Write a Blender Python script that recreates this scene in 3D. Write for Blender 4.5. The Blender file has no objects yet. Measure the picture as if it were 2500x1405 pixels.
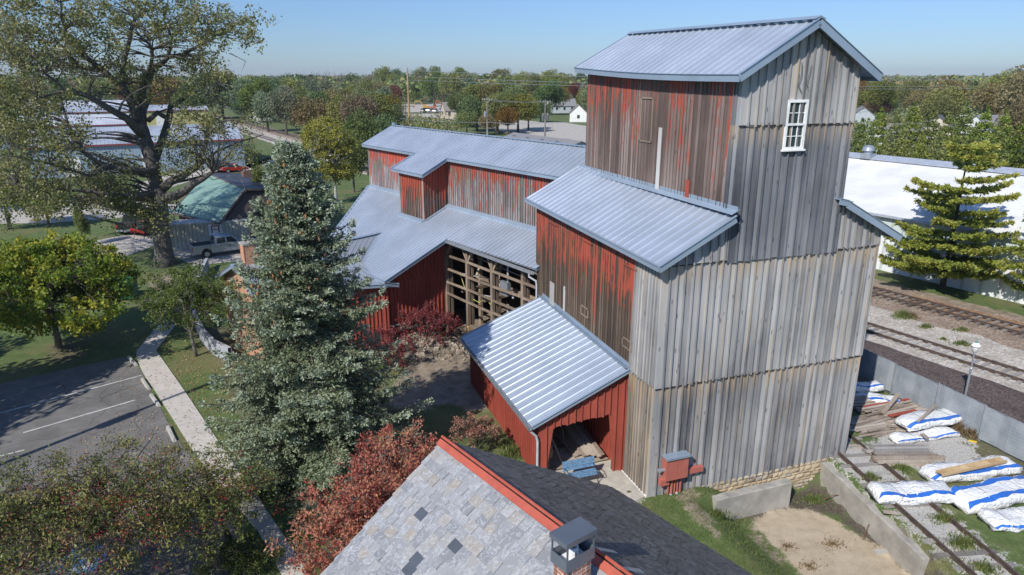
import bpy, math, random
import numpy as np
from math import radians as RAD, sin, cos, pi

# ---------------------------------------------------------------- camera, world, sun
SC = bpy.context.scene
COL = SC.collection
CAMH = 16.5
PITCH = math.atan((702.5-188.)/1667.)
cam = bpy.data.cameras.new("camera"); cam.sensor_width = 36; cam.lens = 36*1667/2500.
cam.clip_start = .1; cam.clip_end = 12000
co = bpy.data.objects.new("camera", cam); COL.objects.link(co)
co.location = (0, 0, CAMH); co.rotation_euler = (pi/2-PITCH, 0, 0)
SC.camera = co
SUN_AZ, SUN_EL = RAD(214), RAD(40.5)          # azimuth clockwise from +Y, the direction the sun stands in
W = bpy.data.worlds.new("World"); SC.world = W; W.use_nodes = True
wn = W.node_tree; bg = wn.nodes["Background"]
sky = wn.nodes.new("ShaderNodeTexSky"); sky.sky_type = 'NISHITA'; sky.sun_disc = False
sky.sun_elevation = SUN_EL; sky.sun_rotation = SUN_AZ; sky.altitude = 200
sky.air_density = 1.0; sky.dust_density = .15; sky.ozone_density = 3.0
tcw = wn.nodes.new("ShaderNodeTexCoord"); sxw = wn.nodes.new("ShaderNodeSeparateXYZ"); wn.links.new(tcw.outputs['Generated'], sxw.inputs[0])
mrw = wn.nodes.new("ShaderNodeMapRange"); wn.links.new(sxw.outputs[2], mrw.inputs[0]); mrw.inputs[1].default_value = 0.; mrw.inputs[2].default_value = .35
tnt = wn.nodes.new("ShaderNodeMix"); tnt.data_type = 'RGBA'; wn.links.new(mrw.outputs[0], tnt.inputs[0])
tnt.inputs[6].default_value = (.47, .60, .86, 1); tnt.inputs[7].default_value = (.92, 1.08, 1.32, 1)      # clear autumn air: cooler at the horizon
mul = wn.nodes.new("ShaderNodeMix"); mul.data_type = 'RGBA'; mul.blend_type = 'MULTIPLY'; mul.inputs[0].default_value = 1
wn.links.new(sky.outputs[0], mul.inputs[6]); wn.links.new(tnt.outputs[2], mul.inputs[7])
wn.links.new(mul.outputs[2], bg.inputs[0]); bg.inputs[1].default_value = .1
sl = bpy.data.lights.new("sun", 'SUN'); sl.energy = 4.5; sl.angle = RAD(.5); sl.color = (1, .965, .91)
so = bpy.data.objects.new("sun", sl); COL.objects.link(so)
so.rotation_euler = (pi/2-SUN_EL, 0, pi-SUN_AZ+0.0)
so.location = (-30, -40, 60)
SC.view_settings.view_transform = 'Standard'; SC.view_settings.look = 'None'
SC.view_settings.exposure = 0.22; SC.view_settings.gamma = 1

# ---------------------------------------------------------------- surveying helpers (offline calibration of the place)
_c, _s = cos(PITCH), sin(PITCH)
def ray(px, py):
    x = (px-1250)/1667.; z = -(py-702.5)/1667.
    return np.array([x, _c+z*_s, -_s+z*_c])
CAMP = np.array([0, 0, CAMH])
def G(px, py, z=0.):
    r = ray(px, py); return CAMP+r*((z-CAMH)/r[2])
def onplane(O, n, px, py):
    r = ray(px, py); return CAMP+r*(np.dot(np.array(O)-CAMP, n)/np.dot(r, n))
def proj(p):
    d = np.array(p)-CAMP; yc = d[1]*_c-d[2]*_s; zc = d[1]*_s+d[2]*_c
    return 1250+1667*d[0]/yc, 702.5-1667*zc/yc
def height_at(x, y, py):
    # height of a vertical line at x,y that reaches image row py
    k = (702.5-py)/1667.
    return CAMH + y*(k*_c-_s)/(_c+k*_s)
def unit(v): v = np.array(v, float); return v/np.linalg.norm(v)
ZZ = np.array([0, 0, 1.])
# elevator frame
EC = np.array([5.549, 24.241, 0.]); a_ = RAD(19.5)
EU = np.array([cos(a_), sin(a_), 0]); EV = np.array([-sin(a_), cos(a_), 0])
def E(u, v, z=0.): return EC+EU*u+EV*v+ZZ*z
# mill frame
MB0 = np.array([-4.456, 43.497, 0.]); b_ = RAD(38)
MM = np.array([-sin(b_), cos(b_), 0]); MQ = -np.array([cos(b_), sin(b_), 0])
def Mi(s, q, z=0.): return MB0+MM*s+MQ*q+ZZ*z
# railway frame
RT = np.array([-.524, .852, 0]); RN = np.array([.852, .524, 0])
def R(t, n, z=0.): return RT*t+RN*n+ZZ*z

# ---------------------------------------------------------------- mesh helpers
class MB:
    def __init__(s): s.v = []; s.f = []; s.r = []; s.m = []
    def quad(s, *p, r=0., m=0):
        n = len(s.v); s.v += [tuple(map(float, q)) for q in p]; s.f.append(tuple(range(n, n+len(p)))); s.r.append(r); s.m.append(m)
    def faces(s, vs, fs, r=0., m=0):
        n = len(s.v); s.v += [tuple(map(float, q)) for q in vs]
        for f in fs: s.f.append(tuple(n+i for i in f)); s.r.append(r); s.m.append(m)
    def hexa(s, p, r=0., m=0):   # 8 points: bottom 4 ccw, top 4
        s.faces(p, [(3, 2, 1, 0), (4, 5, 6, 7), (0, 1, 5, 4), (1, 2, 6, 5), (2, 3, 7, 6), (3, 0, 4, 7)], r, m)
    def box(s, c, ax, ay, az, r=0., m=0):   # centre and three half vectors
        c = np.array(c, float); ax = np.array(ax, float); ay = np.array(ay, float); az = np.array(az, float)
        s.hexa([c-ax-ay-az, c+ax-ay-az, c+ax+ay-az, c-ax+ay-az, c-ax-ay+az, c+ax-ay+az, c+ax+ay+az, c-ax+ay+az], r, m)
    def bx(s, x0, x1, y0, y1, z0, z1, r=0., m=0):
        s.box(((x0+x1)/2, (y0+y1)/2, (z0+z1)/2), ((x1-x0)/2, 0, 0), (0, (y1-y0)/2, 0), (0, 0, (z1-z0)/2), r, m)
    def beam(s, a, b, w, h, up=(0, 0, 1), r=0., m=0):
        a = np.array(a, float); b = np.array(b, float); d = b-a; L = np.linalg.norm(d)
        if L < 1e-6: return
        d = d/L; up = np.array(up, float)
        if abs(np.dot(d, up)) > .98: up = np.array([1., 0, 0])
        sd = unit(np.cross(d, up)); u2 = np.cross(sd, d)
        s.box((a+b)/2, d*L/2, sd*w/2, u2*h/2, r, m)
    def tube(s, pts, rad, n=8, r=0., m=0, cap=True):
        pts = [np.array(p, float) for p in pts]
        if not hasattr(rad, '__len__'): rad = [rad]*len(pts)
        base = len(s.v); pu = None
        for i, p in enumerate(pts):
            d = unit(pts[min(i+1, len(pts)-1)]-pts[max(i-1, 0)])
            if pu is None:
                pu = np.array([0, 0, 1.]) if abs(d[2]) < .9 else np.array([1., 0, 0])
            a = unit(np.cross(d, pu)); b = np.cross(a, d); pu = b
            for k in range(n):
                t = 2*pi*k/n; s.v.append(tuple(p+(a*cos(t)+b*sin(t))*rad[i]))
        for i in range(len(pts)-1):
            for k in range(n):
                k2 = (k+1) % n
                s.f.append((base+i*n+k, base+i*n+k2, base+(i+1)*n+k2, base+(i+1)*n+k)); s.r.append(r); s.m.append(m)
        if cap:
            s.f.append(tuple(base+k for k in range(n))[::-1]); s.r.append(r); s.m.append(m)
            s.f.append(tuple(base+(len(pts)-1)*n+k for k in range(n))); s.r.append(r); s.m.append(m)
    def lathe(s, c, prof, n=16, r=0., m=0):   # prof: (radius, z)
        base = len(s.v)
        for (rr, z) in prof:
            for k in range(n):
                t = 2*pi*k/n; s.v.append((c[0]+rr*cos(t), c[1]+rr*sin(t), c[2]+z))
        for i in range(len(prof)-1):
            for k in range(n):
                k2 = (k+1) % n
                s.f.append((base+i*n+k, base+i*n+k2, base+(i+1)*n+k2, base+(i+1)*n+k)); s.r.append(r); s.m.append(m)

ORG = {}
def tag(o, label=None, cat=None, group=None, kind=None):
    if label: o['label'] = label
    if cat: o['category'] = cat
    if group: o['group'] = group
    if kind: o['kind'] = kind
    return o
def thing(name, label, cat, loc=(0, 0, 0), rz=0., group=None):
    o = bpy.data.objects.new(name, None); COL.objects.link(o); o.empty_display_size = .3
    o.location = tuple(map(float, loc)); o.rotation_euler = (0, 0, rz)
    tag(o, label, cat, group); ORG[o.name] = np.array(loc, float)
    return o
def org_of(o):
    while o is not None:
        if o.name in ORG: return ORG[o.name]
        o = o.parent
    return np.zeros(3)
def link_mesh(name, me, mats, parent):
    o = bpy.data.objects.new(name, me); COL.objects.link(o)
    if parent is not None: o.parent = parent
    for m in (mats if isinstance(mats, (list, tuple)) else [mats]): me.materials.append(m)
    return o
def obj(name, mb, mats, parent=None, local=False, smooth=False, loc=None):
    """one mesh object; vertices are given in world coordinates unless local"""
    v = np.array(mb.v, float).reshape(-1, 3)
    off = np.zeros(3)
    if not local:
        off = org_of(parent) if parent is not None else (np.array(loc, float) if loc is not None else np.array([v[:, 0].mean(), v[:, 1].mean(), v[:, 2].min()]))
        v = v-off
    me = bpy.data.meshes.new(name); me.from_pydata(v.tolist(), [], mb.f)
    at = me.attributes.new('rnd', 'FLOAT', 'FACE'); at.data.foreach_set('value', np.array(mb.r, np.float32))
    if any(mb.m): me.polygons.foreach_set('material_index', np.array(mb.m, np.int32))
    if smooth: me.polygons.foreach_set('use_smooth', [True]*len(mb.f))
    o = link_mesh(name, me, mats, parent)
    if parent is None:
        if local: o.location = tuple(loc) if loc is not None else (0, 0, 0)
        else: o.location = tuple(map(float, off))
        ORG[o.name] = off
    return o
def np_mesh(name, verts, nper, rnd, mat):
    """mesh of separate polygons of nper corners each (leaves and the like)"""
    me = bpy.data.meshes.new(name); nv = len(verts); nf = nv//nper
    me.vertices.add(nv); me.vertices.foreach_set('co', verts.astype(np.float32).ravel())
    me.loops.add(nv); me.loops.foreach_set('vertex_index', np.arange(nv, dtype=np.int32))
    me.polygons.add(nf); me.polygons.foreach_set('loop_start', np.arange(0, nv, nper, dtype=np.int32))
    me.polygons.foreach_set('loop_total', np.full(nf, nper, np.int32))
    at = me.attributes.new('rnd', 'FLOAT', 'FACE'); at.data.foreach_set('value', rnd.astype(np.float32))
    me.update(calc_edges=True); me.materials.append(mat)
    return me

# ---------------------------------------------------------------- materials
class NG:
    def __init__(s, name):
        s.m = bpy.data.materials.new(name); s.m.use_nodes = True; s.t = s.m.node_tree
        s.b = s.t.nodes['Principled BSDF']; s.out = s.t.nodes['Material Output']
    def n(s, typ, _set=None, **inp):
        nd = s.t.nodes.new('ShaderNode'+typ)
        for k, v in (_set or {}).items(): setattr(nd, k, v)
        for k, v in inp.items():
            key = int(k[1:]) if k[0] == 'i' and k[1:].isdigit() else k.replace('_', ' ')
            s.set(nd.inputs[key], v)
        return nd
    def set(s, sock, v):
        if hasattr(v, 'is_output'): s.t.links.new(v, sock)
        elif isinstance(v, (tuple, list)) and len(v) == 3 and sock.type == 'RGBA': sock.default_value = (*v, 1)
        else: sock.default_value = v
    def p(s, **k):
        for kk, v in k.items(): s.set(s.b.inputs[kk.replace('_', ' ')], v)
        return s.m
    def math(s, op, a, b=0., c=0., clamp=False):
        nd = s.n('Math', dict(operation=op, use_clamp=clamp), i0=a, i1=b)
        s.set(nd.inputs[2], c); return nd.outputs[0]
    def mix(s, f, a, b, bt='MIX'):
        nd = s.t.nodes.new('ShaderNodeMix'); nd.data_type = 'RGBA'; nd.blend_type = bt
        s.set(nd.inputs[0], f); s.set(nd.inputs[6], a); s.set(nd.inputs[7], b); return nd.outputs[2]
    def ramp(s, f, stops, interp='LINEAR'):
        nd = s.t.nodes.new('ShaderNodeValToRGB'); nd.color_ramp.interpolation = interp; e = nd.color_ramp.elements
        while len(e) < len(stops): e.new(.5)
        for i, (p, c) in enumerate(stops):
            e[i].position = p; e[i].color = (*c, 1) if len(c) == 3 else c
        s.set(nd.inputs[0], f); return nd.outputs[0]
    def maprange(s, v, a, b, c=0., d=1.):
        nd = s.n('MapRange', dict(interpolation_type='SMOOTHSTEP'), i0=v, i1=a, i2=b, i3=c, i4=d); return nd.outputs[0]
    def attr(s, name='rnd'):
        nd = s.t.nodes.new('ShaderNodeAttribute'); nd.attribute_name = name; return nd.outputs['Fac']
    def pos(s):
        return s.t.nodes.new('ShaderNodeNewGeometry').outputs['Position']
    def obj(s): return s.t.nodes.new('ShaderNodeTexCoord').outputs['Object']
    def scale(s, v, sc, loc=(0, 0, 0)):
        nd = s.t.nodes.new('ShaderNodeMapping'); s.set(nd.inputs[0], v); nd.inputs[3].default_value = sc
        s.set(nd.inputs[1], loc); return nd.outputs[0]
    def noise(s, v, scale=5, detail=4, rough=.55, dist=0.):
        return s.n('TexNoise', None, Vector=v, Scale=scale, Detail=detail, Roughness=rough, Distortion=dist).outputs['Fac']
    def bump(s, h, strength=.3, dist=.02):
        return s.n('Bump', None, Height=h, Strength=strength, Distance=dist).outputs[0]
    def shifted(s, sc, k=37.):
        """position scaled, moved about by the face's rnd so neighbouring boards differ"""
        r = s.math('MULTIPLY', s.attr(), k)
        cb = s.n('CombineXYZ', None, X=r, Y=s.math('MULTIPLY', r, .7), Z=s.math('MULTIPLY', r, 1.3)).outputs[0]
        return s.scale(s.pos(), sc, cb)

def plain(name, col, rough=.6, metal=0., var=.12, vs=3., bump=0.):
    g = NG(name); f = g.noise(g.pos(), vs, 5)
    c = g.mix(g.maprange(f, .3, .7), tuple(x*(1-var) for x in col), tuple(min(1, x*(1+var)) for x in col))
    k = dict(Base_Color=c, Roughness=rough, Metallic=metal)
    if bump: k['Normal'] = g.bump(g.noise(g.pos(), vs*6, 4), bump)
    return g.p(**k)

def wood_color(g, dark, mid, light, tan, tanamt=.5, tops=()):
    st = g.noise(g.shifted((5.5, 5.5, .22)), 2.0, 5, .62)
    fine = g.noise(g.shifted((60, 60, 1.1)), 1.2, 3, .6)
    big = g.noise(g.scale(g.pos(), (.35, .35, .22)), 1.2, 3)
    v = g.math('ADD', g.math('MULTIPLY', g.attr(), .42), g.math('MULTIPLY', st, .32)); v = g.math('ADD', v, .16)
    v = g.math('ADD', v, g.math('MULTIPLY', g.math('SUBTRACT', big, .5), .7))
    v = g.math('ADD', v, g.math('MULTIPLY', g.math('SUBTRACT', fine, .5), .34))
    c = g.ramp(v, [(.17, dark), (.46, mid), (.80, light)])
    tn = g.noise(g.shifted((5, 5, .14), 91.), 1.6, 3)
    tm = g.math('MULTIPLY', g.maprange(tn, .55, .72), tanamt)
    if tops:
        z = g.n('SeparateXYZ', None, i0=g.pos()).outputs[2]; acc = 0.
        for tz in tops:
            e1 = g.maprange(z, tz-1.0, tz-.05); e2 = g.maprange(z, tz, tz+.06, 1, 0); acc = g.math('ADD', acc, g.math('MULTIPLY', e1, e2))
        c = g.mix(g.math('MULTIPLY', g.math('MULTIPLY', acc, g.maprange(tn, .38, .62)), .75), c, (.42, .31, .19))
    kn = g.n('TexVoronoi', None, Vector=g.shifted((4.5, 4.5, 1.3), 53.), Scale=1.).outputs[0]
    c = g.mix(tm, c, tan)
    return g.mix(g.math('MULTIPLY', g.maprange(kn, .17, .10), .7), c, dark), fine, st

def wood(name, dark=(.05, .052, .062), mid=(.185, .188, .20), light=(.43, .425, .42), tan=(.42, .32, .21), tanamt=.55, tops=()):
    g = NG(name); c, fine, st = wood_color(g, dark, mid, light, tan, tanamt, tops)
    return g.p(Base_Color=c, Roughness=.85, Normal=g.bump(fine, .5, .01))

def peel(name, bias, z0=0, z1=1, b0=0., b1=0., red=(.33, .068, .038), wd=((.04, .03, .025), (.12, .085, .065), (.30, .26, .24)), u0=None):
    """peeling red paint over bare boards: bias moves the share of paint, with b0 at height z0 and b1 at z1"""
    g = NG(name)
    c, fine, st = wood_color(g, wd[0], wd[1], wd[2], (.30, .22, .15), .3)
    n1 = g.noise(g.shifted((7, 7, .62), 23.), 1.5, 7, .68)
    n2 = g.noise(g.scale(g.pos(), (.8, .8, .42)), 1.3, 5, .65)
    n3 = g.noise(g.scale(g.pos(), (34, 34, 7)), 1., 5, .65)
    z = g.n('SeparateXYZ', None, i0=g.pos()).outputs[2]
    hb = g.maprange(z, z0, z1, b0, b1)
    v = g.math('ADD', g.math('MULTIPLY', n1, 1.25), g.math('MULTIPLY', n2, 1.0))
    v = g.math('ADD', v, g.math('MULTIPLY', g.attr(), .34)); v = g.math('ADD', v, g.math('MULTIPLY', n3, .34))
    v = g.math('ADD', v, hb); v = g.math('ADD', v, bias-1.465)
    f = g.maprange(v, -.015, .035)
    rv = g.mix(g.maprange(n2, .3, .7), tuple(x*.8 for x in red), tuple(x*1.15 for x in red))
    rv = g.mix(g.math('MULTIPLY', g.maprange(n3, .45, .8), .35), rv, tuple(x*.5 for x in red))
    rv = g.mix(g.math('MULTIPLY', g.attr(), .25), rv, tuple(min(1, x*1.5) for x in red))
    return g.p(Base_Color=g.mix(f, c, rv), Roughness=.75, Normal=g.bump(g.math('ADD', fine, f), .4, .012))

def metal(name, col=(.47, .52, .59), rough=.38, met=.5):
    g = NG(name)
    n = g.noise(g.pos(), .5, 4); n2 = g.noise(g.shifted((1.5, 1.5, 1.5)), 2.5, 3)
    c = g.mix(g.maprange(n, .3, .7), tuple(x*.9 for x in col), tuple(min(1, x*1.06) for x in col))
    c = g.mix(g.math('MULTIPLY', g.attr(), .22), c, tuple(x*.68 for x in col)); st_ = g.noise(g.scale(g.pos(), (1.2, 1.2, .5)), 2.4, 5, .7); c = g.mix(g.maprange(st_, .55, .75, 0, .3), c, tuple(x*.6 for x in col))
    return g.p(Base_Color=c, Roughness=g.math('ADD', g.math('MULTIPLY', n2, .16), rough-.08), Metallic=met,
               Normal=g.bump(g.noise(g.scale(g.pos(), (1, 1, 1)), 1.6, 2), .12, .06))

def leafmat(name, cols, trans=.3, rough=.6, hue=.0, objvar=.0):
    """cols: stops along the leaf's rnd"""
    g = NG(name)
    r = g.attr()
    c = g.ramp(r, [(i/(max(1, len(cols)-1)), cc) for i, cc in enumerate(cols)])
    if objvar:
        oi = g.t.nodes.new('ShaderNodeObjectInfo').outputs['Random']
        hs = g.n('HueSaturation', None, Hue=g.math('ADD', g.math('MULTIPLY', oi, objvar*.22), .5-objvar*.11),
                 Saturation=g.math('ADD', g.math('MULTIPLY', g.math('FRACT', g.math('MULTIPLY', oi, 7.3)), objvar), 1-objvar*.5),
                 Value=g.math('ADD', g.math('MULTIPLY', g.math('FRACT', g.math('MULTIPLY', oi, 13.7)), objvar*1.4), 1-objvar*.7), Color=c)
        c = hs.outputs[0]
    g.p(Base_Color=c, Roughness=rough)
    if 'Specular IOR Level' in g.b.inputs: g.b.inputs['Specular IOR Level'].default_value = .35
    tr = g.n('BsdfTranslucent', None, Color=c)
    mx = g.n('MixShader', None, i0=trans); g.set(mx.inputs[1], g.b.outputs[0]); g.set(mx.inputs[2], tr.outputs[0])
    g.t.links.new(mx.outputs[0], g.out.inputs[0])
    return g.m

def bark(name, dark, light, sc=(5, 5, 1.2)):
    g = NG(name); n = g.noise(g.scale(g.pos(), sc), 3., 6, .65); n2 = g.noise(g.pos(), .8, 3)
    c = g.mix(g.maprange(n, .38, .64), dark, light); c = g.mix(g.math('MULTIPLY', n2, .4), c, tuple(x*.6 for x in light))
    return g.p(Base_Color=c, Roughness=.9, Normal=g.bump(n, .9, .06))

M = {}
M['wood'] = wood('weathered_wood')
M['timber'] = wood('old_timber', (.07, .05, .035), (.22, .165, .12), (.42, .34, .26), (.45, .30, .16), .5)
M['newtimber'] = wood('new_timber', (.25, .16, .08), (.48, .33, .17), (.62, .46, .27), (.55, .36, .16), .5)
M['planks'] = wood('salvaged_planks', (.07, .055, .045), (.23, .18, .14), (.48, .42, .35), (.45, .33, .20), .5)
M['peel_tower'] = peel('peeling_paint_tower', -.25, 12.8, 16.6, -.03, .30, wd=((.05, .036, .031), (.14, .098, .082), (.31, .25, .225)))
M['peel_lower'] = peel('peeling_paint_lower', -.30, 3.5, 9.8, -.26, .40, wd=((.032, .024, .018), (.085, .058, .040), (.20, .15, .11)))
M['peel_mill'] = peel('peeling_paint_mill', -.07, 8, 11.2, -.14, .22, wd=((.06, .05, .05), (.21, .19, .185), (.42, .39, .38)))
M['red'] = peel('red_board_paint', .75, 0, 1, 0, 0, red=(.30, .060, .037))
M['metal'] = metal('galvalume_roof')
M['metal2'] = metal('grey_steel_roof', (.36, .40, .45), .42, .35)
M['trim'] = metal('galvalume_trim', (.33, .41, .50), .4, .35)
M['galv'] = plain('galvanised_steel', (.42, .45, .48), .4, .6)
M['white'] = plain('white_paint', (.78, .78, .76), .5)
M['glass'] = NG('window_glass').p(Base_Color=(.03, .05, .05), Roughness=.05, Metallic=0.)
M['black'] = plain('black_metal', (.02, .02, .022), .5)
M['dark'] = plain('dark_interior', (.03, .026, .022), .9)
M['redtrim'] = plain('red_ridge_metal', (.42, .092, .055), .5, .1)
M['redbox'] = plain('faded_red_enamel', (.42, .125, .095), .5, 0, .08)
M['pvc'] = plain('grey_plastic', (.45, .47, .48), .5)
M['steel'] = plain('dark_grey_steel', (.13, .15, .175), .45, .3, .05)
M['rust'] = plain('rusty_iron', (.16, .09, .06), .85, .2, .3, 8)
M['rail'] = plain('rail_iron', (.12, .085, .07), .6, .4, .3, 6)
M['tie'] = wood('railway_tie', (.05, .04, .03), (.14, .115, .095), (.27, .24, .20), (.2, .15, .1), .3)
M['tie_grey'] = wood('grey_tie', (.12, .11, .10), (.27, .25, .23), (.40, .38, .35), (.3, .25, .2), .3)
M['blue_paint'] = plain('worn_blue_paint', (.12, .22, .34), .6, 0, .3, 12)
M['green_metal'] = plain('green_dumpster_paint', (.02, .12, .055), .5, 0, .2)
M['rubber'] = plain('tyre_rubber', (.02, .02, .02), .85)
M['tarp'] = None

def concrete(name, col, stain=.25, sc=1.):
    g = NG(name); p = g.pos()
    n = g.noise(p, 1.2*sc, 6, .65); n2 = g.noise(p, 14*sc, 4, .7); n3 = g.noise(p, .3*sc, 3)
    c = g.mix(g.maprange(n, .35, .7), tuple(x*(1-stain) for x in col), col)
    c = g.mix(g.math('MULTIPLY', g.maprange(n2, .5, .75), .4), c, tuple(x*.6 for x in col))
    c = g.mix(g.math('MULTIPLY', n3, .3), c, tuple(x*1.1 for x in col))
    return g.p(Base_Color=c, Roughness=.9, Normal=g.bump(n2, .3, .02))
M['concrete'] = concrete('concrete', (.42, .40, .36))
M['walk'] = concrete('sidewalk_concrete', (.52, .48, .42), .18)
M['oldconc'] = concrete('old_concrete', (.40, .375, .33), .4)
M['asphalt'] = concrete('asphalt', (.18, .17, .155), .34, 2.2)
M['line'] = concrete('worn_white_line', (.60, .60, .57), .35, 3.)
M['bluemark'] = concrete('blue_pavement_paint', (.22, .40, .58), .4, 3.)

def asphaltmat():
    g = NG('worn_asphalt'); p = g.pos(); n = g.noise(p, .9, 6, .65); n2 = g.noise(p, 30, 4, .8); n3 = g.noise(p, .28, 3)
    wp = g.n('VectorMath', dict(operation='ADD'), i0=p, i1=g.n('TexNoise', None, Vector=p, Scale=.8, Detail=3.).outputs['Color']).outputs[0]
    vo = g.n('TexVoronoi', dict(feature='DISTANCE_TO_EDGE'), Vector=g.scale(wp, (1, 1, 0)), Scale=.28).outputs[0]
    c = g.mix(g.maprange(n, .35, .7), (.125, .118, .108), (.185, .175, .16)); c = g.mix(g.maprange(n2, .5, .72, 0, .55), c, (.30, .285, .26)); c = g.mix(g.maprange(n3, .5, .68, 0, .45), c, (.09, .085, .08))
    c = g.mix(g.maprange(vo, .009, .003, 0, .55), c, (.03, .03, .028))
    return g.p(Base_Color=c, Roughness=.93, Normal=g.bump(n2, .5, .02))
M['asphalt'] = asphaltmat()
def gravelmat(name, c0, c1, c2, sc=9.):
    g = NG(name); p = g.pos()
    v = g.n('TexVoronoi', None, Vector=p, Scale=sc); rr = g.n('SeparateColor', None, i0=v.outputs['Color']).outputs[0]
    n = g.noise(p, .7, 5); n2 = g.noise(p, 3., 4)
    c = g.ramp(rr, [(0, c0), (.5, c1), (1, c2)])
    c = g.mix(g.math('MULTIPLY', g.maprange(n, .42, .68), .6), c, c0); c = g.mix(g.math('MULTIPLY', g.maprange(n2, .5, .75), .35), c, tuple(x*.8 for x in c1))
    return g.p(Base_Color=c, Roughness=.95, Normal=g.bump(v.outputs['Distance'], .6, .03))
M['ballast'] = gravelmat('railway_ballast', (.30, .26, .21), (.44, .39, .33), (.60, .56, .50))
M['ballast2'] = gravelmat('brown_ballast', (.17, .12, .085), (.28, .20, .14), (.42, .34, .27))
M['rustbed'] = gravelmat('rusty_needle_bed', (.20, .10, .045), (.30, .16, .07), (.36, .23, .12))
M['mulch'] = gravelmat('dark_mulch', (.05, .036, .032), (.095, .07, .062), (.16, .12, .10), 12)
M['road'] = gravelmat('gravel_road', (.34, .31, .27), (.44, .40, .35), (.52, .48, .42), 6)
M['sand'] = gravelmat('packed_sand', (.36, .29, .20), (.42, .345, .24), (.47, .39, .28), 14)

def groundmat():
    g = NG('grass_and_soil'); p = g.pos()
    n = g.noise(p, .22, 5, .6); n2 = g.noise(p, 1.6, 6, .65); n3 = g.noise(p, 11., 5, .7); n4 = g.noise(p, 40., 3, .7)
    grass = g.mix(g.maprange(n2, .35, .68), (.075, .12, .026), (.135, .18, .05))
    grass = g.mix(g.math('MULTIPLY', g.maprange(n, .45, .65), .7), grass, (.19, .165, .072))
    grass = g.mix(g.maprange(n3, .3, .75, 0, .55), grass, (.028, .05, .013))
    grass = g.mix(g.maprange(n4, .55, .75, 0, .4), grass, (.17, .18, .07))
    dirt = g.mix(g.maprange(n2, .35, .65), (.20, .155, .11), (.33, .27, .20)); dirt = g.mix(g.maprange(n3, .4, .7, 0, .5), dirt, (.14, .11, .075))
    grav = g.mix(g.maprange(n3, .35, .65), (.30, .28, .25), (.52, .50, .46)); grav = g.mix(g.maprange(n4, .5, .7, 0, .5), grav, (.62, .6, .56))
    lv = g.n('TexVoronoi', None, Vector=g.scale(p, (1, 1, 1)), Scale=7.)
    lit = g.mix(g.maprange(lv.outputs['Distance'], .25, .12), g.mix(g.maprange(n2, .4, .65), (.10, .085, .045), (.15, .12, .07)), (.30, .20, .11))
    def mask(nm, amp):
        sd = g.attr(nm)
        nn = g.math('ADD', g.math('MULTIPLY', g.math('SUBTRACT', n2, .5), amp), g.math('MULTIPLY', g.math('SUBTRACT', n3, .5), amp*.8))
        return g.maprange(g.math('ADD', sd, nn), -.12, .18)
    c = g.mix(g.math('MULTIPLY', mask('sd_litter', 2.2), .75), grass, lit)
    c = g.mix(mask('sd_dirt', 2.0), c, dirt); c = g.mix(mask('sd_gravel', 3.2), c, grav)
    dk = g.mix(g.maprange(n3, .35, .7), (.045, .036, .027), (.14, .115, .085)); c = g.mix(mask('sd_dark', 1.6), c, dk)
    c = g.mix(mask('sd_sand', .9), c, g.mix(g.maprange(n2, .3, .7), (.36, .29, .20), (.46, .38, .27)))
    return g.p(Base_Color=c, Roughness=.95, Normal=g.bump(n3, .8, .05))
M['ground'] = groundmat()

# ================================================================ GROUND
def sdpoly(X, Y, poly):
    """signed distance to a polygon, positive inside"""
    P = np.array(poly, float); n = len(P); d = np.full(X.shape, 1e18); ins = np.zeros(X.shape, bool)
    for i in range(n):
        a = P[i]; b = P[(i+1) % n]; e = b-a; wx = X-a[0]; wy = Y-a[1]
        t = np.clip((wx*e[0]+wy*e[1])/(e@e+1e-12), 0, 1)
        d = np.minimum(d, (wx-e[0]*t)**2+(wy-e[1]*t)**2)
        c = ((a[1] > Y) != (b[1] > Y)) & (X < (b[0]-a[0])*(Y-a[1])/(b[1]-a[1]+1e-15)+a[0]); ins ^= c
    d = np.sqrt(d); return np.where(ins, d, -d)
def GP(pts, z=0.): return [tuple(G(x, y, z)[:2]) for x, y in pts]
PITZ = -1.3
A0, A1 = E(9.15, .1)[:2], E(7.55, -8.2)[:2]           # axis of the long retaining wall
def smooth(x): x = np.clip(x, 0, 1); return x*x*(3-2*x)
def ground_z(X, Y):
    X = np.asarray(X, float); Y = np.asarray(Y, float)
    dx = X-EC[0]; dy = Y-EC[1]; u = dx*EU[0]+dy*EU[1]; v = dx*EV[0]+dy*EV[1]
    e = (A1-A0)/np.linalg.norm(A1-A0); nn = np.array([-e[1], e[0]])      # left side of axis
    side = (X-A0[0])*nn[0]+(Y-A0[1])*nn[1]
    # side > 0 towards the yard with the lumber (to the right)
    lft = smooth((u-(1.3+.12*v*0))/2.6)
    back = smooth((-v+.3)/.25)
    wB = smooth((u-6.4)/.15); back = np.minimum(back, np.maximum(wB, smooth((-v-.62)/.2)))
    rgt = smooth((.1-side)/.25)*1.0
    z = (PITZ)*lft*back*rgt
    z = np.minimum(z, -.95*smooth((u-2.3)/2.5)*smooth((6.7-u)/.2)*smooth((v+.78)/.1)*smooth((.6-v)/.2))
    far = smooth((np.hypot(X, Y)-60)/60)
    return z*(1-far)
def gz(x, y): return float(ground_z(x, y))
xs = np.concatenate([[-6000, -4000, -2500, -1500, -900, -600, -400, -280, -200, -150, -110, -85], np.arange(-65, 4.4, .55), np.arange(4.4, 17.2, .2), np.arange(17.4, 50, .55), [60, 75, 100, 140, 200, 300, 450, 700, 1100, 1800, 3000, 6000]])
ys = np.concatenate([[-800, -200, -60, -20, 0], np.arange(5, 13, .55), np.arange(13, 26.5, .2), np.arange(26.9, 105, .6), [112, 120, 130, 145, 165, 190, 230, 300, 420, 600, 900, 1400, 2200, 3500, 6000, 9000]])
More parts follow.
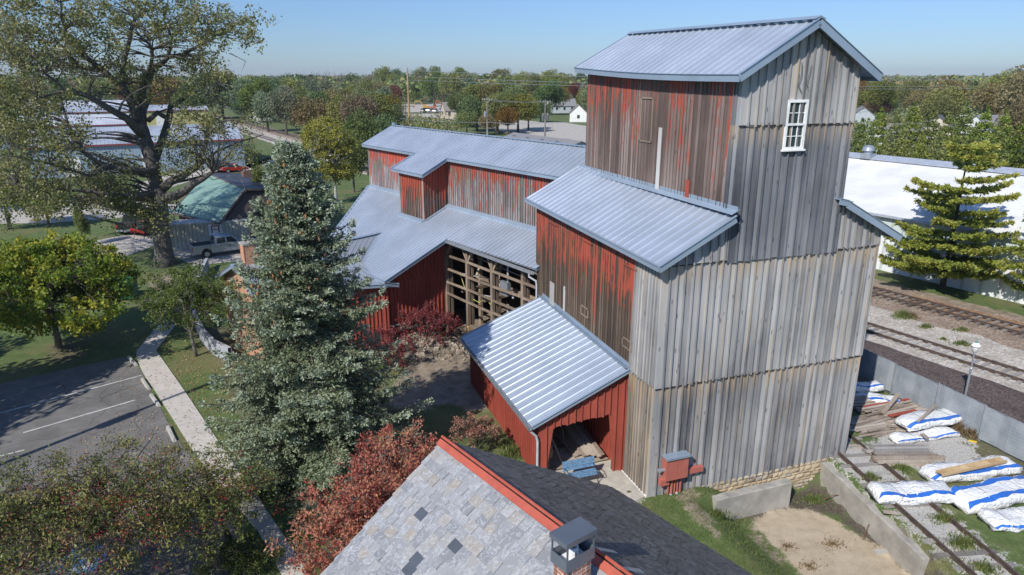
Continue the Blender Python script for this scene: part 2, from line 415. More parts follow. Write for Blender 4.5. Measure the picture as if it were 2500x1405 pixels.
X, Y = np.meshgrid(xs, ys); Zg = ground_z(X, Y)
def far_rise(X, Y): return 0*X
gv = np.stack([X.ravel(), Y.ravel(), Zg.ravel()], 1)
nx, ny = len(xs), len(ys); idx = np.arange(nx*ny).reshape(ny, nx)
gf = np.stack([idx[:-1, :-1].ravel(), idx[:-1, 1:].ravel(), idx[1:, 1:].ravel(), idx[1:, :-1].ravel()], 1)
me = bpy.data.meshes.new("ground"); me.from_pydata(gv.tolist(), [], gf.tolist())
SD = dict(
 sd_dirt=[GP([(985, 900), (1030, 862), (1090, 828), (1135, 845), (1200, 960), (1190, 1010), (1090, 985), (1000, 1010), (940, 990)]),
          GP([(1640, 1235), (1690, 1225), (1730, 1300), (1745, 1340), (1700, 1300)], -.6), GP([(1850, 1250), (1870, 1300), (1920, 1360), (1900, 1370), (1840, 1300)], -1.),
          GP([(360, 680), (420, 672), (425, 700), (370, 712)]), GP([(1440, 1195), (1500, 1225), (1560, 1240), (1500, 1240)]),
          [tuple(R(t, n)[:2]) for t, n in ((-30, 56), (60, 55.5), (60, 54), (-30, 54.2))],
          GP([(1400, 285), (1440, 285), (1440, 300), (1380, 300)])],
 sd_litter=[GP([(445, 800), (540, 890), (560, 960), (640, 1200), (760, 1300), (950, 1230), (990, 1020), (900, 900), (700, 860), (560, 800)]),
            GP([(110, 845), (200, 835), (210, 880), (120, 890)]), GP([(345, 1000), (420, 1050), (470, 1130), (420, 1150), (300, 1090)]),
            [tuple(R(t, n)[:2]) for t, n in ((30, 35.6), (10, 34.2), (10, 31.5), (22, 33))], GP([(1060, 760), (980, 800), (950, 900), (1100, 840)])],
 sd_gravel=[GP([(2140, 1045), (2180, 1010), (2260, 1010), (2330, 1050), (2390, 1100), (2410, 1135), (2300, 1150), (2200, 1130), (2120, 1120)]),
            [tuple(E(u, v)[:2]) for u, v in ((9.6, 3.5), (11.4, 3.3), (11.5, 0), (10.9, -3), (10.2, -7), (9.2, -12), (7.2, -12), (9.2, -1))],
            GP([(1390, 1130), (1510, 1135), (1570, 1205), (1530, 1235), (1450, 1190)])],
 sd_dark=[[tuple(E(u, v)[:2]) for u, v in ((4.0, -.9), (9.0, .0), (7.6, -8), (6.6, -8), (7.4, -5.2), (7.9, -2.2), (6.5, -1.35), (4.6, -1.5))]],
 sd_sand=[GP([(1835, 1268), (1900, 1238), (1985, 1245), (2070, 1290), (2150, 1335), (2210, 1385), (2260, 1480), (1990, 1480), (1945, 1395), (1905, 1345), (1860, 1310)], PITZ)])
for k, polys in SD.items():
    d = np.full(X.shape, -9.)
    for P_ in polys: d = np.maximum(d, np.clip(sdpoly(X, Y, P_), -9, 9))
    at = me.attributes.new(k, 'FLOAT', 'POINT'); at.data.foreach_set('value', d.ravel().astype(np.float32))
me.polygons.foreach_set('use_smooth', [True]*len(gf))
go = link_mesh("ground", me, M['ground'], None); tag(go, 'mown grass, bare soil and leaf litter round the old mill', 'ground', kind='structure')

def sheet(name, poly, dz, mat, label, kind='structure', cat='ground', sub=1.0, thick=0.):
    """a thin draped sheet; poly is a list of xy"""
    mb = MB(); P_ = np.array(poly, float)
    top = [(x, y, gz(x, y)+dz) for x, y in P_]
    mb.quad(*top)
    if thick:
        n = len(top)
        for i in range(n):
            a, b = top[i], top[(i+1) % n]; mb.quad((a[0], a[1], a[2]-thick), (b[0], b[1], b[2]-thick), b, a)
    o = obj(name, mb, mat); return tag(o, label, cat, kind=kind)
def strip(name, t0, t1, n0, n1, dz, mat, label, seed=1, wob=.25, step=2.):
    """a strip along the railway with wandering edges"""
    rs = random.Random(seed); mb = MB(); k = int(abs(t1-t0)/step); last = None
    for i in range(k+1):
        t = t0+(t1-t0)*i/k; a = R(t, n0+rs.uniform(-wob, wob), dz); b = R(t, n1+rs.uniform(-wob, wob), dz)
        if last is not None: mb.quad(last[0], a, b, last[1])
        last = (a, b)
    return tag(obj(name, mb, mat), label, 'railway bed', kind='structure')
def zfix(o): return o
# asphalt lot, walk, roads
lot = GP([(-700, 1080), (0, 938), (180, 898), (306, 872), (345, 905), (362, 945), (395, 1003), (425, 1060), (520, 1190), (640, 1420)])
lot += [(-9, 8), (-60, 4)]
sheet('parking_lot', lot, .016, M['asphalt'], 'worn grey asphalt parking lot at lower left', cat='parking lot')
walkL = [(388, 795), (329, 864), (349, 912), (374, 948), (420, 1020), (471, 1101), (560, 1215), (640, 1310), (700, 1430)]
walkR = [(429, 795), (381, 857), (445, 948), (500, 1030), (555, 1112), (640, 1230), (745, 1390), (760, 1430)]
pl = [tuple(G(x, y)[:2]) for x, y in walkL]; pr_ = [tuple(G(x, y)[:2]) for x, y in walkR]
mb = MB(); mj = MB()
def lerp(a, b, t): return tuple(a[i]+(b[i]-a[i])*t for i in range(len(a)))
def along(P_, t):
    P2 = np.array(P_); L = np.r_[0, np.cumsum(np.linalg.norm(np.diff(P2, axis=0), axis=1))]
    return np.array([np.interp(t*L[-1], L, P2[:, 0]), np.interp(t*L[-1], L, P2[:, 1])])
NS = 26
for i in range(NS):
    a0, a1 = along(pl, i/NS), along(pl, (i+1)/NS-.0012); b0, b1 = along(pr_, i/NS), along(pr_, (i+1)/NS-.0012)
    z = .05+.006*((i*7) % 3)
    mb.hexa([(*a0, -.1), (*b0, -.1), (*b1, -.1), (*a1, -.1), (*a0, z), (*b0, z), (*b1, z), (*a1, z)], r=(i*.37) % 1)
tag(obj('sidewalk', mb, M['walk']), 'pale concrete sidewalk slabs between the lot and the spruce', 'sidewalk', kind='structure')
# painted lines
mb = MB()
def pline(a, b, w=.11, z=.024):
    a = G(*a); b = G(*b); d = unit(b-a); s_ = np.cross(d, ZZ)*w/2
    mb.quad(*[(p[0], p[1], z) for p in (a-s_, b-s_, b+s_, a+s_)])
for a, b in (((-60, 1026), (345, 918)), ((57, 1058), (330, 978)), ((250, 1262), (475, 1190)), ((120, 1420), (330, 1340)), ((360, 1225), (520, 1170)), ((-60, 1130), (60, 1100))): pline(a, b)
tag(obj('road_marking', mb, M['line']), 'worn white parking bay lines on the asphalt', 'road marking', kind='structure')
mb = MB(); c0 = G(205, 1365); 
for (x0, x1, y0, y1) in ((-.75, .75, -.75, .75),): mb.quad(*[(c0[0]+x, c0[1]+y, .022) for x, y in ((x0, y0), (x1, y0), (x1, y1), (x0, y1))])
tag(obj('painted_square', mb, M['bluemark']), 'blue square with white wheelchair symbol on the asphalt', 'road marking', kind='structure')
mb = MB(); z = .027
def ringpts(cx, cy, r, a0, a1, n=14): return [(cx+r*cos(a0+(a1-a0)*i/n), cy+r*sin(a0+(a1-a0)*i/n)) for i in range(n+1)]
def flatpath(pts, w):
    for p, q in zip(pts[:-1], pts[1:]):
        d = unit((q[0]-p[0], q[1]-p[1], 0)); s_ = np.array([-d[1], d[0], 0])*w/2
        mb.quad(*[(c0[0]+k[0], c0[1]+k[1], z) for k in ((p[0]-s_[0], p[1]-s_[1]), (q[0]-s_[0], q[1]-s_[1]), (q[0]+s_[0], q[1]+s_[1]), (p[0]+s_[0], p[1]+s_[1]))])
flatpath(ringpts(-.08, -.2, .33, -2.6, 1.0), .09); flatpath([(-.05, .45), (-.02, .02), (.28, 0), (.42, -.35), (.55, -.33)], .1)
flatpath(ringpts(-.05, .56, .06, 0, 2*pi, 8), .08)
tag(obj('wheelchair_symbol', mb, M['line']), 'white wheelchair symbol painted on the blue square', 'road marking', kind='structure')
# gravel drives and lots
sheet('gravel_drive', GP([(-300, 520), (0, 508), (150, 500), (300, 490), (430, 500), (430, 520), (260, 535), (120, 545), (0, 547), (-300, 565)]), .012, M['road'], 'pale gravel drive beyond the large tree', cat='drive')
sheet('gravel_court', GP([(225, 590), (300, 575), (430, 555), (640, 545), (680, 600), (640, 640), (560, 640), (470, 650), (380, 600), (300, 628), (240, 640)]), .012, M['road'], 'gravel court under the parked trucks', cat='drive')
sheet('gravel_lot', GP([(380, 470), (520, 425), (620, 415), (680, 380), (740, 375), (640, 405), (560, 408), (440, 420), (330, 450), (330, 470)]), .012, M['road'], 'pale gravel lot by the warehouses', cat='lot')
sheet('dirt_road', GP([(930, 279), (1110, 279), (1290, 297), (1380, 301), (1450, 312), (1450, 356), (1330, 350), (1230, 325), (1100, 292), (1000, 286)]), .16, M['road'], 'wide pale gravel yard beyond the long mill roof', cat='lot')
sheet('construction_lot', GP([(930, 262), (1000, 254), (1120, 254), (1150, 262), (1150, 276), (940, 276)]), .2, M['road'], 'gravel storage lot with machines and parked cars', cat='lot')
strip('ballast_bed', -60, 420, 41.4, 50.3, .012, M['ballast'], 'grey white stone ballast along the near track', 3)
strip('mulch_strip', -40, 60, 35.2, 41.62, .02, M['mulch'], 'dark brown mulch strip behind the fence', 4, .12, 1.)
strip('brown_ballast', -60, 420, 48.6, 54.3, .017, M['ballast2'], 'brown ballast under the far track', 5, .5)
strip('rust_bed', -60, 60, 51.5, 53.8, .022, M['rustbed'], 'rust coloured needle bed between far rails', 6, .35)

# tracks
def track(name, f, t0, t1, gauge, tie_mat, label, z0, rough=.0, seed=1, tie_z=.03, tl=2.5, sp=.58):
    rs = random.Random(seed); o = thing(name, label, 'railway track', f((t0+t1)/2, 0, 0))
    mb = MB(); t = t0
    while t < t1:
        c = f(t, rs.uniform(-.08, .08), z0+tie_z-.07); d = unit(f(t+1, 0)-f(t, 0)); s_ = np.cross(d, ZZ)
        s_ = unit(s_+d*rs.uniform(-.05, .05)*(.5+rough))
        mb.box(c, s_*tl/2, np.cross(ZZ, s_)*.115, ZZ*(.08+rs.uniform(-.012, .012)), r=rs.random())
        t += sp+rs.uniform(-.05, .05)
    ob = obj('ties', mb, tie_mat, o); ob['kind'] = 'stuff'
    for sgn in (-1, 1):
        mb = MB(); n = max(2, int((t1-t0)/8))
        for i in range(n):
            a = f(t0+(t1-t0)*i/n, sgn*gauge/2, z0+.03); b = f(t0+(t1-t0)*(i+1)/n, sgn*gauge/2, z0+.03)
            mb.beam(a, b, .14, .02); mb.beam(a+ZZ*.06, b+ZZ*.06, .02, .11); mb.beam(a+ZZ*.13, b+ZZ*.13, .075, .04)
        obj('rail', mb, M['rail'], o)
    return o
track('railway_track', lambda t, n, z=0: R(t, 43.72+n, z), -30, 330, 1.47, M['tie_grey'], 'nearer main track with grey ties beside the mulch strip', .03, seed=2, tie_z=.03)
track('railway_track', lambda t, n, z=0: R(t, 51.9+n, z), -30, 330, 1.47, M['tie'], 'farther main track with dark tie ends by the pines', .10, seed=3, tie_z=.06, tl=2.6)
S0 = np.array([15.72, 26.9, 0]); SDIR = unit((-.128, .992, 0)); SRN = np.array([SDIR[1], -SDIR[0], 0])
track('siding_track', lambda t, n, z=0: S0+SDIR*t+SRN*n+ZZ*z, -13, 9, 1.47, M['tie_grey'], 'rusty siding track passing under the lumber yard bundles', .0, .8, 5, tl=2.3, sp=.75)

# concrete pad in front of the lean-to
mb = MB(); pp = [E(-3.9, 3.0), E(-.06, 3.0), E(-.06, .05), E(-.5, -.1), E(-1.5, -.2), E(-4.1, .8)]
n0 = len(pp); mb.quad(*[(p[0], p[1], .06) for p in pp])
for i in range(n0):
    a, b = pp[i], pp[(i+1) % n0]; mb.quad((a[0], a[1], -.1), (b[0], b[1], -.1), (b[0], b[1], .06), (a[0], a[1], .06))
tag(obj('concrete_pad', mb, concrete('pad_concrete', (.50, .46, .39), .3, 2.)), 'rough concrete pad in front of the open lean-to', 'pad', kind='structure')

# ================================================================ BUILDING HELPERS
def board_wall(name, P0, P1, zt, zb, mat, parent, out, bw=.27, bat=.055, seed=1, skip=None, lean=0., thick=.04, batout=.065, jit=.014, batmat=None, frag=.03):
    """vertical boards and battens from P0 to P1 (xy); zt, zb give heights at a distance along"""
    rs = random.Random(seed); mb = MB(); P0 = np.array(P0, float); P1 = np.array(P1, float)
    d = P1-P0; L = np.linalg.norm(d[:2]); d = d/L; d[2] = 0; out = np.array(out, float)
    x = 0.
    while x < L-.03:
        w = bw*rs.uniform(.86, 1.14); x1 = min(L, x+w)
        if L-x1 < .1: x1 = L
        xm = (x+x1)/2
        if not (skip and skip(xm)):
            r = rs.random(); jo = rs.uniform(0, jit); lo = rs.uniform(-frag, frag)
            for (xa, xb, o0, o1, rr) in ((x, x1, -thick, jo, r), (x1-bat/2, x1+bat/2, -thick/2, batout+jo, rs.random()*.35)):
                if xb > L and xa > x: xb = L
                pts = []
                for z_ in (0, 1):
                    for (xx, oo) in ((xa, o1), (xb, o1), (xb, o0), (xa, o0)):
                        xc = min(max(xx, 1e-4), L-1e-4)
                        z = (zt(xc) if z_ else zb(xc)+lo)
                        p = P0+d*xx+out*(oo+(lean*(1-z_)))
                        pts.append((p[0], p[1], z))
                mb.hexa(pts, r=rr)
        x = x1
    return obj(name, mb, mat, parent)
def tri(a, b, L): return lambda x: a+(b-a)*x/L
def const(z): return lambda x: z
def ribroof(name, cols, plane, mat, parent, rib=.045, micro=.008, across=None, thick=.07, sagf=None, ribw=.05):
    """cols: list of (s, lo, hi); plane(s, q) -> 3D point; ribs run from lo to hi.  A rib stands on every column"""
    mb = MB(); rs = random.Random(7)
    nrm = unit(np.cross(plane(1, 0)-plane(0, 0), plane(0, 1)-plane(0, 0)))
    if nrm[2] < 0: nrm = -nrm
    ND = 7
    def pt(s, lo, hi, k, h):
        q = lo+(hi-lo)*k/ND; p = plane(s, q)+nrm*h
        if sagf: p = p+ZZ*sagf(s, k/ND)
        return p
    prof = []
    for i, (s, lo, hi) in enumerate(cols):
        w = ribw
        if i == 0: prof += [(s, lo, hi, 0), (s+w*.8, lo, hi, rib), (s+w*1.6, lo, hi, rib), (s+w*2.4, lo, hi, 0)]
        elif i == len(cols)-1: prof += [(s-w*2.4, lo, hi, 0), (s-w*1.6, lo, hi, rib), (s-w*.8, lo, hi, rib), (s, lo, hi, 0)]
        else:
            prof += [(s-w, lo, hi, 0), (s-w*.38, lo, hi, rib), (s+w*.38, lo, hi, rib), (s+w, lo, hi, 0)]
        if i < len(cols)-1:
            s2, lo2, hi2 = cols[i+1]
            for f in (.36, .64):
                sm = s+(s2-s)*f
                prof += [(sm-.02, lo+(lo2-lo)*f, hi+(hi2-hi)*f, 0), (sm, lo+(lo2-lo)*f, hi+(hi2-hi)*f, micro), (sm+.02, lo+(lo2-lo)*f, hi+(hi2-hi)*f, 0)]
    sg = 1 if cols[-1][0] > cols[0][0] else -1
    if sg < 0: prof = [(2*0+p[0], *p[1:]) for p in prof]
    panel = rs.random(); cnt = 0
    for a, b in zip(prof[:-1], prof[1:]):
        cnt += 1
        if cnt % 27 == 0: panel = rs.random()
        for k in range(ND):
            p = [pt(a[0], a[1], a[2], k, a[3]), pt(b[0], b[1], b[2], k, b[3]), pt(b[0], b[1], b[2], k+1, b[3]), pt(a[0], a[1], a[2], k+1, a[3])]
            mb.quad(*p, r=panel)
    for a, b in zip(cols[:-1], cols[1:]):       # underside
        mb.quad(*[pt(c_[0], c_[1], c_[2], k, -thick) for c_, k in ((a, 0), (a, ND), (b, ND), (b, 0))], r=.5)
    return obj(name, mb, mat, parent)
def colrange(s0, s1, sp, lo, hi):
    n = max(1, int(round(abs(s1-s0)/sp))); out = []
    for i in range(n+1):
        s = s0+(s1-s0)*i/n
        out.append((s, lo(s) if callable(lo) else lo, hi(s) if callable(hi) else hi))
    return out
def fascia(mb, a, b, h=.22, t=.035, drop=.04, out=(0, 0, 0), top=.06):
    a = np.array(a, float); b = np.array(b, float)
    mb.beam(a+ZZ*(drop-h/2)+np.array(out)*t, b+ZZ*(drop-h/2)+np.array(out)*t, t, h, ZZ)
    mb.beam(a+ZZ*(drop+.012), b+ZZ*(drop+.012), top*2, .02, ZZ)

# ================================================================ GRAIN ELEVATOR
el = thing('grain_elevator', 'tall weathered grey and red wooden elevator tower with silver metal roofs', 'grain elevator', E(5, 0))
FW, TL, TR, DP = 10.25, 2.75, 7.95, 12.6
def roofL(u): return 9.9+.53*(u+.4)
def roofR(u): return 10.17+.52*(11.1-u)
def towz(u): return 16.5+.592*(min(u, 10.9-u)-2.25)
M['wood_a'] = wood('weathered_wood_low', (.06, .06, .066), (.245, .242, .243), (.46, .45, .43), (.44, .35, .24), .7, (4.88,))
M['wood_b'] = wood('weathered_wood_pale', (.08, .08, .086), (.31, .305, .30), (.52, .505, .48), (.46, .36, .24), .8, (9.78, 14.78))
M['wood_c'] = wood('weathered_wood_dark', (.055, .058, .068), (.15, .156, .172), (.31, .313, .325), (.34, .29, .22), .3, (14.78,))
outF = -EV
board_wall('lower_boards', E(0, 0), E(FW, 0), const(4.95), tri(-.32, .02, FW), M['wood_a'], el, outF, .33, .065, seed=11)
board_wall('middle_boards', E(-.02, 0), E(FW+.02, 0), const(9.9), const(4.88), M['wood_b'], el, outF, .33, .065, seed=12, thick=.05, lean=.045)
board_wall('side_boards', E(0, 0), E(TL, 0), lambda x: roofL(x)-.14, const(9.82), M['wood_b'], el, outF, .33, .065, seed=13, lean=.05)
board_wall('side_boards', E(TR, 0), E(FW, 0), lambda x: roofR(TR+x)-.14, const(9.82), M['wood_b'], el, outF, .33, .065, seed=14, lean=.05)
board_wall('tower_boards', E(TL, 0), E(TR, 0), const(14.9), const(9.74), M['wood_c'], el, outF, .33, .065, seed=15, lean=.075)
board_wall('gable_boards', E(TL, 0), E(TR, 0), lambda x: towz(TL+x)-.12, const(14.8), M['wood_b'], el, outF, .33, .065, seed=16, lean=.05)
# left walls
outL = -EU
board_wall('corner_boards', E(0, 0), E(0, 1.87), const(4.95), tri(-.3, 0, 1.87), wood('corner_wood', (.07, .06, .05), (.24, .21, .18), (.46, .42, .36), (.48, .30, .13), 1.0, (4.88, 9.78)), el, outL, .22, seed=21)
board_wall('corner_boards', E(0, 0), E(0, 1.87), const(9.72), const(4.88), M['wood_b'], el, outL, .22, seed=22, lean=.045)
board_wall('red_side_wall', E(0, 1.87), E(0, DP), lambda x: 9.75+.02*x, const(-.2), M['peel_lower'], el, outL,   .24, .04, seed=23, batout=.026)
board_wall('tower_corner_boards', E(TL, 0), E(TL, .38), const(16.6), lambda x: roofL(TL)-.1, M['wood_c'], el, outL, .2, seed=24)
board_wall('tower_side_wall', E(TL, .38), E(TL, DP-.05), const(16.62), lambda x: roofL(TL)-.1, M['peel_tower'], el, outL, .25, .04, seed=25, batout=.024)
board_wall('right_side_wall', E(FW, 0), E(FW, DP), lambda x: roofR(FW)-.14, const(-.05), M['wood_c'], el, EU, .26, seed=26)
board_wall('tower_right_wall', E(TR, 0), E(TR, DP), const(16.6), lambda x: roofR(TR)-.1, M['wood_c'], el, EU, .26, seed=27)
board_wall('back_wall', E(0, DP), E(FW, DP), const(9.8), const(-.1), M['wood_c'], el, EV, .3, seed=28)
board_wall('tower_back_wall', E(TL, DP), E(TR, DP), lambda x: towz(TL+x)-.12, const(9.7), M['wood_c'], el, EV, .3, seed=29)
# patches on the painted walls
def onleft(px, py, u=0.): 
    p = onplane(E(u, 0), EU, px, py); return float(np.dot(p-EC, EV)), float(p[2])
def patch(name, u, v0, v1, z0, z1, mat, r=.5, t=.03, parent=None):
    mb = MB(); mb.box(E(u-t/2-.028, (v0+v1)/2, (z0+z1)/2), EU*t/2, EV*abs(v1-v0)/2, ZZ*(z1-z0)/2, r=r)
    return obj(name, mb, mat, parent or el)
def frame_lines(name, u, px0, px1, mat, w=.07, parent=None):
    (v0, z1), (v1, z0) = onleft(*px0, u), onleft(*px1, u); mb = MB(); v0, v1 = max(v0, v1), min(v0, v1)
    for (va, vb, za, zb) in ((v0, v1, z1-w, z1), (v0, v1, z0, z0+w), (v0-w, v0, z0, z1), (v1, v1+w, z0, z1)):
        mb.box(E(u-.045, (va+vb)/2, (za+zb)/2), EU*.015, EV*(abs(va-vb)/2+.001), ZZ*(zb-za)/2, r=.3)
    return obj(name, mb, mat, parent or el)
M['graywd'] = wood('grey_patch_board', (.15, .14, .135), (.36, .34, .32), (.55, .53, .5), (.4, .36, .3), .3)
frame_lines('hatch_frame', TL, (1568, 237), (1592, 350), M['timber'])
a = onleft(1615, 312, TL); b = onleft(1612, 462, TL); patch('pale_board', TL, a[0]-.13, a[0]+.13, b[1]-.2, a[1], M['graywd'], .9)
a = onleft(1680, 440, TL); b = onleft(1680, 488, TL); patch('red_patch', TL, a[0]-.18, a[0]+.1, b[1], a[1], M['red'], .5)
a = onleft(1350, 690); b = onleft(1350, 740); patch('grey_patch', 0, a[0]-.28, a[0]+.28, b[1]-.2, a[1], M['graywd'], .5)
a = onleft(1380, 700); b = onleft(1380, 760); patch('pale_board', 0, a[0]-.09, a[0]+.09, b[1], a[1], M['graywd'], .9)
for px0, px1 in (((1420, 742), (1438, 780)), ((1522, 820), (1545, 862))): frame_lines('hatch_frame', 0, px0, px1, M['timber'])
for p0, p1 in (((1340, 540), (1362, 552)), ((1425, 585), (1447, 600)), ((1528, 645), (1556, 662))):
    a = onleft(*p0); b = onleft(*p1); mb = MB(); mb.beam(E(-.05, a[0], a[1]), E(-.05, b[0], a[1]-.02), .05, .06); obj('cleat', mb, M['red'], el)
# seams and water table
for z, u0, u1 in ((4.90, 0, FW), (9.84, 0, FW), (14.84, TL, TR)): mb = MB(); mb.box(E((u0+u1)/2, -.035, z-.03), EU*(u1-u0)/2, EV*.03, ZZ*.02, r=.05); obj('seam_strip', mb, M['dark'], el)
# roofs
def plE(u0, z0, k): return lambda s, q: E(u0+q, s, z0+k*q)
tw_sag = lambda s, k: -.10*math.sin(pi*min(1, max(0, (s+.4)/13.6)))*(1-k) + .035*s*0
ribroof('tower_roof', colrange(-.42, 13.2, .50, 0., 3.17), plE(2.28, 16.53, .592), M['metal'], el, .05, sagf=lambda s, k: -.11*math.sin(pi*(s+.42)/13.62)*(1-k)+.028*(s+.4)*(1-.4*k))
ribroof('tower_roof_back', colrange(-.42, 13.2, .50, 0., -3.17), lambda s, q: E(8.62+q, s, 16.53-.592*q), M['metal'], el, .05, sagf=lambda s, k: .028*(s+.4)*(1-.4*k))
ribroof('left_lean_to_roof', colrange(-.42, 13.35, .51, 0., 3.13), plE(-.42, 9.89, .53), M['metal'], el, .05, sagf=lambda s, k: .02*(s+.4)-.05*math.sin(pi*(s+.42)/13.8)*(1-k))
ribroof('right_lean_to_roof', colrange(-.35, 13.2, .51, 0., -3.1), lambda s, q: E(11.08+q, s, 10.17-.52*q), M['metal'], el, .05)
mb = MB()
for (A_, B_) in ((E(2.28, -.42, 16.53), E(2.28, 13.2, 16.91)), (E(2.28, -.42, 16.53), E(5.45, -.42, 18.41)), (E(5.45, -.42, 18.41), E(8.62, -.42, 16.53)),
                 (E(2.28, 13.2, 16.9), E(5.45, 13.2, 18.62)), (E(8.62, -.42, 16.53), E(8.62, 13.2, 16.9))):
    if abs(np.dot(B_-A_, EV)) > 5:
        n = 8
        for i in range(n):
            f0, f1 = i/n, (i+1)/n; s0 = -.11*math.sin(pi*f0); s1 = -.11*math.sin(pi*f1)
            if np.dot(A_-EC, EU) > 4: s0 = s1 = 0
            fascia(mb, A_+(B_-A_)*f0+ZZ*s0, A_+(B_-A_)*f1+ZZ*s1, .24)
    else: fascia(mb, A_, B_, .30, drop=.08)
obj('roof_trim', mb, M['trim'], el)
mb = MB()
for sgn in (-1, 1): mb.box((E(5.45, -.44, 18.50)+E(5.45, 13.22, 18.72))/2+EU*sgn*.11, (E(5.45, 13.22, 18.72)-E(5.45, -.44, 18.5))/2, EU*.12-ZZ*sgn*.05, ZZ*.012)
obj('ridge_cap', mb, M['trim'], el)
mb = MB()
for (A_, B_, h) in ((E(-.42, -.42, 9.89), E(-.42, 13.35, 10.16), .2), (E(-.42, -.42, 9.89), E(2.72, -.42, 11.55), .26), (E(11.08, -.35, 10.17), E(7.98, -.35, 11.78), .28), (E(7.55, -.35, 11.9), E(8.0, -.35, 11.8), .24), (E(11.08, -.35, 10.17), E(11.08, 13.2, 10.17), .2)):
    fascia(mb, A_, B_, h, drop=.07)
mb.box(E(2.66, 6.4, 11.76), EV*6.85, EU*.16+ZZ*.08, ZZ*.012+EU*.01); mb.box(E(2.73, 6.4, 11.86), EV*6.85, EU*.008, ZZ*.09)
mb.box(E(7.9, -.2, 11.86), EV*.18, EU*.32-ZZ*.06, ZZ*.02)
obj('lower_roof_trim', mb, M['trim'], el)
# window
wf = MB(); wu0, wu1, wz0, wz1 = 4.72, 5.66, 13.90, 15.70
for (a0, a1, z0, z1) in ((wu0, wu1, wz0, wz0+.10), (wu0, wu1, wz1-.10, wz1), (wu0, wu0+.10, wz0+.1, wz1-.1), (wu1-.10, wu1, wz0+.1, wz1-.1), (wu0+.1, wu1-.1, 14.78, 14.86)):
    wf.box(E((a0+a1)/2, -.085, (z0+z1)/2), EU*(a1-a0)/2, EV*.05, ZZ*(z1-z0)/2)
wf.box(E((wu0+wu1)/2, -.10, wz0-.02), EU*.53, EV*.08, ZZ*.03)
for zz0, zz1 in ((14.0, 14.78), (14.86, 15.6)):
    for i in (1, 2): x = wu0+.1+(wu1-wu0-.2)*i/3; wf.box(E(x, -.072, (zz0+zz1)/2), EU*.014, EV*.02, ZZ*(zz1-zz0)/2)
    wf.box(E((wu0+wu1)/2, -.0715, (zz0+zz1)/2), EU*.4, EV*.02, ZZ*.014)
win = obj('window', wf, M['white'], el)
gl = MB(); gl.box(E((wu0+wu1)/2, -.052, (wz0+wz1)/2), EU*.42, EV*.008, ZZ*.85); obj('pane', gl, M['glass'], win)
mb = MB(); mb.tube([E(5.15, -.1, 17.0), E(5.18, -.12, 16.6), E(5.1, -.1, 16.2), E(5.3, -.1, 15.95)], .012, 5)
mb.tube([E(5.6, -.1, 16.9), E(5.45, -.12, 16.2), E(5.6, -.1, 16.1)], .01, 5); obj('loose_wire', mb, M['black'], el)

# stone foundation: coursed blocks with mortar
def stonemat():
    g = NG('sandstone'); p = g.pos(); n = g.noise(p, 5, 5); n2 = g.noise(p, 25, 4)
    c = g.ramp(g.attr(), [(0, (.16, .12, .085)), (.18, (.33, .25, .16)), (.5, (.45, .35, .22)), (.8, (.52, .43, .29)), (1, (.30, .28, .26))])
    c = g.mix(g.maprange(n, .4, .7, 0, .5), c, (.55, .47, .33)); c = g.mix(g.maprange(n2, .5, .8, 0, .5), c, (.2, .15, .1))
    return g.p(Base_Color=c, Roughness=.95, Normal=g.bump(n2, .6, .03))
M['stone'] = stonemat()
def stones(mb, f, L, z0, z1, seed, out=.05):
    rs = random.Random(seed); z = z0
    while z < z1-.03:
        h = min(rs.uniform(.12, .24), z1-z); x = -rs.random()*.2
        while x < L:
            w = rs.uniform(.22, .62); xa = max(0, x); xb = min(L, x+w)
            if xb-xa > .06:
                j = [rs.uniform(-.018, .018) for _ in range(8)]; o1 = rs.uniform(.0, out); g_ = .012
                P = [f(xa+g_+j[0], 0, z+g_+j[1]), f(xb-g_+j[2], 0, z+g_+j[3]), f(xb-g_+j[2], -.15, z+g_), f(xa+g_+j[0], -.15, z+g_),
                     f(xa+g_+j[4], o1*0, z+h-g_+j[5]), f(xb-g_+j[6], 0, z+h-g_+j[7]), f(xb-g_, -.15, z+h-g_), f(xa+g_, -.15, z+h-g_)]
                # front face pillowed
                c = f((xa+xb)/2, o1+.03, z+h/2); r = rs.random()
                fr = [P[0], P[1], P[5], P[4]]; inn = [p*.35+c*.65 for p in map(np.array, fr)]
                vs = fr+inn; mb.faces(vs, [(0, 1, 5, 4), (1, 2, 6, 5), (2, 3, 7, 6), (3, 0, 4, 7), (4, 5, 6, 7)], r)
                mb.faces(P, [(4, 5, 6, 7), (0, 4, 7, 3), (1, 2, 6, 5)], r)
            x += w
        z += h
mb = MB(); stones(mb, lambda x, o, z: E(x, -.02-o, z), 10.05, -2.0, -.02, 31); stones(mb, lambda x, o, z: E(10.05+o, x, z), 5., -2.0, .0, 32)
mo = MB(); mo.box(E(5.02, 6.2, -1.05), EU*4.98, EV*6.15, ZZ*1.0); 
fo = obj('stone_foundation', mb, M['stone'], el); obj('mortar', mo, concrete('lime_mortar', (.50, .45, .36), .2), fo)
bl = MB(); bl.bx(0, 0, 0, 0, 0, 0)
# white sill along the left base
mb = MB(); 
for i in range(14): mb.box(E(-.06, .1+i*.2, .02), EU*.03, EV*.085, ZZ*.05)
obj('pale_base_flashing', mb, M['white'], el)

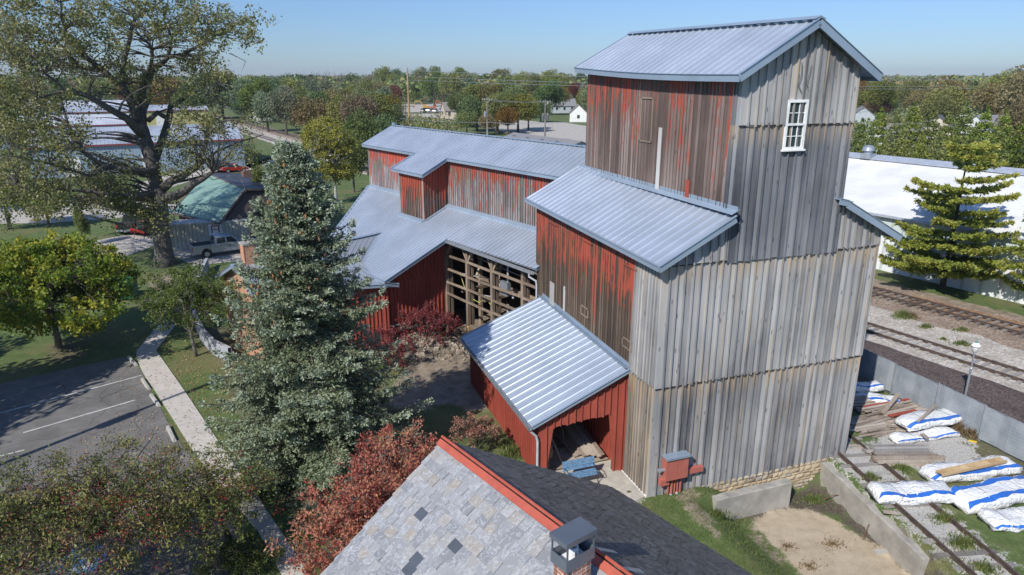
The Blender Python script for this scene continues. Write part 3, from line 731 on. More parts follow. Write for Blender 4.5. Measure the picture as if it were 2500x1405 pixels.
# red electrical cabinet on the front wall
eb = thing('electrical_cabinet', 'faded red electrical cabinet with meter and conduits on the grey wall', 'electrical box', E(1.1, -.2, 0))
mb = MB(); mb.box(E(1.06, -.24, 1.36), EU*.52, EV*.16, ZZ*.50); mb.box(E(1.06, -.405, 1.36), EU*.006, EV*.004, ZZ*.46); obj('cabinet', mb, M['redbox'], eb)
mb = MB(); mb.box(E(1.06, -.26, 1.90), EU*.56, EV*.22, ZZ*.015-EV*.0); mb.box(E(1.06, -.47, 1.865), EU*.56, EV*.01, ZZ*.035); obj('cabinet_hood', mb, M['trim'], eb)
mb = MB(); mb.box(E(2.02, -.16, .98), EU*.42, EV*.09, ZZ*.12); mb.box(E(.62, -.17, .72), EU*.2, EV*.11, ZZ*.14); mb.box(E(1.1, -.16, .80), EU*.35, EV*.07, ZZ*.06); obj('wireway', mb, M['redbox'], eb)
mb = MB(); mb.tube([E(.54, -.24, 1.32), E(.34, -.24, 1.32)], .085, 14); mb.tube([E(.37, -.24, 1.32), E(.31, -.24, 1.32)], .10, 14); obj('meter', mb, M['galv'], eb)
for i, x in enumerate((.86, 1.02, 1.17, 1.30, 1.44)):
    mb = MB(); mb.tube([E(x, -.15, .78+.03*i), E(x, -.15, .05)], .035+.02*(i == 1)+.01*(i == 4), 10); cd = obj('conduit', mb, M['redbox'], eb)
    if i in (1, 3): mb = MB(); mb.tube([E(x, -.15, .06), E(x, -.15, -.42)], .06, 10); obj('conduit_foot', mb, M['pvc'], cd)

# ================================================================ OPEN LEAN-TO SHED
sh = thing('open_shed', 'red board lean-to shed with ribbed silver roof at the tower foot', 'shed', E(-2, 4))
A_, B_, C_, D_ = E(-4.12, 2.5, 2.66), E(-4.12, 13.45, 2.62), E(-.04, 11.6, 5.12), E(-.04, 1.85, 4.92)
def shpl(s, q): # bilinear, s along (0..1 scaled), q 0..1
    return (A_*(1-s)+B_*s)*(1-q)+(D_*(1-s)+C_*s)*q
cols = []; NR = 33
mbr = MB()
def bilroof(name, A_, B_, C_, D_, NR, mat, parent, rib=.045, thick=.06):
    mb = MB(); nrm = unit(np.cross(B_-A_, D_-A_)); nrm = nrm if nrm[2] > 0 else -nrm
    W_ = np.linalg.norm(B_-A_); w = .055/W_; ts = []
    for i in range(NR+1):
        t = i/NR; c = min(max(t, w*1.2), 1-w*1.2)
        ts += [(c-w, 0), (c-w*.4, rib), (c+w*.4, rib), (c+w, 0)]
        if i < NR: ts += [(t+.36/NR-.02/W_, 0), (t+.36/NR, .008), (t+.36/NR+.02/W_, 0), (t+.64/NR-.02/W_, 0), (t+.64/NR, .008), (t+.64/NR+.02/W_, 0)]
    def P(t, q): return (A_*(1-t)+B_*t)*(1-q)+(D_*(1-t)+C_*t)*q
    rs = random.Random(3); pr = .3
    for j, ((t0, h0), (t1, h1)) in enumerate(zip(ts[:-1], ts[1:])):
        if j % 30 == 0: pr = rs.random()
        for k in range(4):
            mb.quad(P(t0, k/4)+nrm*h0, P(t1, k/4)+nrm*h1, P(t1, (k+1)/4)+nrm*h1, P(t0, (k+1)/4)+nrm*h0, r=pr)
    mb.quad(P(0, 0)-nrm*thick, P(0, 1)-nrm*thick, P(1, 1)-nrm*thick, P(1, 0)-nrm*thick)
    return obj(name, mb, mat, parent)
bilroof('shed_roof', A_, B_, C_, D_, 20, M['metal'], sh)
mb = MB(); fascia(mb, A_, D_, .16, drop=.05); fascia(mb, B_, C_, .14, drop=.05)
mb.beam(D_+ZZ*.07-EU*.12, C_+ZZ*.07-EU*.12, .34, .02, EU*.5+ZZ); mb.beam(D_+ZZ*.14, C_+ZZ*.14, .02, .2)
obj('roof_flashing', mb, M['trim'], sh)
mb = MB()
for dx, z0 in ((.0, -.06), (-.13, -.06)): mb.beam(A_+EU*(dx-.02)+ZZ*z0, B_+EU*(dx-.02)+ZZ*z0, .015, .12)
mb.beam(A_-EU*.085-ZZ*.12, B_-EU*.085-ZZ*.12, .14, .015); obj('gutter', mb, M['galv'], sh)
mb = MB(); fr = E(-3.93, 2.78); mb.tube([A_+EV*.1-EU*.08-ZZ*.12, E(-4.12, 2.62, 2.4), E(-3.88, 2.62, 2.15), E(-3.82, 2.62, 1.9), E(-3.82, 2.62, .1)], .055, 10); obj('downpipe', mb, M['pvc'], sh)
sw = lambda u: 2.6+(4.92-2.66)*(u+4.12)/4.08
board_wall('side_wall', E(-3.72, 2.75), E(-3.72, 12.9), const(2.72), const(-.05), M['red'], sh, -EU, .25, .045, seed=41)
board_wall('front_gable', E(-3.74, 2.7), E(-.02, 2.1), lambda x: sw(-3.74+x)-.06, lambda x: (2.34+.15*x+.04*math.sin(x*9)) if .45 < x < 3.28 else .05, M['red'], sh, -EV, .30, .05, seed=42)
board_wall('back_wall', E(-3.72, 12.9), E(-.02, 11.4), lambda x: sw(-3.72+x)-.1, const(-.05), M['red'], sh, EV, .3, seed=43)
board_wall('inner_wall', E(-.10, 2.2), E(-.10, 11.3), const(4.6), const(0), M['red'], sh, -EU, .3, seed=44)
mb = MB(); mb.beam(E(-3.3, 2.8, 0), E(-3.3, 2.8, 2.5), .14, .1, EV); obj('door_post', mb, M['timber'], sh); mb = MB(); mb.beam(E(-.42, 2.3, 0), E(-.42, 2.3, 2.9), .1, .1, EV); obj('door_post', mb, M['timber'], sh)
mb = MB(); rs = random.Random(5)
for i in range(16): mb.box(E(-1.9, 3.2+i*.26, .075), EU*1.7, EV*.125, ZZ*.02, r=rs.random())
mb.box(E(-1.9, 9.3, .07), EU*1.75, EV*2.1, ZZ*.02)
obj('plank_floor', mb, M['planks'], sh)
# things inside the shed
pk = thing('plank_stack', 'stack of long grey planks leaning inside the red shed', 'planks', E(-.8, 4.6, .1)); rs = random.Random(6)
for i in range(7):
    mb = MB(); a = E(-.55-.17*i+.02, 2.95+.12*i+rs.uniform(-.1, .1), .14+.035*(7-i)); b = E(-.75-.20*i, 6.4+rs.uniform(-.3, .3), 1.1+rs.uniform(-.1, .1)-.08*i)
    mb.beam(a, b, .2, .035, r=rs.random()); obj('plank', mb, M['planks'], pk)
mb = MB(); mb.beam(E(-1.95, 5.6, .1), E(-1.7, 5.9, 2.0), .26, .12, r=.6); tag(obj('timber_post', mb, M['timber']), 'thick old timber leaning behind the planks in the shed', 'timber')
mb = MB()
mb.lathe(E(-2.95, 3.9, .09), [(.0, 0), (.30, 0), (.36, .25), (.38, .42), (.36, .6), (.30, .82), (.28, .82), (.28, .7), (.0, .7)], 18, r=.4)
bo = obj('barrel', mb, M['timber']); tag(bo, 'old wooden barrel just inside the shed opening', 'barrel')
mb = MB()
for z, r_ in ((.2, .357), (.62, .363)): mb.lathe(E(-2.95, 3.9, .09), [(r_, z-.03), (r_+.012, z-.02), (r_+.008, z+.03)], 18)
obj('hoop', mb, M['rust'], bo)
def wheel(name, c, ax, r, mat, parent=None, label=None):
    mb = MB(); ax = unit(ax); e1 = unit(np.cross(ax, ZZ)) if abs(ax[2]) < .9 else np.array([1., 0, 0]); e2 = np.cross(e1, ax)
    mb.tube([c+(e1*cos(t)+e2*sin(t))*r for t in np.linspace(0, 2*pi, 25)], .03, 6, cap=False)
    for i in range(12): t = i*pi/6; mb.tube([c, c+(e1*cos(t)+e2*sin(t))*r], .014, 5)
    mb.tube([c-ax*.08, c+ax*.08], .07, 8)
    o = obj(name, mb, mat, parent)
    if label: tag(o, label, 'wheel')
    return o
wheel('wagon_wheel', E(-2.05, 5.1, .75), EU+EV*.5, .62, M['timber'], label='spoked wagon wheel standing in the shed shadow')
mb = MB(); mb.beam(E(-2.35, 3.4, .18), E(-2.6, 4.9, 1.5), .09, .06, r=.5); tag(obj('loose_board', mb, M['planks']), 'narrow board leaning beside the barrel in the shed', 'board')

# bench
bn = thing('park_bench', 'weathered blue slatted bench with curled iron arms on the concrete pad', 'bench', E(-2.15, 1.95, .06), RAD(19.5))
bd = random.Random(8)
sm = MB()
for i in range(4): sm.bx(-.72, .72, -.42+i*.115, -.42+i*.115+.095, .43+.006*i, .455+.006*i, r=bd.random())
obj('seat', sm, M['blue_paint'], bn, local=True)
sm = MB()
for i in range(3):
    z0 = .55+i*.135; y = .06+i*.045; sm.hexa([(-.74, y, z0), (.74, y, z0), (.74, y+.025, z0), (-.74, y+.025, z0), (-.74, y+.04, z0+.115), (.74, y+.04, z0+.115), (.74, y+.065, z0+.115), (-.74, y+.065, z0+.115)])
obj('backrest', sm, M['blue_paint'], bn, local=True)
for sx in (-.66, .66):
    sm = MB(); sm.tube([(sx, -.46, 0), (sx, -.40, .2), (sx, -.42, .43), (sx, .02, .43), (sx, .12, .6), (sx, .22, .96)], .022, 6)
    sm.tube([(sx, .0, .43), (sx, .1, .2), (sx, .2, 0)], .022, 6)
    sm.tube([(sx, .1, .66), (sx, -.2, .70), (sx, -.42, .64)]+[(sx, -.42-.13*sin(t), .55+.09*cos(t)) for t in np.linspace(.2, 5.2, 12)], .018, 6)
    sm.tube([(sx, .1+.12*cos(t), .25+.12*sin(t)) for t in np.linspace(0, 6.2, 12)], .014, 5)
    obj('iron_side', sm, M['black'], bn, local=True)

# ================================================================ MILL
mi = thing('mill_building', 'long red mill with stepped silver roofs and an open timber framed side', 'mill', Mi(3, -3))
def plU(s, q): return Mi(s, q, 11.13-.48*(q+2.25))
def plLo(s, q): return Mi(s, q, 6.55-.4393*(q-.35))
cu = colrange(-10.3, 2.9, .44, -2.25, -5.2)+colrange(2.92, 7.2, .44, -.25, -5.2)+colrange(7.22, 15.75, .44, -2.25, -5.2)
ribroof('upper_roof', cu, plU, M['metal'], mi, .055)
ribroof('upper_roof_back', colrange(-10.3, 15.75, .6, -5.2, -8.2), lambda s, q: Mi(s, q, 12.546+.48*(q+5.2)), M['metal'], mi, .035)
lo = lambda s: 4.9 if s < 8.9 else 1.8+(11.7-s)*1.125
cl = colrange(-9.75, -.9, .36, .35, -2.6)+colrange(-.88, 3.38, .36, 4.9, -2.6)+colrange(3.4, 6.5, .36, 4.9, -.6)+colrange(6.52, 15.4, .36, lo, -2.6)
ribroof('lower_roof', cl, plLo, M['metal'], mi, .055)
tm = MB(); rs_ = 0
def tr_(A, B, h=.2, drop=.05): fascia(tm, A, B, h, drop=drop)
tr_(plU(-10.3, -2.25), plU(2.9, -2.25)); tr_(plU(2.9, -2.25), plU(2.9, -.25), .24, .06); tr_(plU(2.9, -.25), plU(7.2, -.25)); tr_(plU(7.2, -.25), plU(7.2, -2.25)); tr_(plU(7.2, -2.25), plU(15.75, -2.25)); tr_(plU(15.75, -2.25), plU(15.75, -5.2), .22, .06)
tr_(plLo(-.9, .35), plLo(-.9, 4.9), .22, .06); tr_(plLo(-.9, 4.9), plLo(1.2, 4.9), .18); tr_(plLo(15.4, -2.4), plLo(8.9, 4.9), .2, .05); tr_(plLo(-9.75, .35), plLo(-9.75, -.4), .2)
for s0, s1, q in ((-9.6, 3.4, -2.6), (6.5, 15.2, -2.6), (3.3, 6.6, -.6)):   # flashings under the upper walls
    a, b = plLo(s0, q+.02), plLo(s1, q+.02); tm.box((a+b)/2+MQ*.14+ZZ*.0, (b-a)/2, MQ*.14-ZZ*.061, ZZ*.055+MQ*.0); 
a, b = plLo(3.36, -2.6), plLo(3.36, -.6); tm.beam(a+ZZ*.05-MM*.08, b+ZZ*.05-MM*.08, .2, .04)
tm.beam(plU(-10.3, -5.2)+ZZ*.06, plU(15.75, -5.2)+ZZ*.06, .3, .03); tm.box(plU(15.6, -5.2)+ZZ*.15, MM*.12, MQ*.1, ZZ*.12)
obj('roof_trim', tm, M['trim'], mi)
upz = lambda q: 11.13-.48*(q+2.25)-.1; lwz = lambda q: 6.55-.4393*(q-.35)
board_wall('upper_wall', Mi(-9.6, -2.6), Mi(3.42, -2.6), const(upz(-2.6)), const(lwz(-2.6)-.05), M['peel_mill'], mi, MQ, .24, .045, seed=51)
board_wall('bay_side', Mi(3.4, -2.6), Mi(3.4, -.6), lambda x: upz(-2.6+x), lambda x: lwz(-2.6+x)-.05, M['peel_millred'] if 'peel_millred' in M else peel('peeling_paint_bay', .12, 8, 10.5, -.12, .3), mi, -MM, .24, .05, seed=52)
board_wall('bay_front', Mi(3.4, -.6), Mi(6.5, -.6), const(upz(-.6)), const(lwz(-.6)-.05), peel('peeling_paint_bay_front', -.04, 7, 10, -.1, .25), mi, MQ, .26, .05, seed=53)
board_wall('bay_side_back', Mi(6.5, -.6), Mi(6.5, -2.6), lambda x: upz(-.6-x), lambda x: lwz(-.6-x)-.05, M['peel_mill'], mi, MM, .26, seed=54)
board_wall('upper_wall', Mi(6.5, -2.6), Mi(15.25, -2.6), const(upz(-2.6)), const(lwz(-2.6)-.05), peel('peeling_paint_pale', -.02, 8, 11.2, -.16, .25, red=(.46, .10, .06), wd=((.10, .09, .09), (.32, .29, .29), (.55, .52, .51))), mi, MQ, .24, .045, seed=55)
board_wall('end_wall', Mi(15.25, -2.6), Mi(15.25, -7.8), lambda x: upz(-2.6-x) if x < 2.6 else upz(-5.2)-.48*(x-2.6), const(-.1), M['peel_mill'], mi, MM, .28, seed=56)
board_wall('rear_wall', Mi(15.25, -7.8), Mi(-10, -7.8), const(11.1), const(-.1), M['wood_c'], mi, -MQ, .35, seed=57)
for c_, h_ in ((Mi(3.41, -.62, 8.6)+MQ*.03-MM*.03, 1.65), (Mi(6.52, -.6, 8.6)+MQ*.03, 1.6), (Mi(15.25, -2.6, 9.4)+MQ*.04, 1.7)): mb = MB(); mb.box(c_, MM*.05, MQ*.04, ZZ*h_); obj('corner_board', mb, M['graywd'], mi)
# red wall under the rake (faces the yard) in two tiers
zrake = lambda x: lwz(x)-.13
board_wall('red_gable_wall', Mi(0, 0), Mi(0, 4.55), zrake, const(4.2), M['red'], mi, -MM, .27, .05, seed=61, lean=.05)
board_wall('red_gable_wall', Mi(0, 0), Mi(0, 4.6), const(4.24), lambda x: .9+.10*x, M['red'], mi, -MM, .27, .05, seed=62)
board_wall('red_side_wall', Mi(0, 4.6), Mi(9, 4.6), const(4.6), const(-.1), M['red'], mi, MQ, .27, .05, seed=63)
mb = MB(); mb.beam(Mi(-.08, 0, .82), Mi(-.08, 3.5, 1.15), .2, .42, r=.4); mb.beam(Mi(-.07, -.02, .98), Mi(-.07, 4.6, 1.38), .06, .09, r=.2); obj('sill_beam', mb, M['oldconc'], mi)
# open frame
Rr = random.Random(9); fr_ = MB()
for i, s in enumerate((-.12, -2.55, -5.2, -8.15)):
    mb = MB(); mb.box(Mi(s, -.1, 3.55), MM*.10, MQ*.10, ZZ*2.45, r=.2+.1*i); mb.box(Mi(s, -.42, 3.55), MM*.08, MQ*.10, ZZ*2.45, r=.05)
    if i < 3:
        for sg in (-1, 1):
            if i == 0 and sg == 1: continue
            mb.beam(Mi(s, -.12, 5.3), Mi(s+sg*.6, -.12, 6.25), .11, .13, MQ, r=.6)
    obj('timber_post', mb, M['timber'], mi)
    mb = MB(); mb.box(Mi(s, -.1, .5), MM*.13, MQ*.12, ZZ*.62, r=.5); obj('repaired_post_foot', mb, M['newtimber'], mi)
for z in (5.35, 4.42, 3.55, 2.72):
    for s0, s1 in ((-.2, -2.45), (-2.62, -5.1), (-5.3, -8.1), (-8.2, -9.35)):
        mb = MB(); mb.beam(Mi(s0, -.02, z+Rr.uniform(-.04, .04)), Mi(s1, -.02, z+Rr.uniform(-.04, .04)+.03), .07, .145, ZZ, r=Rr.random()*.8); obj('girt', mb, M['timber'], mi)
mb = MB(); mb.beam(Mi(0, -.05, 6.2), Mi(-9.5, -.05, 6.25), .2, .22, r=.3); obj('wall_plate', mb, M['timber'], mi)
mb = MB(); mb.beam(Mi(.1, -.05, -.02), Mi(-9.4, -.05, -.02), .26, .2, r=.5); obj('new_sill', mb, M['newtimber'], mi)
mb = MB(); pts = [plLo(-.85, .43)+ZZ*.0, plLo(-5, .43)-ZZ*.08, plLo(-9.65, .43)-ZZ*.16]
for i in range(len(pts)-1):
    mb.beam(pts[i]-ZZ*.12, pts[i+1]-ZZ*.12, .14, .015); mb.beam(pts[i]+MQ*.07-ZZ*.05, pts[i+1]+MQ*.07-ZZ*.05, .012, .14); mb.beam(pts[i]-MQ*.07-ZZ*.05, pts[i+1]-MQ*.07-ZZ*.05, .012, .16)
obj('gutter', mb, M['galv'], mi)
mb = MB(); e_ = plLo(-9.3, .43)-ZZ*.28; mb.tube([e_, e_-ZZ*.2, e_-ZZ*.45-MQ*.3-MM*.25, e_-ZZ*.7-MQ*.3-MM*.3, e_-ZZ*6.0-MQ*.3-MM*.3], .055, 10); obj('downpipe', mb, M['pvc'], mi)
# interior
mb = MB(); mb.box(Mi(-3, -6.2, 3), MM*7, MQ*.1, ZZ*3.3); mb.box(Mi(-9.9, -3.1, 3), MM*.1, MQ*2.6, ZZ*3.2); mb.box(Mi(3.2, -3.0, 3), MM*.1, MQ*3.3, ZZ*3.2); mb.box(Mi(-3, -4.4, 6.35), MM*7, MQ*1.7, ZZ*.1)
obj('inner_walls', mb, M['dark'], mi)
mb = MB(); mb.box(Mi(-3.2, -3.2, -.02), MM*6.6, MQ*3.0, ZZ*.06); obj('dirt_floor', mb, plain('interior_dirt', (.20, .16, .12), .95, 0, .3, 5), mi)
mb = MB()
for s, q in ((-2.5, -2.6), (-5.2, -2.6), (-7.7, -2.6), (-.4, -2.6)): mb.box(Mi(s, q, 3.2), MM*.11, MQ*.11, ZZ*3.2, r=Rr.random())
for s in (-1.4, -3.9, -6.6): mb.beam(Mi(s, -.4, 3.1), Mi(s, -5.8, 3.1), .18, .2, r=Rr.random())
mb.beam(Mi(0, -2.6, 3.4), Mi(-9, -2.6, 3.4), .2, .22, r=.4)
for a, b in (((-2.7, -.7, 4.4), (-1.9, -2.0, 5.9)), ((-4.6, -.8, 3.9), (-3.5, -2.2, 5.4)), ((-6.3, -1.2, 2.6), (-8.7, -1.8, 3.6))): mb.beam(Mi(*a), Mi(*b), .13, .13, r=.8)
obj('inner_timbers', mb, M['timber'], mi)
mb = MB()
for k in range(7): mb.beam(Mi(-6.0-.25*k, -.9-.12*k, .9+.28*k), Mi(-8.6-.1*k, -1.6-.1*k, .7+.27*k), .28, .06, r=Rr.random())
mb.beam(Mi(-3.2, -1.5, .5), Mi(-6.4, -.9, .9), .5, .25, r=.9); mb.beam(Mi(-5.5, -1.8, 1.6), Mi(-8.6, -1.1, 2.0), .5, .18, r=.7)
obj('stacked_boards', mb, M['planks'], mi)
mb = MB()
for (a, b) in (((-.3, -1.2, 3.9), (-5.0, -1.6, 4.3)), ((-2.8, -.6, 3.2), (-5.0, -.7, 3.5)), ((-.6, -2.2, 4.9), (-5, -2.4, 4.6))): mb.beam(Mi(*a), Mi(*b), .03, .05)
mb.tube([Mi(-6.2, -.5, 3.4), Mi(-6.2, -.5, .1)], .07, 10); mb.tube([Mi(-6.2, -.5, 4.5), Mi(-6.2, -.5, 6.2)], .06, 8)
obj('grey_conduit', mb, M['pvc'], mi)
mb = MB(); mb.box(Mi(-6.05, -.42, 4.42), MM*.36, MQ*.14, ZZ*.42); obj('grey_electric_box', mb, M['galv'], mi)
mb = MB(); mb.lathe(Mi(-6.9, -.35, 4.15), [(0, -.12), (.06, -.12), (.07, 0), (.03, .1), (0, .12)], 8); obj('lamp', mb, M['white'], mi)
mb = MB()
for s in (-6.9, -7.3, -7.9): mb.box(Mi(s, -.8, .9), MM*.04, MQ*.04, ZZ*.9)
mb.beam(Mi(-6.7, -.8, 1.7), Mi(-8.1, -.8, 1.7), .12, .1); mb.beam(Mi(-7.1, -.8, 2.2), Mi(-7.9, -.8, 2.2), .08, .08)
obj('yellow_machine_frame', mb, plain('yellow_machine_paint', (.55, .30, .03), .5), mi)
mb = MB(); pts = [Mi(-.9, -.6, 4.2), Mi(-1.5, -.5, 3.5), Mi(-2.2, -.4, 2.9), Mi(-3.2, -.5, 2.75), Mi(-4.0, -.5, 3.25), Mi(-4.9, -.5, 2.6)]; mb.tube(pts, .02, 5); obj('yellow_cord', mb, plain('yellow_cord', (.5, .5, .12), .6), mi)

# annex wing and brick end with metal roof
an = thing('brick_annex', 'low metal roofed wing with a brick gable end and chimney behind the spruce', 'building', Mi(4, 8))
R0, R1 = Mi(5.76, 1.62, 5.98), Mi(4.15, 12.3, 5.75)
V1 = Mi(3.23, 4.21, 4.86); Eav0 = Mi(-.85, 3.7, 4.22); Eav1 = onplane(Mi(0, 12.3), MQ, 608, 716); K1 = Mi(2.9, 12.3, 4.6)
bilroof('annex_roof', V1, onplane(Mi(0, 12.3), MQ, 585, 668), R1, R0, 24, M['metal2'], an, .03)
bilroof('annex_porch_roof', Mi(-.9, 3.9, 4.25), Eav1, onplane(Mi(0, 12.3), MQ, 585, 668)+ZZ*.0, V1-ZZ*.0, 22, M['metal2'], an, .03)
Bk0, Bk1 = Mi(9.0, 3.2, 4.7), Mi(8.2, 12.3, 4.1)
bilroof('annex_roof_back', Bk1, Bk0, R0, R1, 24, M['metal2'], an, .03)
mb = MB(); mb.beam(R0+ZZ*.05, R1+ZZ*.05, .34, .03); fascia(mb, R1, Bk1, .22, drop=.05); fascia(mb, R1, onplane(Mi(0, 12.3), MQ, 585, 668), .2, drop=.05); fascia(mb, Mi(-.9, 3.9, 4.25), Eav1, .2, drop=.04); fascia(mb, Mi(-.9, 3.9, 4.25), plLo(-.9, 4.9), .2, drop=.0)
a, b = V1, R0; mb.beam(a+ZZ*.05+MQ*-.05, b+ZZ*.05+MQ*-.05, .3, .015)
obj('roof_trim', mb, M['trim'], an)
def brickmat(name, c0=(.42, .17, .08), c1=(.60, .28, .13), mort=(.5, .42, .34), sc=1.):
    g = NG(name); p = g.obj()
    bt = g.n('TexBrick', dict(offset=.5), Vector=p, Color1=c0, Color2=c1, Mortar=mort, Scale=1., Mortar_Size=.008, Brick_Width=.22, Row_Height=.075, Bias=-.1)
    n = g.noise(p, 6, 4); c = g.mix(g.maprange(n, .4, .7, 0, .35), bt.outputs[0], tuple(x*.55 for x in c0))
    return g.p(Base_Color=c, Roughness=.9, Normal=g.bump(bt.outputs[1], -.4, .01)), g, bt
# bricks are laid in the wall's own coordinates (x along, z up turned into texture y)
def brick_wall(name, o3, along_, up_, poly, mat, parent, t=.2):
    """a flat brick wall: poly in (a, z); built as its own rotated object so bricks follow it"""
    ax = unit(along_); n_ = np.cross(ax, ZZ)
    mb = MB(); f = [(a, z, 0) for a, z in poly]; b = [(a, z, -t) for a, z in poly]; n = len(f)
    mb.quad(*f); mb.quad(*b[::-1])
    for i in range(n): mb.quad(f[i], b[i], b[(i+1) % n], f[(i+1) % n])
    o = obj(name, mb, mat, None, local=True); 
    from mathutils import Matrix
    mt = Matrix(((ax[0], 0, n_[0], o3[0]), (ax[1], 0, n_[1], o3[1]), (ax[2], 1, n_[2], o3[2]), (0, 0, 0, 1)))
    if parent is not None:
        o.parent = parent; mt = Matrix.Translation(-__import__('mathutils').Vector(tuple(org_of(parent))))@mt
    o.matrix_local = mt
    return o
M['brick'], _, _ = brickmat('orange_brick')
pe = onplane(Mi(0, 12.1), MQ, 585, 668); se = float(np.dot(pe-MB0, MM)); ze = float(pe[2]); s_e1 = float(np.dot(Eav1-MB0, MM)); z_e1 = float(Eav1[2])
brick_wall('brick_end', Mi(8.0, 11.9, 0), -MM, ZZ, [(0, -.1), (8.0-s_e1, -.1), (8.0-s_e1, z_e1-.15), (8.0-se, ze-.15), (8.0-4.15, 5.6), (0, 4.1)], M['brick'], an)
mb = MB(); mb.box(Mi(-.2, 8, 1.9)-MM*.0, MQ*3.9, MM*.06, ZZ*1.95); 
board_wall('red_wing_wall', Mi(-.3, 4.4), Mi(s_e1+.4, 11.8), tri(3.98, z_e1-.12, 7.6), const(-.1), M['red'], an, -MM, .27, .05, seed=71)
cw = .36
for nm, ctr, w, z0, z1 in (('chimney', Mi(4.25, 11.2), .36, 5.2, 6.95),):
    for k, (ax, nn) in enumerate(((-MM, MQ), (-MQ, -MM), (MM, -MQ), (MQ, MM))):
        brick_wall('chimney', ctr+nn*w+ax*(-w)+ZZ*z0, ax, ZZ, [(0, 0), (2*w, 0), (2*w, z1-z0), (0, z1-z0)], M['brick'], an, .08)
    mb = MB(); mb.box(ctr+ZZ*(z1+.02), MM*(w+.05), MQ*(w+.05), ZZ*.05); obj('chimney_cap', mb, M['oldconc'], an)

# ================================================================ SLATE ROOFED HOUSE IN FRONT
ZR = 7.9; HP = G(1085, 1080, ZR); HS = -MM                     # ridge runs towards the camera
hs = thing('slate_house', 'grey slate roofed building with red ridge cap and brick chimney in the foreground', 'house', (HP[0], HP[1], 0))
def slatemat(name, cols, lt=1.):
    g = NG(name); p = g.pos(); s = g.shifted((1, 1, 1), 41.)
    n = g.noise(s, 3.2, 5, .6, 1.2); n2 = g.noise(s, 9., 4, .6, .6); n3 = g.noise(p, .5, 3)
    c = g.ramp(g.attr(), cols)
    ring = g.math('ABSOLUTE', g.math('SUBTRACT', n, .5)); c = g.mix(g.maprange(ring, .035, .0, 0, .55*lt), c, (.50, .51, .54)); c = g.mix(g.maprange(n2, .56, .74, 0, .45*lt), c, (.30, .26, .22))
    c = g.mix(g.maprange(g.noise(s, 2., 2), .58, .68, 0, .4), c, (.20, .205, .22)); c = g.mix(g.math('MULTIPLY', n3, .3*lt), c, (.27, .265, .265))
    return g.p(Base_Color=c, Roughness=.62, Normal=g.bump(g.math('ADD', n, g.math('MULTIPLY', n2, .5)), .4, .01))
M['slate'] = slatemat('weathered_slate', [(0, (.185, .19, .20)), (.35, (.24, .243, .25)), (.7, (.285, .285, .29)), (.84, (.29, .28, .265)), (.93, (.29, .25, .20)), (1, (.33, .33, .335))])
M['slatenew'] = plain('new_dark_slate', (.075, .085, .10), .5, 0, .12, 2)
M['slate_shaded'] = slatemat('shaded_slate', [(0, (.055, .05, .046)), (.5, (.08, .073, .066)), (1, (.115, .105, .095))], .25)  # same slates as the left slope, with the right slope's shade put into the colour
def slope_pt(side, s, d, h=0.):
    """side +1 = left slope, -1 = right slope; s along ridge towards camera, d down the slope horizontally"""
    k = .674 if side > 0 else .625
    base = np.array([HP[0], HP[1], ZR])
    nrm = unit(MQ*side*k+ZZ)
    return base+HS*s+MQ*side*d-ZZ*k*d+nrm*h
def slates(name, side, mat, smax, dmax, w0=.285, ex=.245, bands=(), darks=(), seed=1):
    rs = random.Random(seed); mb = MB(); row = 0; d = dmax
    k = .674 if side > 0 else .625; hyp = math.sqrt(1+k*k)
    dstep = ex/hyp; DKS = []
    while d > .05:
        s = -.05-(row % 2)*w0*.5; hexa = any(a <= d <= b for a, b in bands)
        while s < smax:
            w = w0*rs.uniform(.86, 1.14) if not hexa else w0*1.0
            t = rs.uniform(.010, .02); tilt = rs.uniform(-.004, .004); dj = rs.uniform(-.008, .008)
            s0, s1 = max(s, -.08), s+w-.006
            if s1-s0 > .05:
                dtop = max(0, d-dstep*2.0); db = d+dj
                r = rs.random()
                if hexa: out = [(s0, dtop), (s1, dtop), (s1, db-dstep*.42), (s1-w*.27, db), (s0+w*.27, db), (s0, db-dstep*.42)]
                else: out = [(s0, dtop), (s1, dtop), (s1, db), (s0, db)]
                def H(dd): return .012+(.022+t)*(dd-dtop)/(d-dtop+1e-6)
                top = [slope_pt(side, a, b, H(b)+tilt*(1 if a > s0+.1 else -1)) for a, b in out]
                bot = [slope_pt(side, a, b, H(b)-.014) for a, b in out[2:]]
                isd = any(abs((s0+s1)/2-a) < ww/2 and abs(d-dstep/2-b) < hh/2 for a, b, ww, hh in darks)
                tgt = MB() if isd else mb
                if isd: DKS.append(tgt)
                tgt.quad(*(top if side < 0 else top[::-1]), r=r)
                e = top[2:]
                for a, b, c_, d_ in zip(e[:-1], e[1:], bot[:-1], bot[1:]): tgt.quad(a, b, d_, c_, r=r*.5)
            s += w
        d -= dstep; row += 1
    o = obj(name, mb, mat, hs)
    for k_ in DKS: obj('replacement_slate', k_, M['slatenew'], o)
    return o
def slopexy(side, px, py):
    k = .674 if side > 0 else .625
    p = onplane((HP[0], HP[1], ZR), MQ*side*k+ZZ, px, py); r = p-np.array([HP[0], HP[1], ZR]); return float(np.dot(r, HS)), float(np.dot(r, MQ*side))
dks = []
for px, py, w_, h_ in ((1005, 985, .26, .2), (1022, 998, .26, .2), (1108, 1345, .2, .2), (1322, 1295, .22, .2), (1012, 1378, .5, .36)):
    if px < 1030 and py < 1100: px, py = px+ (0 if px > 1010 else -5), py+ (258 if py < 1100 else 0)
    s_, d_ = slopexy(1, px, py); dks.append((s_, d_, w_, h_))
bandA = slopexy(1, 870, 1350)[1]
slates('left_slope', 1, M['slate'], 9.5, 6.1, darks=dks, bands=((bandA-.15, bandA+1.15),), seed=3)
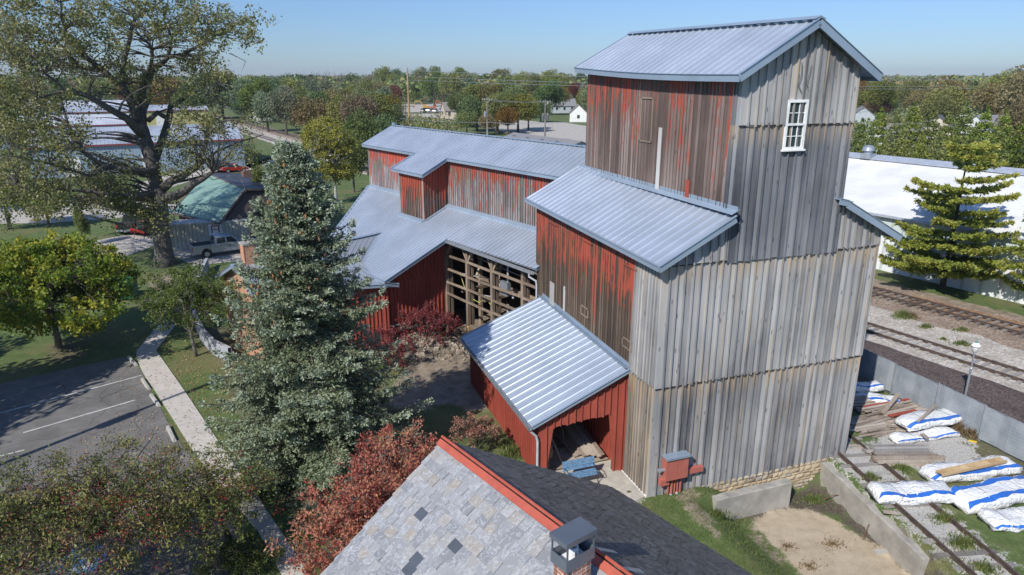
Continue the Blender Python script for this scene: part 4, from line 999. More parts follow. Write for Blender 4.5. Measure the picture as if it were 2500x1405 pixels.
slates('right_slope', -1, M['slate_shaded'], 9.5, 6.15, w0=.26, ex=.22, bands=((1.9, 2.9), (4.2, 5.0)), seed=4)
mb = MB()      # deck, walls
for sd_ in (1, -1):
    mb.hexa([slope_pt(sd_, 0, 0, -.1), slope_pt(sd_, 9.5, 0, -.1), slope_pt(sd_, 9.5, 6.1, -.1), slope_pt(sd_, 0, 6.1, -.1), slope_pt(sd_, 0, 0, .0), slope_pt(sd_, 9.5, 0, .0), slope_pt(sd_, 9.5, 6.1, .0), slope_pt(sd_, 0, 6.1, .0)])
obj('roof_deck', mb, M['timber'], hs)
hb = np.array([HP[0], HP[1], 0])
brick_wall('gable_wall', hb+HS*.45+MQ*5.5, -MQ, ZZ, [(0, -.1), (11, -.1), (11, 4.15), (5.5, 7.5), (0, 4.1)], M['brick'], hs)
mb = MB(); 
for sd_ in (1, -1): mb.box(hb+HS*5+MQ*sd_*5.4+ZZ*2.0, HS*4.5, MQ*.12, ZZ*2.05)
obj('side_walls', mb, M['brick'], hs)
mb = MB()
for sgn in (1, -1):
    a, b = np.array([HP[0], HP[1], ZR])+ZZ*.09, None; b = a+HS*9.5
    q0 = slope_pt(sgn, -.1, .0, .10); q1 = slope_pt(sgn, 9.5, .0, .10); q2 = slope_pt(sgn, 9.5, .13, .07); q3 = slope_pt(sgn, -.1, .13, .07)
    mb.hexa([q0-ZZ*.02, q1-ZZ*.02, q2-ZZ*.02, q3-ZZ*.02, q0, q1, q2, q3])
mb.tube([np.array([HP[0], HP[1], ZR+.115])-HS*.1, np.array([HP[0], HP[1], ZR+.115])+HS*9.5], .035, 8)
obj('ridge_cap', mb, M['redtrim'], hs)
# chimney on the ridge
cs, cd = slopexy(1, 1398, 1390)
cc = G(1400, 1300, ZR+.95); cs = float(np.dot(cc-np.array([HP[0], HP[1], 0]), HS)); 
cq = float(np.dot(cc-np.array([HP[0], HP[1], 0]), MQ))
ct = ZR+.42; _k = [G(x, y, ct+.585) for x, y in ((1340, 1299), (1415, 1261), (1460, 1290), (1385, 1334))]; _m = sum(_k)/4; _r = _m-np.array([HP[0], HP[1], 0])
CC = hb+HS*float(_r@HS)+MQ*float(_r@MQ); CC[2] = 0.; KL = abs(float((_k[2]-_k[1])@HS))/.98; KQ = abs(float((_k[1]-_k[0])@MQ))/.84; print('chimney', KL, KQ, _r@HS, _r@MQ); hl, hw = KL*.40, KQ*.33
M['brick2'], _, _ = brickmat('red_chimney_brick', (.32, .12, .07), (.50, .22, .12), (.62, .60, .56))
for k, (ax, nn, w, l) in enumerate(((HS, MQ*1, hl, hw), (-MQ, HS, hw, hl), (-HS, -MQ, hl, hw), (MQ, -HS, hw, hl))):
    if np.cross(ax, ZZ)@nn < 0: ax = -ax
    brick_wall('chimney', CC+nn*l-ax*w+ZZ*(ct-1.5), ax, ZZ, [(0, 0), (2*w, 0), (2*w, 1.5), (0, 1.5)], M['brick2'], hs, .1)
ch = MB(); HC = HS*KL; QC = MQ*KQ
ch.box(CC+ZZ*(ct+.0), HC*.46, QC*.39, ZZ*.015)
for sx, sy in ((1, 0), (-1, 0), (0, 1), (0, -1)):
    if sx: ch.box(CC+HC*sx*.45+ZZ*(ct+.10), HC*.012, QC*.39, ZZ*.12)
    else: ch.box(CC+QC*sy*.385+ZZ*(ct+.10), HC*.44, QC*.012, ZZ*.12)
for sx in (-1, 1):
    for sy in (-1, 1): ch.box(CC+HC*sx*.43+QC*sy*.365+ZZ*(ct+.38), HC*.02, QC*.02, ZZ*.18)
ch.hexa([CC+HC*a+QC*b+ZZ*(ct+.56) for a, b in ((-.49, -.42), (.49, -.42), (.49, .42), (-.49, .42))]+[CC+HC*a+QC*b+ZZ*(ct+.585) for a, b in ((-.49, -.42), (.49, -.42), (.49, .42), (-.49, .42))])
for a, b, c_, d_ in (((-.49, -.42), (.49, -.42), 0, 0), ((.49, -.42), (.49, .42), 0, 0), ((.49, .42), (-.49, .42), 0, 0), ((-.49, .42), (-.49, -.42), 0, 0)):
    p0 = CC+HC*a[0]+QC*a[1]+ZZ*(ct+.53); p1 = CC+HC*b[0]+QC*b[1]+ZZ*(ct+.53); ch.beam(p0, p1, .014, .08)
cap = obj('chimney_cap', ch, M['steel'], hs)
mb = MB(); mb.lathe(CC+ZZ*ct, [(.10, 0), (.10, .26), (.07, .26), (.07, 0)], 14); mb.box(CC+ZZ*(ct+.03), HC*.3, QC*.26, ZZ*.03); obj('flue', mb, M['white'], cap)
mb = MB()
for sd_, d0, d1 in ((1, .0, .75), (-1, .0, .7)):
    for e_ in (-1, 1):
        s_c = float((CC-hb)@HS)+e_*(hw+.06) if sd_ else 0; mb.hexa([slope_pt(sd_, s_c-.07, d0, .04), slope_pt(sd_, s_c+.07, d0, .04), slope_pt(sd_, s_c+.07, d1, .04), slope_pt(sd_, s_c-.07, d1, .04), slope_pt(sd_, s_c-.07, d0, .06), slope_pt(sd_, s_c+.07, d0, .06), slope_pt(sd_, s_c+.07, d1, .06), slope_pt(sd_, s_c-.07, d1, .06)])
obj('lead_flashing', mb, M['galv'], hs)

# ================================================================ RETAINING WALLS
def wallbox(name, a, b, z0, z1a, z1b, t, mat, label, cat='wall', seg=14, rough=.02, seed=1):
    rs = random.Random(seed); mb = MB(); a = np.array((*a[:2], 0.)); b = np.array((*b[:2], 0.)); d = unit(b-a); n_ = np.array([-d[1], d[0], 0]); prev = None
    for i in range(seg+1):
        f = i/seg; c = a+(b-a)*f; z = z1a+(z1b-z1a)*f+rs.uniform(-rough, rough)
        ring = [c+n_*(t/2+rs.uniform(-rough, rough)/2)+ZZ*z0, c+n_*(t/2)+ZZ*(z-.03), c+n_*(t/2-.04)+ZZ*z, c-n_*(t/2-.04)+ZZ*(z+rs.uniform(-rough, rough)), c-n_*(t/2)+ZZ*(z-.03), c-n_*(t/2)+ZZ*z0]
        if prev is not None:
            for k in range(5): mb.quad(prev[k], prev[k+1], ring[k+1], ring[k])
        else: mb.quad(*ring[::-1])
        prev = ring
    mb.quad(*prev)
    return tag(obj(name, mb, mat), label, cat)
wallbox('retaining_wall', E(9.10, -.15), E(7.86, -6.45), -1.9, -.10, -.20, .38, M['oldconc'], 'long cracked concrete wall between the sand pit and the siding', seg=24, rough=.03)
wallbox('retaining_wall', E(2.7, -.78), E(6.5, -.78), -1.6, -.12, -.12, .40, M['oldconc'], 'short concrete wall block below the stone foundation', seed=4)
for (p0, p1, h, lab) in (((2010, 1222), (2062, 1212), .1, 'thin rusty rod leaning against the long concrete wall'), ((2108, 1318), (2125, 1276), .1, 'bent rusty rod by the foot of the long concrete wall')):
    a = G(*p0, PITZ+.03); b = G(*p1, PITZ+.45); m_ = (a+b)/2+np.array([0, 0, .18]); mb = MB(); mb.tube([a, (a+m_)/2+ZZ*.03, m_, b], .02, 6); tag(obj('iron_rod', mb, M['rust']), lab, 'rod')
mb = MB(); c = G(2150, 1350, PITZ); mb.box(c+ZZ*.05, SDIR*.10, SRN*.26, ZZ*.06); tag(obj('concrete_block', mb, M['concrete']), 'small loose concrete block at the foot of the long wall', 'block')
# curved light retaining wall by the brick end
mb = MB(); cp = [G(x, y) for x, y in ((508, 655), (492, 690), (478, 740), (474, 775), (482, 802), (500, 838), (525, 865), (565, 885))]; prev = None
for i, c in enumerate(cp):
    d = unit(cp[min(i+1, len(cp)-1)]-cp[max(i-1, 0)]); n_ = np.array([-d[1], d[0], 0]); ring = [c+n_*.12-ZZ*.1, c+n_*.12+ZZ*.95, c-n_*.12+ZZ*.95, c-n_*.12-ZZ*.1]
    if prev is not None:
        for k in range(3): mb.quad(prev[k], prev[k+1], ring[k+1], ring[k])
    prev = ring
tag(obj('curved_wall', mb, concrete('pale_grey_concrete', (.40, .41, .44), .2)), 'curved pale grey wall behind the small green tree', 'wall')

# wheel stops
for i, (a, b, lab) in enumerate((((312, 872), (336, 897), 'concrete wheel stop nearest the shaded lawn corner'), ((346, 926), (366, 955), 'concrete wheel stop beside the upper white line end'),
                       ((366, 962), (392, 998), 'concrete wheel stop between the lot and walk, third from the lawn'), ((411, 1046), (426, 1078), 'concrete wheel stop among the crabapple leaves'))):
    A3, B3 = G(*a), G(*b); d = unit(B3-A3); n_ = np.array([-d[1], d[0], 0]); mb = MB(); c = (A3+B3)/2; L = 1.75/2
    mb.hexa([c-d*L-n_*.1, c+d*L-n_*.1, c+d*L+n_*.1, c-d*L+n_*.1, c-d*(L-.07)-n_*.055+ZZ*.15, c+d*(L-.07)-n_*.055+ZZ*.15, c+d*(L-.07)+n_*.055+ZZ*.15, c-d*(L-.07)+n_*.055+ZZ*.15])
    tag(obj('wheel_stop', mb, M['concrete']), lab, 'wheel stop', 'wheel stops along the sidewalk')

# ================================================================ OTHER BUILDINGS
def simple_house(name, label, cat, c, az, L, Wd, h, rise, wall, roof, parts=True, over=.4, windows=True, group=None, ribs=False):
    """gabled building, ridge along the local x axis; az turns it"""
    o = thing(name, label, cat, c, az, group)
    mb = MB(); x, y = L/2, Wd/2
    mb.hexa([(-x, -y, -.3), (x, -y, -.3), (x, y, -.3), (-x, y, -.3), (-x, -y, h), (x, -y, h), (x, y, h), (-x, y, h)])
    for sx in (-x, x): mb.quad((sx, -y, h), (sx, y, h), (sx, 0, h+rise)) if sx > 0 else mb.quad((sx, y, h), (sx, -y, h), (sx, 0, h+rise))
    obj('wall', mb, wall, o, local=True)
    mb = MB(); k = rise/y; yo = y+over; zo = h-k*over; xo = x+over*.7
    for sg in (-1, 1):
        n = max(1, int(2*xo/.6)) if ribs else 1
        mb.hexa([(-xo, sg*yo, zo+.02), (xo, sg*yo, zo+.02), (xo, 0, h+rise+.02), (-xo, 0, h+rise+.02), (-xo, sg*yo, zo+.16), (xo, sg*yo, zo+.16), (xo, 0, h+rise+.16), (-xo, 0, h+rise+.16)])
        if ribs:
            for i in range(n+1):
                xx = -xo+2*xo*i/n; mb.hexa([(xx-.03, sg*yo, zo+.16), (xx+.03, sg*yo, zo+.16), (xx+.03, 0, h+rise+.16), (xx-.03, 0, h+rise+.16), (xx-.015, sg*yo, zo+.2), (xx+.015, sg*yo, zo+.2), (xx+.015, 0, h+rise+.2), (xx-.015, 0, h+rise+.2)])
    obj('roof', mb, roof, o, local=True)
    if windows:
        n = max(2, int(L/3.5))
        for i in range(n):
            for sg in (-1, 1):
                xx = -x+(i+.5)*L/n; mb = MB(); mb.bx(xx-.5, xx+.5, sg*y-.04, sg*y+.04, h*.42, h*.8); w = obj('window', mb, M['glass'], o, local=True)
        for sx in (-x, x):
            mb = MB(); mb.bx(sx-.05, sx+.05, -.5, .5, h*.42, h*.8); obj('window', mb, M['glass'], o, local=True)
    return o
M['siding'] = plain('white_siding', (.72, .72, .69), .6, 0, .05, 1)
M['siding_grey'] = plain('grey_siding', (.38, .41, .43), .6, 0, .08, 1)
M['siding_tan'] = plain('tan_siding', (.52, .45, .36), .7, 0, .08, 1)
def shinglemat(name, c):
    g = NG(name); n = g.noise(g.obj(), 3, 5); n2 = g.noise(g.obj(), 18, 3); z = g.n('SeparateXYZ', None, i0=g.obj())
    w = g.math('FRACT', g.math('MULTIPLY', z.outputs[2], 7.))
    cc = g.mix(g.maprange(n, .35, .65), tuple(x*.8 for x in c), tuple(x*1.15 for x in c)); cc = g.mix(g.maprange(n2, .4, .7, 0, .4), cc, tuple(x*.6 for x in c)); cc = g.mix(g.maprange(w, .8, 1., 0, .3), cc, tuple(x*.5 for x in c))
    return g.p(Base_Color=cc, Roughness=.9)
M['sh_grey'] = shinglemat('grey_shingles', (.22, .215, .22)); M['sh_brown'] = shinglemat('brown_grey_shingles', (.24, .20, .175)); M['sh_dark'] = shinglemat('dark_shingles', (.12, .125, .14))
def siding_ribs(name, c, c2=None, z=None, sc=1.):
    g = NG(name); p = g.obj(); s = g.n('SeparateXYZ', None, i0=p)
    w = g.math('FRACT', g.math('MULTIPLY', g.math('ADD', s.outputs[0], s.outputs[1]), 3.2*sc)); f = g.maprange(w, .72, .9)
    n = g.noise(p, .6, 4); cc = g.mix(f, c, tuple(x*.68 for x in c)); cc = g.mix(g.maprange(n, .3, .75, 0, .25), cc, tuple(x*.7 for x in c))
    if c2: cc = g.mix(g.maprange(s.outputs[2], z-.03, z+.03), c2, cc)
    return g.p(Base_Color=cc, Roughness=.5)
# long white metal building beyond the far track
wb = thing('white_metal_building', 'long low white roofed metal building beyond the railway on the right', 'building', R(10, 62, 0))
WN0 = 58.9; rw = 13.
M['wgreen'] = siding_ribs('pale_green_siding', (.55, .62, .58)); M['wwhite'] = siding_ribs('white_panel_siding', (.74, .75, .74), sc=.7)
mb = MB(); mb.box(R(12, WN0+13, 2.45), RT*38, RN*13, ZZ*2.5); obj('wall', mb, M['wgreen'], wb)
mb = MB(); mb.box(R(12, WN0-.06, 1.2), RT*38.02, RN*.04, ZZ*1.75); obj('lower_wall_panels', mb, M['wwhite'], wb)
g = NG('white_roof_membrane'); p = g.pos(); z_ = g.n('SeparateXYZ', None, i0=g.scale(p, (1, 1, 1)))
pn = g.n('VectorMath', dict(operation='DOT_PRODUCT'), i0=p, i1=tuple(RN)).outputs['Value']; fr0 = g.math('FRACT', g.math('MULTIPLY', pn, .55))
nn_ = g.noise(p, .35, 5); nn2 = g.noise(g.scale(p, (1, 1, 1)), 2.2, 4)
cc_ = g.mix(g.maprange(nn_, .3, .7), (.62, .615, .59), (.74, .735, .71)); cc_ = g.mix(g.maprange(fr0, .96, .99, 0, .35), cc_, (.45, .44, .42)); cc_ = g.mix(g.maprange(nn2, .55, .8, 0, .25), cc_, (.5, .48, .44))
M['wroof'] = g.p(Base_Color=cc_, Roughness=.6)
mb = MB()
for i in range(38):   # roof panels
    t0 = 50-i*2.0; z0, z1 = 4.95, 8.35
    a, b, c_, d_ = R(t0, WN0-.35, z0), R(t0-2.0, WN0-.35, z0), R(t0-2.0, WN0+rw, z1), R(t0, WN0+rw, z1)
    mb.hexa([a-ZZ*.12, b-ZZ*.12, c_-ZZ*.12, d_-ZZ*.12, a, b, c_, d_][:4]+[a, b, c_, d_], r=(i*.37) % 1)
mb.hexa([R(50, WN0+rw, 8.2), R(-26, WN0+rw, 8.2), R(-26, WN0+26.3, 4.9), R(50, WN0+26.3, 4.9), R(50, WN0+rw, 8.34), R(-26, WN0+rw, 8.34), R(-26, WN0+26.3, 5.0), R(50, WN0+26.3, 5.0)])
mb.quad(R(50, WN0, 4.9), R(50, WN0+26, 4.9), R(50, WN0+rw, 8.2)); mb.quad(R(-26, WN0, 4.9), R(-26, WN0+rw, 8.2), R(-26, WN0+26, 4.9))
obj('roof', mb, M['wroof'], wb)
mb = MB(); mb.beam(R(50, WN0+rw-.6, 8.34), R(-26, WN0+rw-.6, 8.34), 1.5, .06, RN*-.25+ZZ); mb.beam(R(50, WN0-.4, 4.88), R(-26, WN0-.4, 4.88), .12, .2); obj('ridge_cap', mb, plain('grey_ridge_metal', (.42, .45, .5), .5, .2), wb)
vp = G(2176, 372, 8.6); vt = (vp@RT); vn = WN0+rw-1.
mb = MB(); mb.box(R(vt, vn, 8.45), RT*.55, RN*.55, ZZ*.25); vo = R(vt, vn, 8.6)
mb.lathe(vo, [(.4, 0), (.4, .35), (.62, .4), (.55, .75), (.3, .95), (0, 1.0)], 16); obj('roof_vent', mb, M['galv'], wb)

# green and black roofed pavilion-like building
r0, r1, e1, e0 = G(505, 424, 5.2), G(598, 463, 5.2), G(536, 546, 2.5), G(418, 520, 2.5)
gb = thing('green_roof_building', 'low brown brick building with pale green front slope and black rear roof', 'building', (*((r0+r1)/2)[:2], 0))
dd = unit((r1-r0)*np.array([1, 1, 0])); nn0 = np.array([-dd[1], dd[0], 0])
if np.dot(nn0, (e0-r0)) < 0: nn0 = -nn0
mb = MB(); mb.hexa([e0-ZZ*.15, e1-ZZ*.15, r1-ZZ*.15, r0-ZZ*.15, e0, e1, r1, r0]); obj('green_roof', mb, plain('pale_green_metal', (.21, .33, .26), .5, .05, .06, .5), gb)
f0 = r0-nn0*8.5; f1 = r1-nn0*8.5; f0[2] = f1[2] = 4.5
mb = MB(); mb.hexa([r0-ZZ*.16, r1-ZZ*.16, f1-ZZ*.15, f0-ZZ*.15, r0+ZZ*.01, r1+ZZ*.01, f1, f0]); obj('black_roof', mb, plain('black_membrane', (.05, .055, .07), .6, 0, .2, .5), gb)
mb = MB(); wm = lambda p, z: np.array([p[0], p[1], z]); ctr_ = (e0+e1+f0+f1)/4
ins = lambda p: p+unit((ctr_-p)*np.array([1, 1, 0]))*.7
E0_, E1_, R0_, R1_, F0_, F1_ = map(ins, (e0, e1, r0, r1, f0, f1))
for poly in ((E0_, R0_, F0_), (E1_, R1_, F1_)):
    mb.quad(*[wm(p, -.1) for p in poly[::-1]], *[wm(p, h_) for p, h_ in zip(poly, (2.25, 4.95, 4.25))])
for p, q, h_ in ((E0_, E1_, 2.25), (F0_, F1_, 4.25)): mb.quad(wm(p, -.1), wm(q, -.1), wm(q, h_), wm(p, h_))
obj('wall', mb, plain('dark_brown_brick', (.12, .085, .07), .9, 0, .2, 6), gb)
mb = MB()
for p, q in ((e0, r0), (e1, r1), (r0, f0), (r1, f1), (r0, r1), (e0, e1)): mb.beam(p-ZZ*.02, q-ZZ*.02, .14, .2)
obj('roof_edge', mb, plain('brown_roof_edge', (.15, .11, .10), .6), gb)
mb = MB(); cpos = G(602, 432, 4.9); mb.box(cpos, dd*.45, nn0*.45, ZZ*.7); obj('chimney', mb, plain('dark_chimney_brick', (.16, .09, .07), .9), gb)

# warehouses behind the big tree
M['wh_blue'] = siding_ribs('blue_grey_siding', (.30, .38, .46), sc=.6); M['wh_yellow'] = siding_ribs('yellow_siding', (.52, .47, .20), sc=.6)
M['wh_roof'] = plain('weathered_warehouse_roof', (.42, .45, .49), .45, .3, .2, .25); M['wh_roof2'] = plain('pale_warehouse_roof', (.60, .61, .63), .45, .2, .15, .2)
wd_ = unit(G(605, 335, 4.5)-G(350, 345, 4.5)); waz = math.atan2(wd_[1], wd_[0])
wn_ = np.array([-wd_[1], wd_[0], 0])
def ware(label, cpx, cpy, L, Wd, h, rise, wall, roof):
    k_ = G(cpx, cpy); c = k_-wd_*L/2+wn_*Wd/2; o = simple_house('warehouse', label, 'warehouse', (c[0], c[1], 0), waz, L, Wd, h, rise, wall, roof, windows=False, ribs=True, over=.3, group='metal warehouses behind the large cottonwood')
    mb = MB(); mb.beam((-L/2-.25, -Wd/2-.32, h-.05), (L/2+.25, -Wd/2-.32, h-.05), .1, .3); obj('eave_trim', mb, plain('dark_red_trim', (.22, .05, .06), .5), o, local=True); 
    for i in range(int(L/12)):
        mb = MB(); mb.bx(-L/2+6+i*12-1.3, -L/2+6+i*12+1.3, -Wd/2-.06, -Wd/2+.02, 0, 3.2); obj('door', mb, M['siding'], o, local=True)
    for i in range(int(L/9)):
        xx = -L/2+4+i*9; k = rise/(Wd/2); mb = MB(); yy = -Wd/4; mb.hexa([(xx, yy-1.5, h+rise/2+.17-k*1.5), (xx+.9, yy-1.5, h+rise/2+.17-k*1.5), (xx+.9, yy+1.5, h+rise/2+.17+k*1.5), (xx, yy+1.5, h+rise/2+.17+k*1.5), (xx, yy-1.5, h+rise/2+.22-k*1.5), (xx+.9, yy-1.5, h+rise/2+.22-k*1.5), (xx+.9, yy+1.5, h+rise/2+.22+k*1.5), (xx, yy+1.5, h+rise/2+.22+k*1.5)]); obj('skylight', mb, M['wh_roof2'], o, local=True)
    return o
ware('nearest blue grey warehouse with dark red eave behind the cottonwood', 600, 408, 34, 22, 5.2, 2.2, M['wh_blue'], M['wh_roof'])
ware('pale roofed warehouse farthest left behind the cottonwood branches', 345, 352, 40, 22, 5., 2., M['wh_blue'], M['wh_roof2'])
ware('yellow walled warehouse behind the nearest blue one', 512, 303, 46, 18, 5.0, 1.6, M['wh_yellow'], M['wh_roof'])
ware('farthest warehouse with a pale roof seen left of the trunk', 330, 296, 50, 22, 5.5, 2.0, M['wh_blue'], M['wh_roof2'])
# two low houses behind the long mill roof
for (pa, pb, z, W_, wall, roof, lab) in (((1075, 321), (1222, 338), 4.6, 10, M['siding'], M['sh_brown'], 'low white building with brown grey roof behind the mill ridge'),
                                       ((1255, 330), (1418, 352), 4.2, 10, M['siding_grey'], M['sh_grey'], 'low building with grey shingles and roof vents near the pole')):
    a, b = G(*pa, z), G(*pb, z); c = (a+b)/2; d = unit(b-a); L = float(np.linalg.norm(b-a))
    o = simple_house('low_house', lab, 'house', (c[0], c[1], 0), math.atan2(d[1], d[0]), L, W_, 2.9, 1.7, wall, roof)
    if roof is M['sh_grey']:
        for i in range(4): mb = MB(); xx = -L/2+2+i*L/4.5; mb.tube([(xx, -1.6, 4.0), (xx+.3, -1.6, 4.25), (xx+1.0, -1.6, 4.3), (xx+1.4, -1.6, 4.0)], .18, 6); obj('roof_vent', mb, M['steel'], o, local=True)
# far houses among the trees
hous = [(1160, 176, 150, .3, M['siding_tan'], M['sh_grey'], 'tan gabled house between far trees, nearest the horizon'), (905, 205, 170, .2, M['siding_grey'], M['sh_dark'], 'blue grey house left of the tall pole'),
        (955, 215, 175, .9, M['siding_tan'], M['sh_brown'], 'small tan roofed house beside the tall pole'), (1375, 252, 190, .1, M['siding_grey'], M['sh_grey'], 'grey blue house behind the green oak'),
        (1412, 268, 180, 1.5, M['siding'], M['sh_brown'], 'white house beside the red tree near the elevator'), (655, 265, 170, .5, M['siding'], M['sh_dark'], 'small white shed among dark willows'),
        (830, 268, 180, .2, M['siding'], M['sh_dark'], 'white building glimpsed behind brown trees'), (1113, 262, 300, .3, M['siding_tan'], M['sh_brown'], 'tan storage hut by the parked cars'),
        (2350, 262, 150, .8, M['siding'], M['sh_dark'], 'white gabled house among the pines on the right'), (2318, 240, 220, .4, M['siding'], M['sh_dark'], 'white house with dark roof above the pines'),
        (2190, 325, 120, .2, M['siding'], M['sh_grey'], 'pale house behind the row of pines'), (2105, 275, 140, 1.2, M['siding_grey'], M['sh_grey'], 'grey roofed house just right of the tower'),
        (2290, 300, 160, 1.0, M['siding_tan'], M['sh_dark'], 'tan house with its gable toward the tracks'), (1225, 262, 240, .0, M['siding'], M['sh_dark'], 'white house behind the centre bushes'), (2420, 300, 170, .3, M['siding'], M['sh_grey'], 'white house near the right edge')]
for i, (px, py, dist, az, wl, rf, lab) in enumerate(hous):
    x = (px-1250)/1667.*dist; z = height_at(0, dist, py); z = min(max(z, 3.2), 8.5); 
    y = dist; g_ = G(px, py, 4.5) if py > 215 else np.array([(px-1250)/1667.*420, 410, 0])
    o = simple_house('house', lab, 'house', (g_[0], g_[1], 0), az, 9 if px == 1412 else 11, 6.5 if px == 1412 else 8, 3.4 if py > 190 else 6., 3.0 if py > 190 else 4.5, wl, rf)

# ================================================================ VEGETATION
def rnd_unit(rs, n):
    v = rs.normal(size=(n, 3)); return v/np.linalg.norm(v, axis=1)[:, None]
def leaf_quads(rs, C, L, Wd, droop=0., flat=0.):
    """rhombus leaves at centres C with length L and width Wd; returns verts"""
    n = len(C); a = rnd_unit(rs, n); a[:, 2] = a[:, 2]*(1-flat)-droop; a /= np.linalg.norm(a, axis=1)[:, None]
    r = rnd_unit(rs, n); r[:, 2] += flat; b = np.cross(a, r); b /= (np.linalg.norm(b, axis=1)[:, None]+1e-9)
    l = (L*rs.uniform(.7, 1.25, n))[:, None]; w = (Wd*rs.uniform(.7, 1.25, n))[:, None]
    V = np.stack([C-a*l/2, C+b*w/2, C+a*l/2, C-b*w/2], 1)
    return V.reshape(-1, 3)
def tubes_np(paths, n=5):
    """many tapering tubes in one mesh: paths = list of (points, radii)"""
    mb = MB()
    for pts, rad in paths: mb.tube(pts, rad, n, cap=False)
    return mb
def bez(p0, p1, p2, n): return [p0*(1-t)**2+p1*2*t*(1-t)+p2*t*t for t in np.linspace(0, 1, n)]
def add_tree(name, label, cat, base, limbs, clusters, leafmat_, barkmat, rs, leaf=.12, leafw=None, per=60, crad=.6, droop=.0, twigs=4, twig_r=.03, group=None, flat=0., trunk_n=10, ctint=.5, bare=None, spread=1., sub=None, rnd_z=0.):
    """limbs: list of (points, radii), the first is the trunk; clusters: array of crown points; each cluster is tied to a limb by a twig"""
    o = thing(name, label, cat, base, 0, group)
    mb = MB()
    for i, (p, r) in enumerate(limbs): mb.tube(p, r, trunk_n if i == 0 else max(5, trunk_n-3), cap=True)
    nodes = np.array([q for (p, r) in limbs for q in p[1:]]); nr = np.array([r_ if hasattr(r_, '__float__') else r_ for (p, r) in limbs for r_ in list(r)[1:]])
    tw = []; C = []; Rn = []
    for c in clusters:
        dd_ = np.linalg.norm(nodes-c, axis=1)+np.maximum(0, nodes[:, 2]-c[2])*1.2
        j = int(np.argmin(dd_)); p0 = nodes[j]; L = np.linalg.norm(c-p0)
        r0 = min(nr[j]*.6, twig_r*(.5+L*.35)); mid = (p0+c)/2+np.array([rs.normal()*.12*L, rs.normal()*.12*L, .12*L])
        P_ = bez(p0, mid, c, 5 if L > 1 else 4); tw.append((P_, list(np.linspace(max(r0, .008), .006, len(P_)))))
        tr = crad*rs.uniform(.7, 1.3)
        for k in range(twigs):
            e = c+rnd_unit(rs, 1)[0]*tr*np.array([1, 1, .75])*spread; s_ = P_[-1-(k % 2)]
            tw.append(([s_, (s_+e)/2+rs.normal(size=3)*.05*tr, e], [.008, .006, .004]))
        m = int(per*rs.uniform(.6, 1.4))
        if bare is not None and rs.random() < bare: m = m//8
        base_tint = rs.random()
        nsub = max(2, m//14); sc_ = c+rnd_unit(rs, nsub)*(rs.random((nsub, 1))**.5)*tr*np.array([1, 1, .75])
        k = rs.integers(0, nsub, m); pts = sc_[k]+rs.normal(size=(m, 3))*tr*.22
        C.append(pts); Rn.append(np.clip(base_tint*ctint+rs.random(m)*(1-ctint)+rnd_z*(c[2]-base[2]), 0, 1))
    o1 = obj('trunk', mb, barkmat, o, smooth=True)
    obj('branches', tubes_np(tw, 4), barkmat, o)
    C = np.concatenate(C); Rn = np.concatenate(Rn); off = org_of(o)
    V = leaf_quads(rs, C-off, leaf, leafw or leaf*.6, droop, flat)
    me = np_mesh('crown', V, 4, Rn, leafmat_); link = bpy.data.objects.new('crown', me); COL.objects.link(link); link.parent = o
    return o
def ellip_clusters(rs, c, rad, n, shell=.45, bottom=-1.):
    out = []
    lobes = rnd_unit(rs, 9); lw = rs.uniform(.12, .30, 9)
    while len(out) < n:
        d = rnd_unit(rs, 1)[0]
        if d[2] < bottom: continue
        k = .82+sum(w*max(0, float(d@l))**6 for w, l in zip(lw, lobes)); r = (rs.random()**shell)*k
        out.append(c+d*r*np.array(rad))
    return np.array(out)
def auto_limbs(rs, base, h0, top, rad, r0, n=7, lean=(0, 0)):
    base = np.array(base, float); tp = np.array([base[0]+lean[0], base[1]+lean[1], top])
    tr = [base-ZZ*.1, base+(tp-base)*.12+rs.normal(size=3)*.02, base+ZZ*h0+(tp-base)*np.array([1, 1, 0])*.4, base+(tp-base)*.75+np.array([rs.normal()*.15, rs.normal()*.15, 0])]
    L = [(tr, [r0*1.25, r0, r0*.8, r0*.25])]
    for i in range(n):
        a = 2*pi*i/n+rs.uniform(-.4, .4); z0 = h0*rs.uniform(.75, 1.0)+(top-h0)*rs.uniform(0, .35); s = base+ZZ*z0+np.array([lean[0], lean[1], 0])*z0/top
        e = s+np.array([cos(a)*rad*.65, sin(a)*rad*.65, (top-z0)*rs.uniform(.3, .65)])
        L.append((bez(s, s+(e-s)*np.array([.35, .35, .75]), e, 5), list(np.linspace(r0*.5, r0*.1, 5))))
    return L

M['bark_grey'] = bark('grey_bark', (.075, .062, .052), (.26, .235, .205)); M['bark_brown'] = bark('brown_bark', (.05, .04, .03), (.14, .115, .09)); M['bark_dark'] = bark('dark_bark', (.035, .028, .022), (.10, .08, .065)); M['bark_white'] = bark('white_bark', (.25, .24, .22), (.60, .59, .55))
L_cot = leafmat('cottonwood_leaves', [(.07, .09, .022), (.12, .15, .04), (.18, .20, .06), (.25, .245, .085), (.30, .25, .09), (.46, .45, .32)], .38, .45)
L_map = leafmat('maple_leaves', [(.06, .10, .014), (.12, .19, .022), (.22, .29, .03), (.36, .36, .038), (.46, .34, .04)], .42)
L_ora = leafmat('young_tree_leaves', [(.04, .07, .014), (.08, .125, .022), (.14, .19, .036), (.22, .23, .05)], .4)
L_red = leafmat('dogwood_leaves', [(.16, .035, .03), (.36, .075, .06), (.46, .14, .10), (.48, .24, .13), (.50, .20, .14), (.44, .36, .10)], .35)
L_pink = leafmat('dry_red_leaves', [(.16, .05, .04), (.30, .13, .09), (.42, .24, .17), (.22, .03, .03)], .25)
L_burg = leafmat('burgundy_leaves', [(.07, .010, .014), (.17, .022, .030), (.28, .06, .06), (.36, .16, .13)], .25)
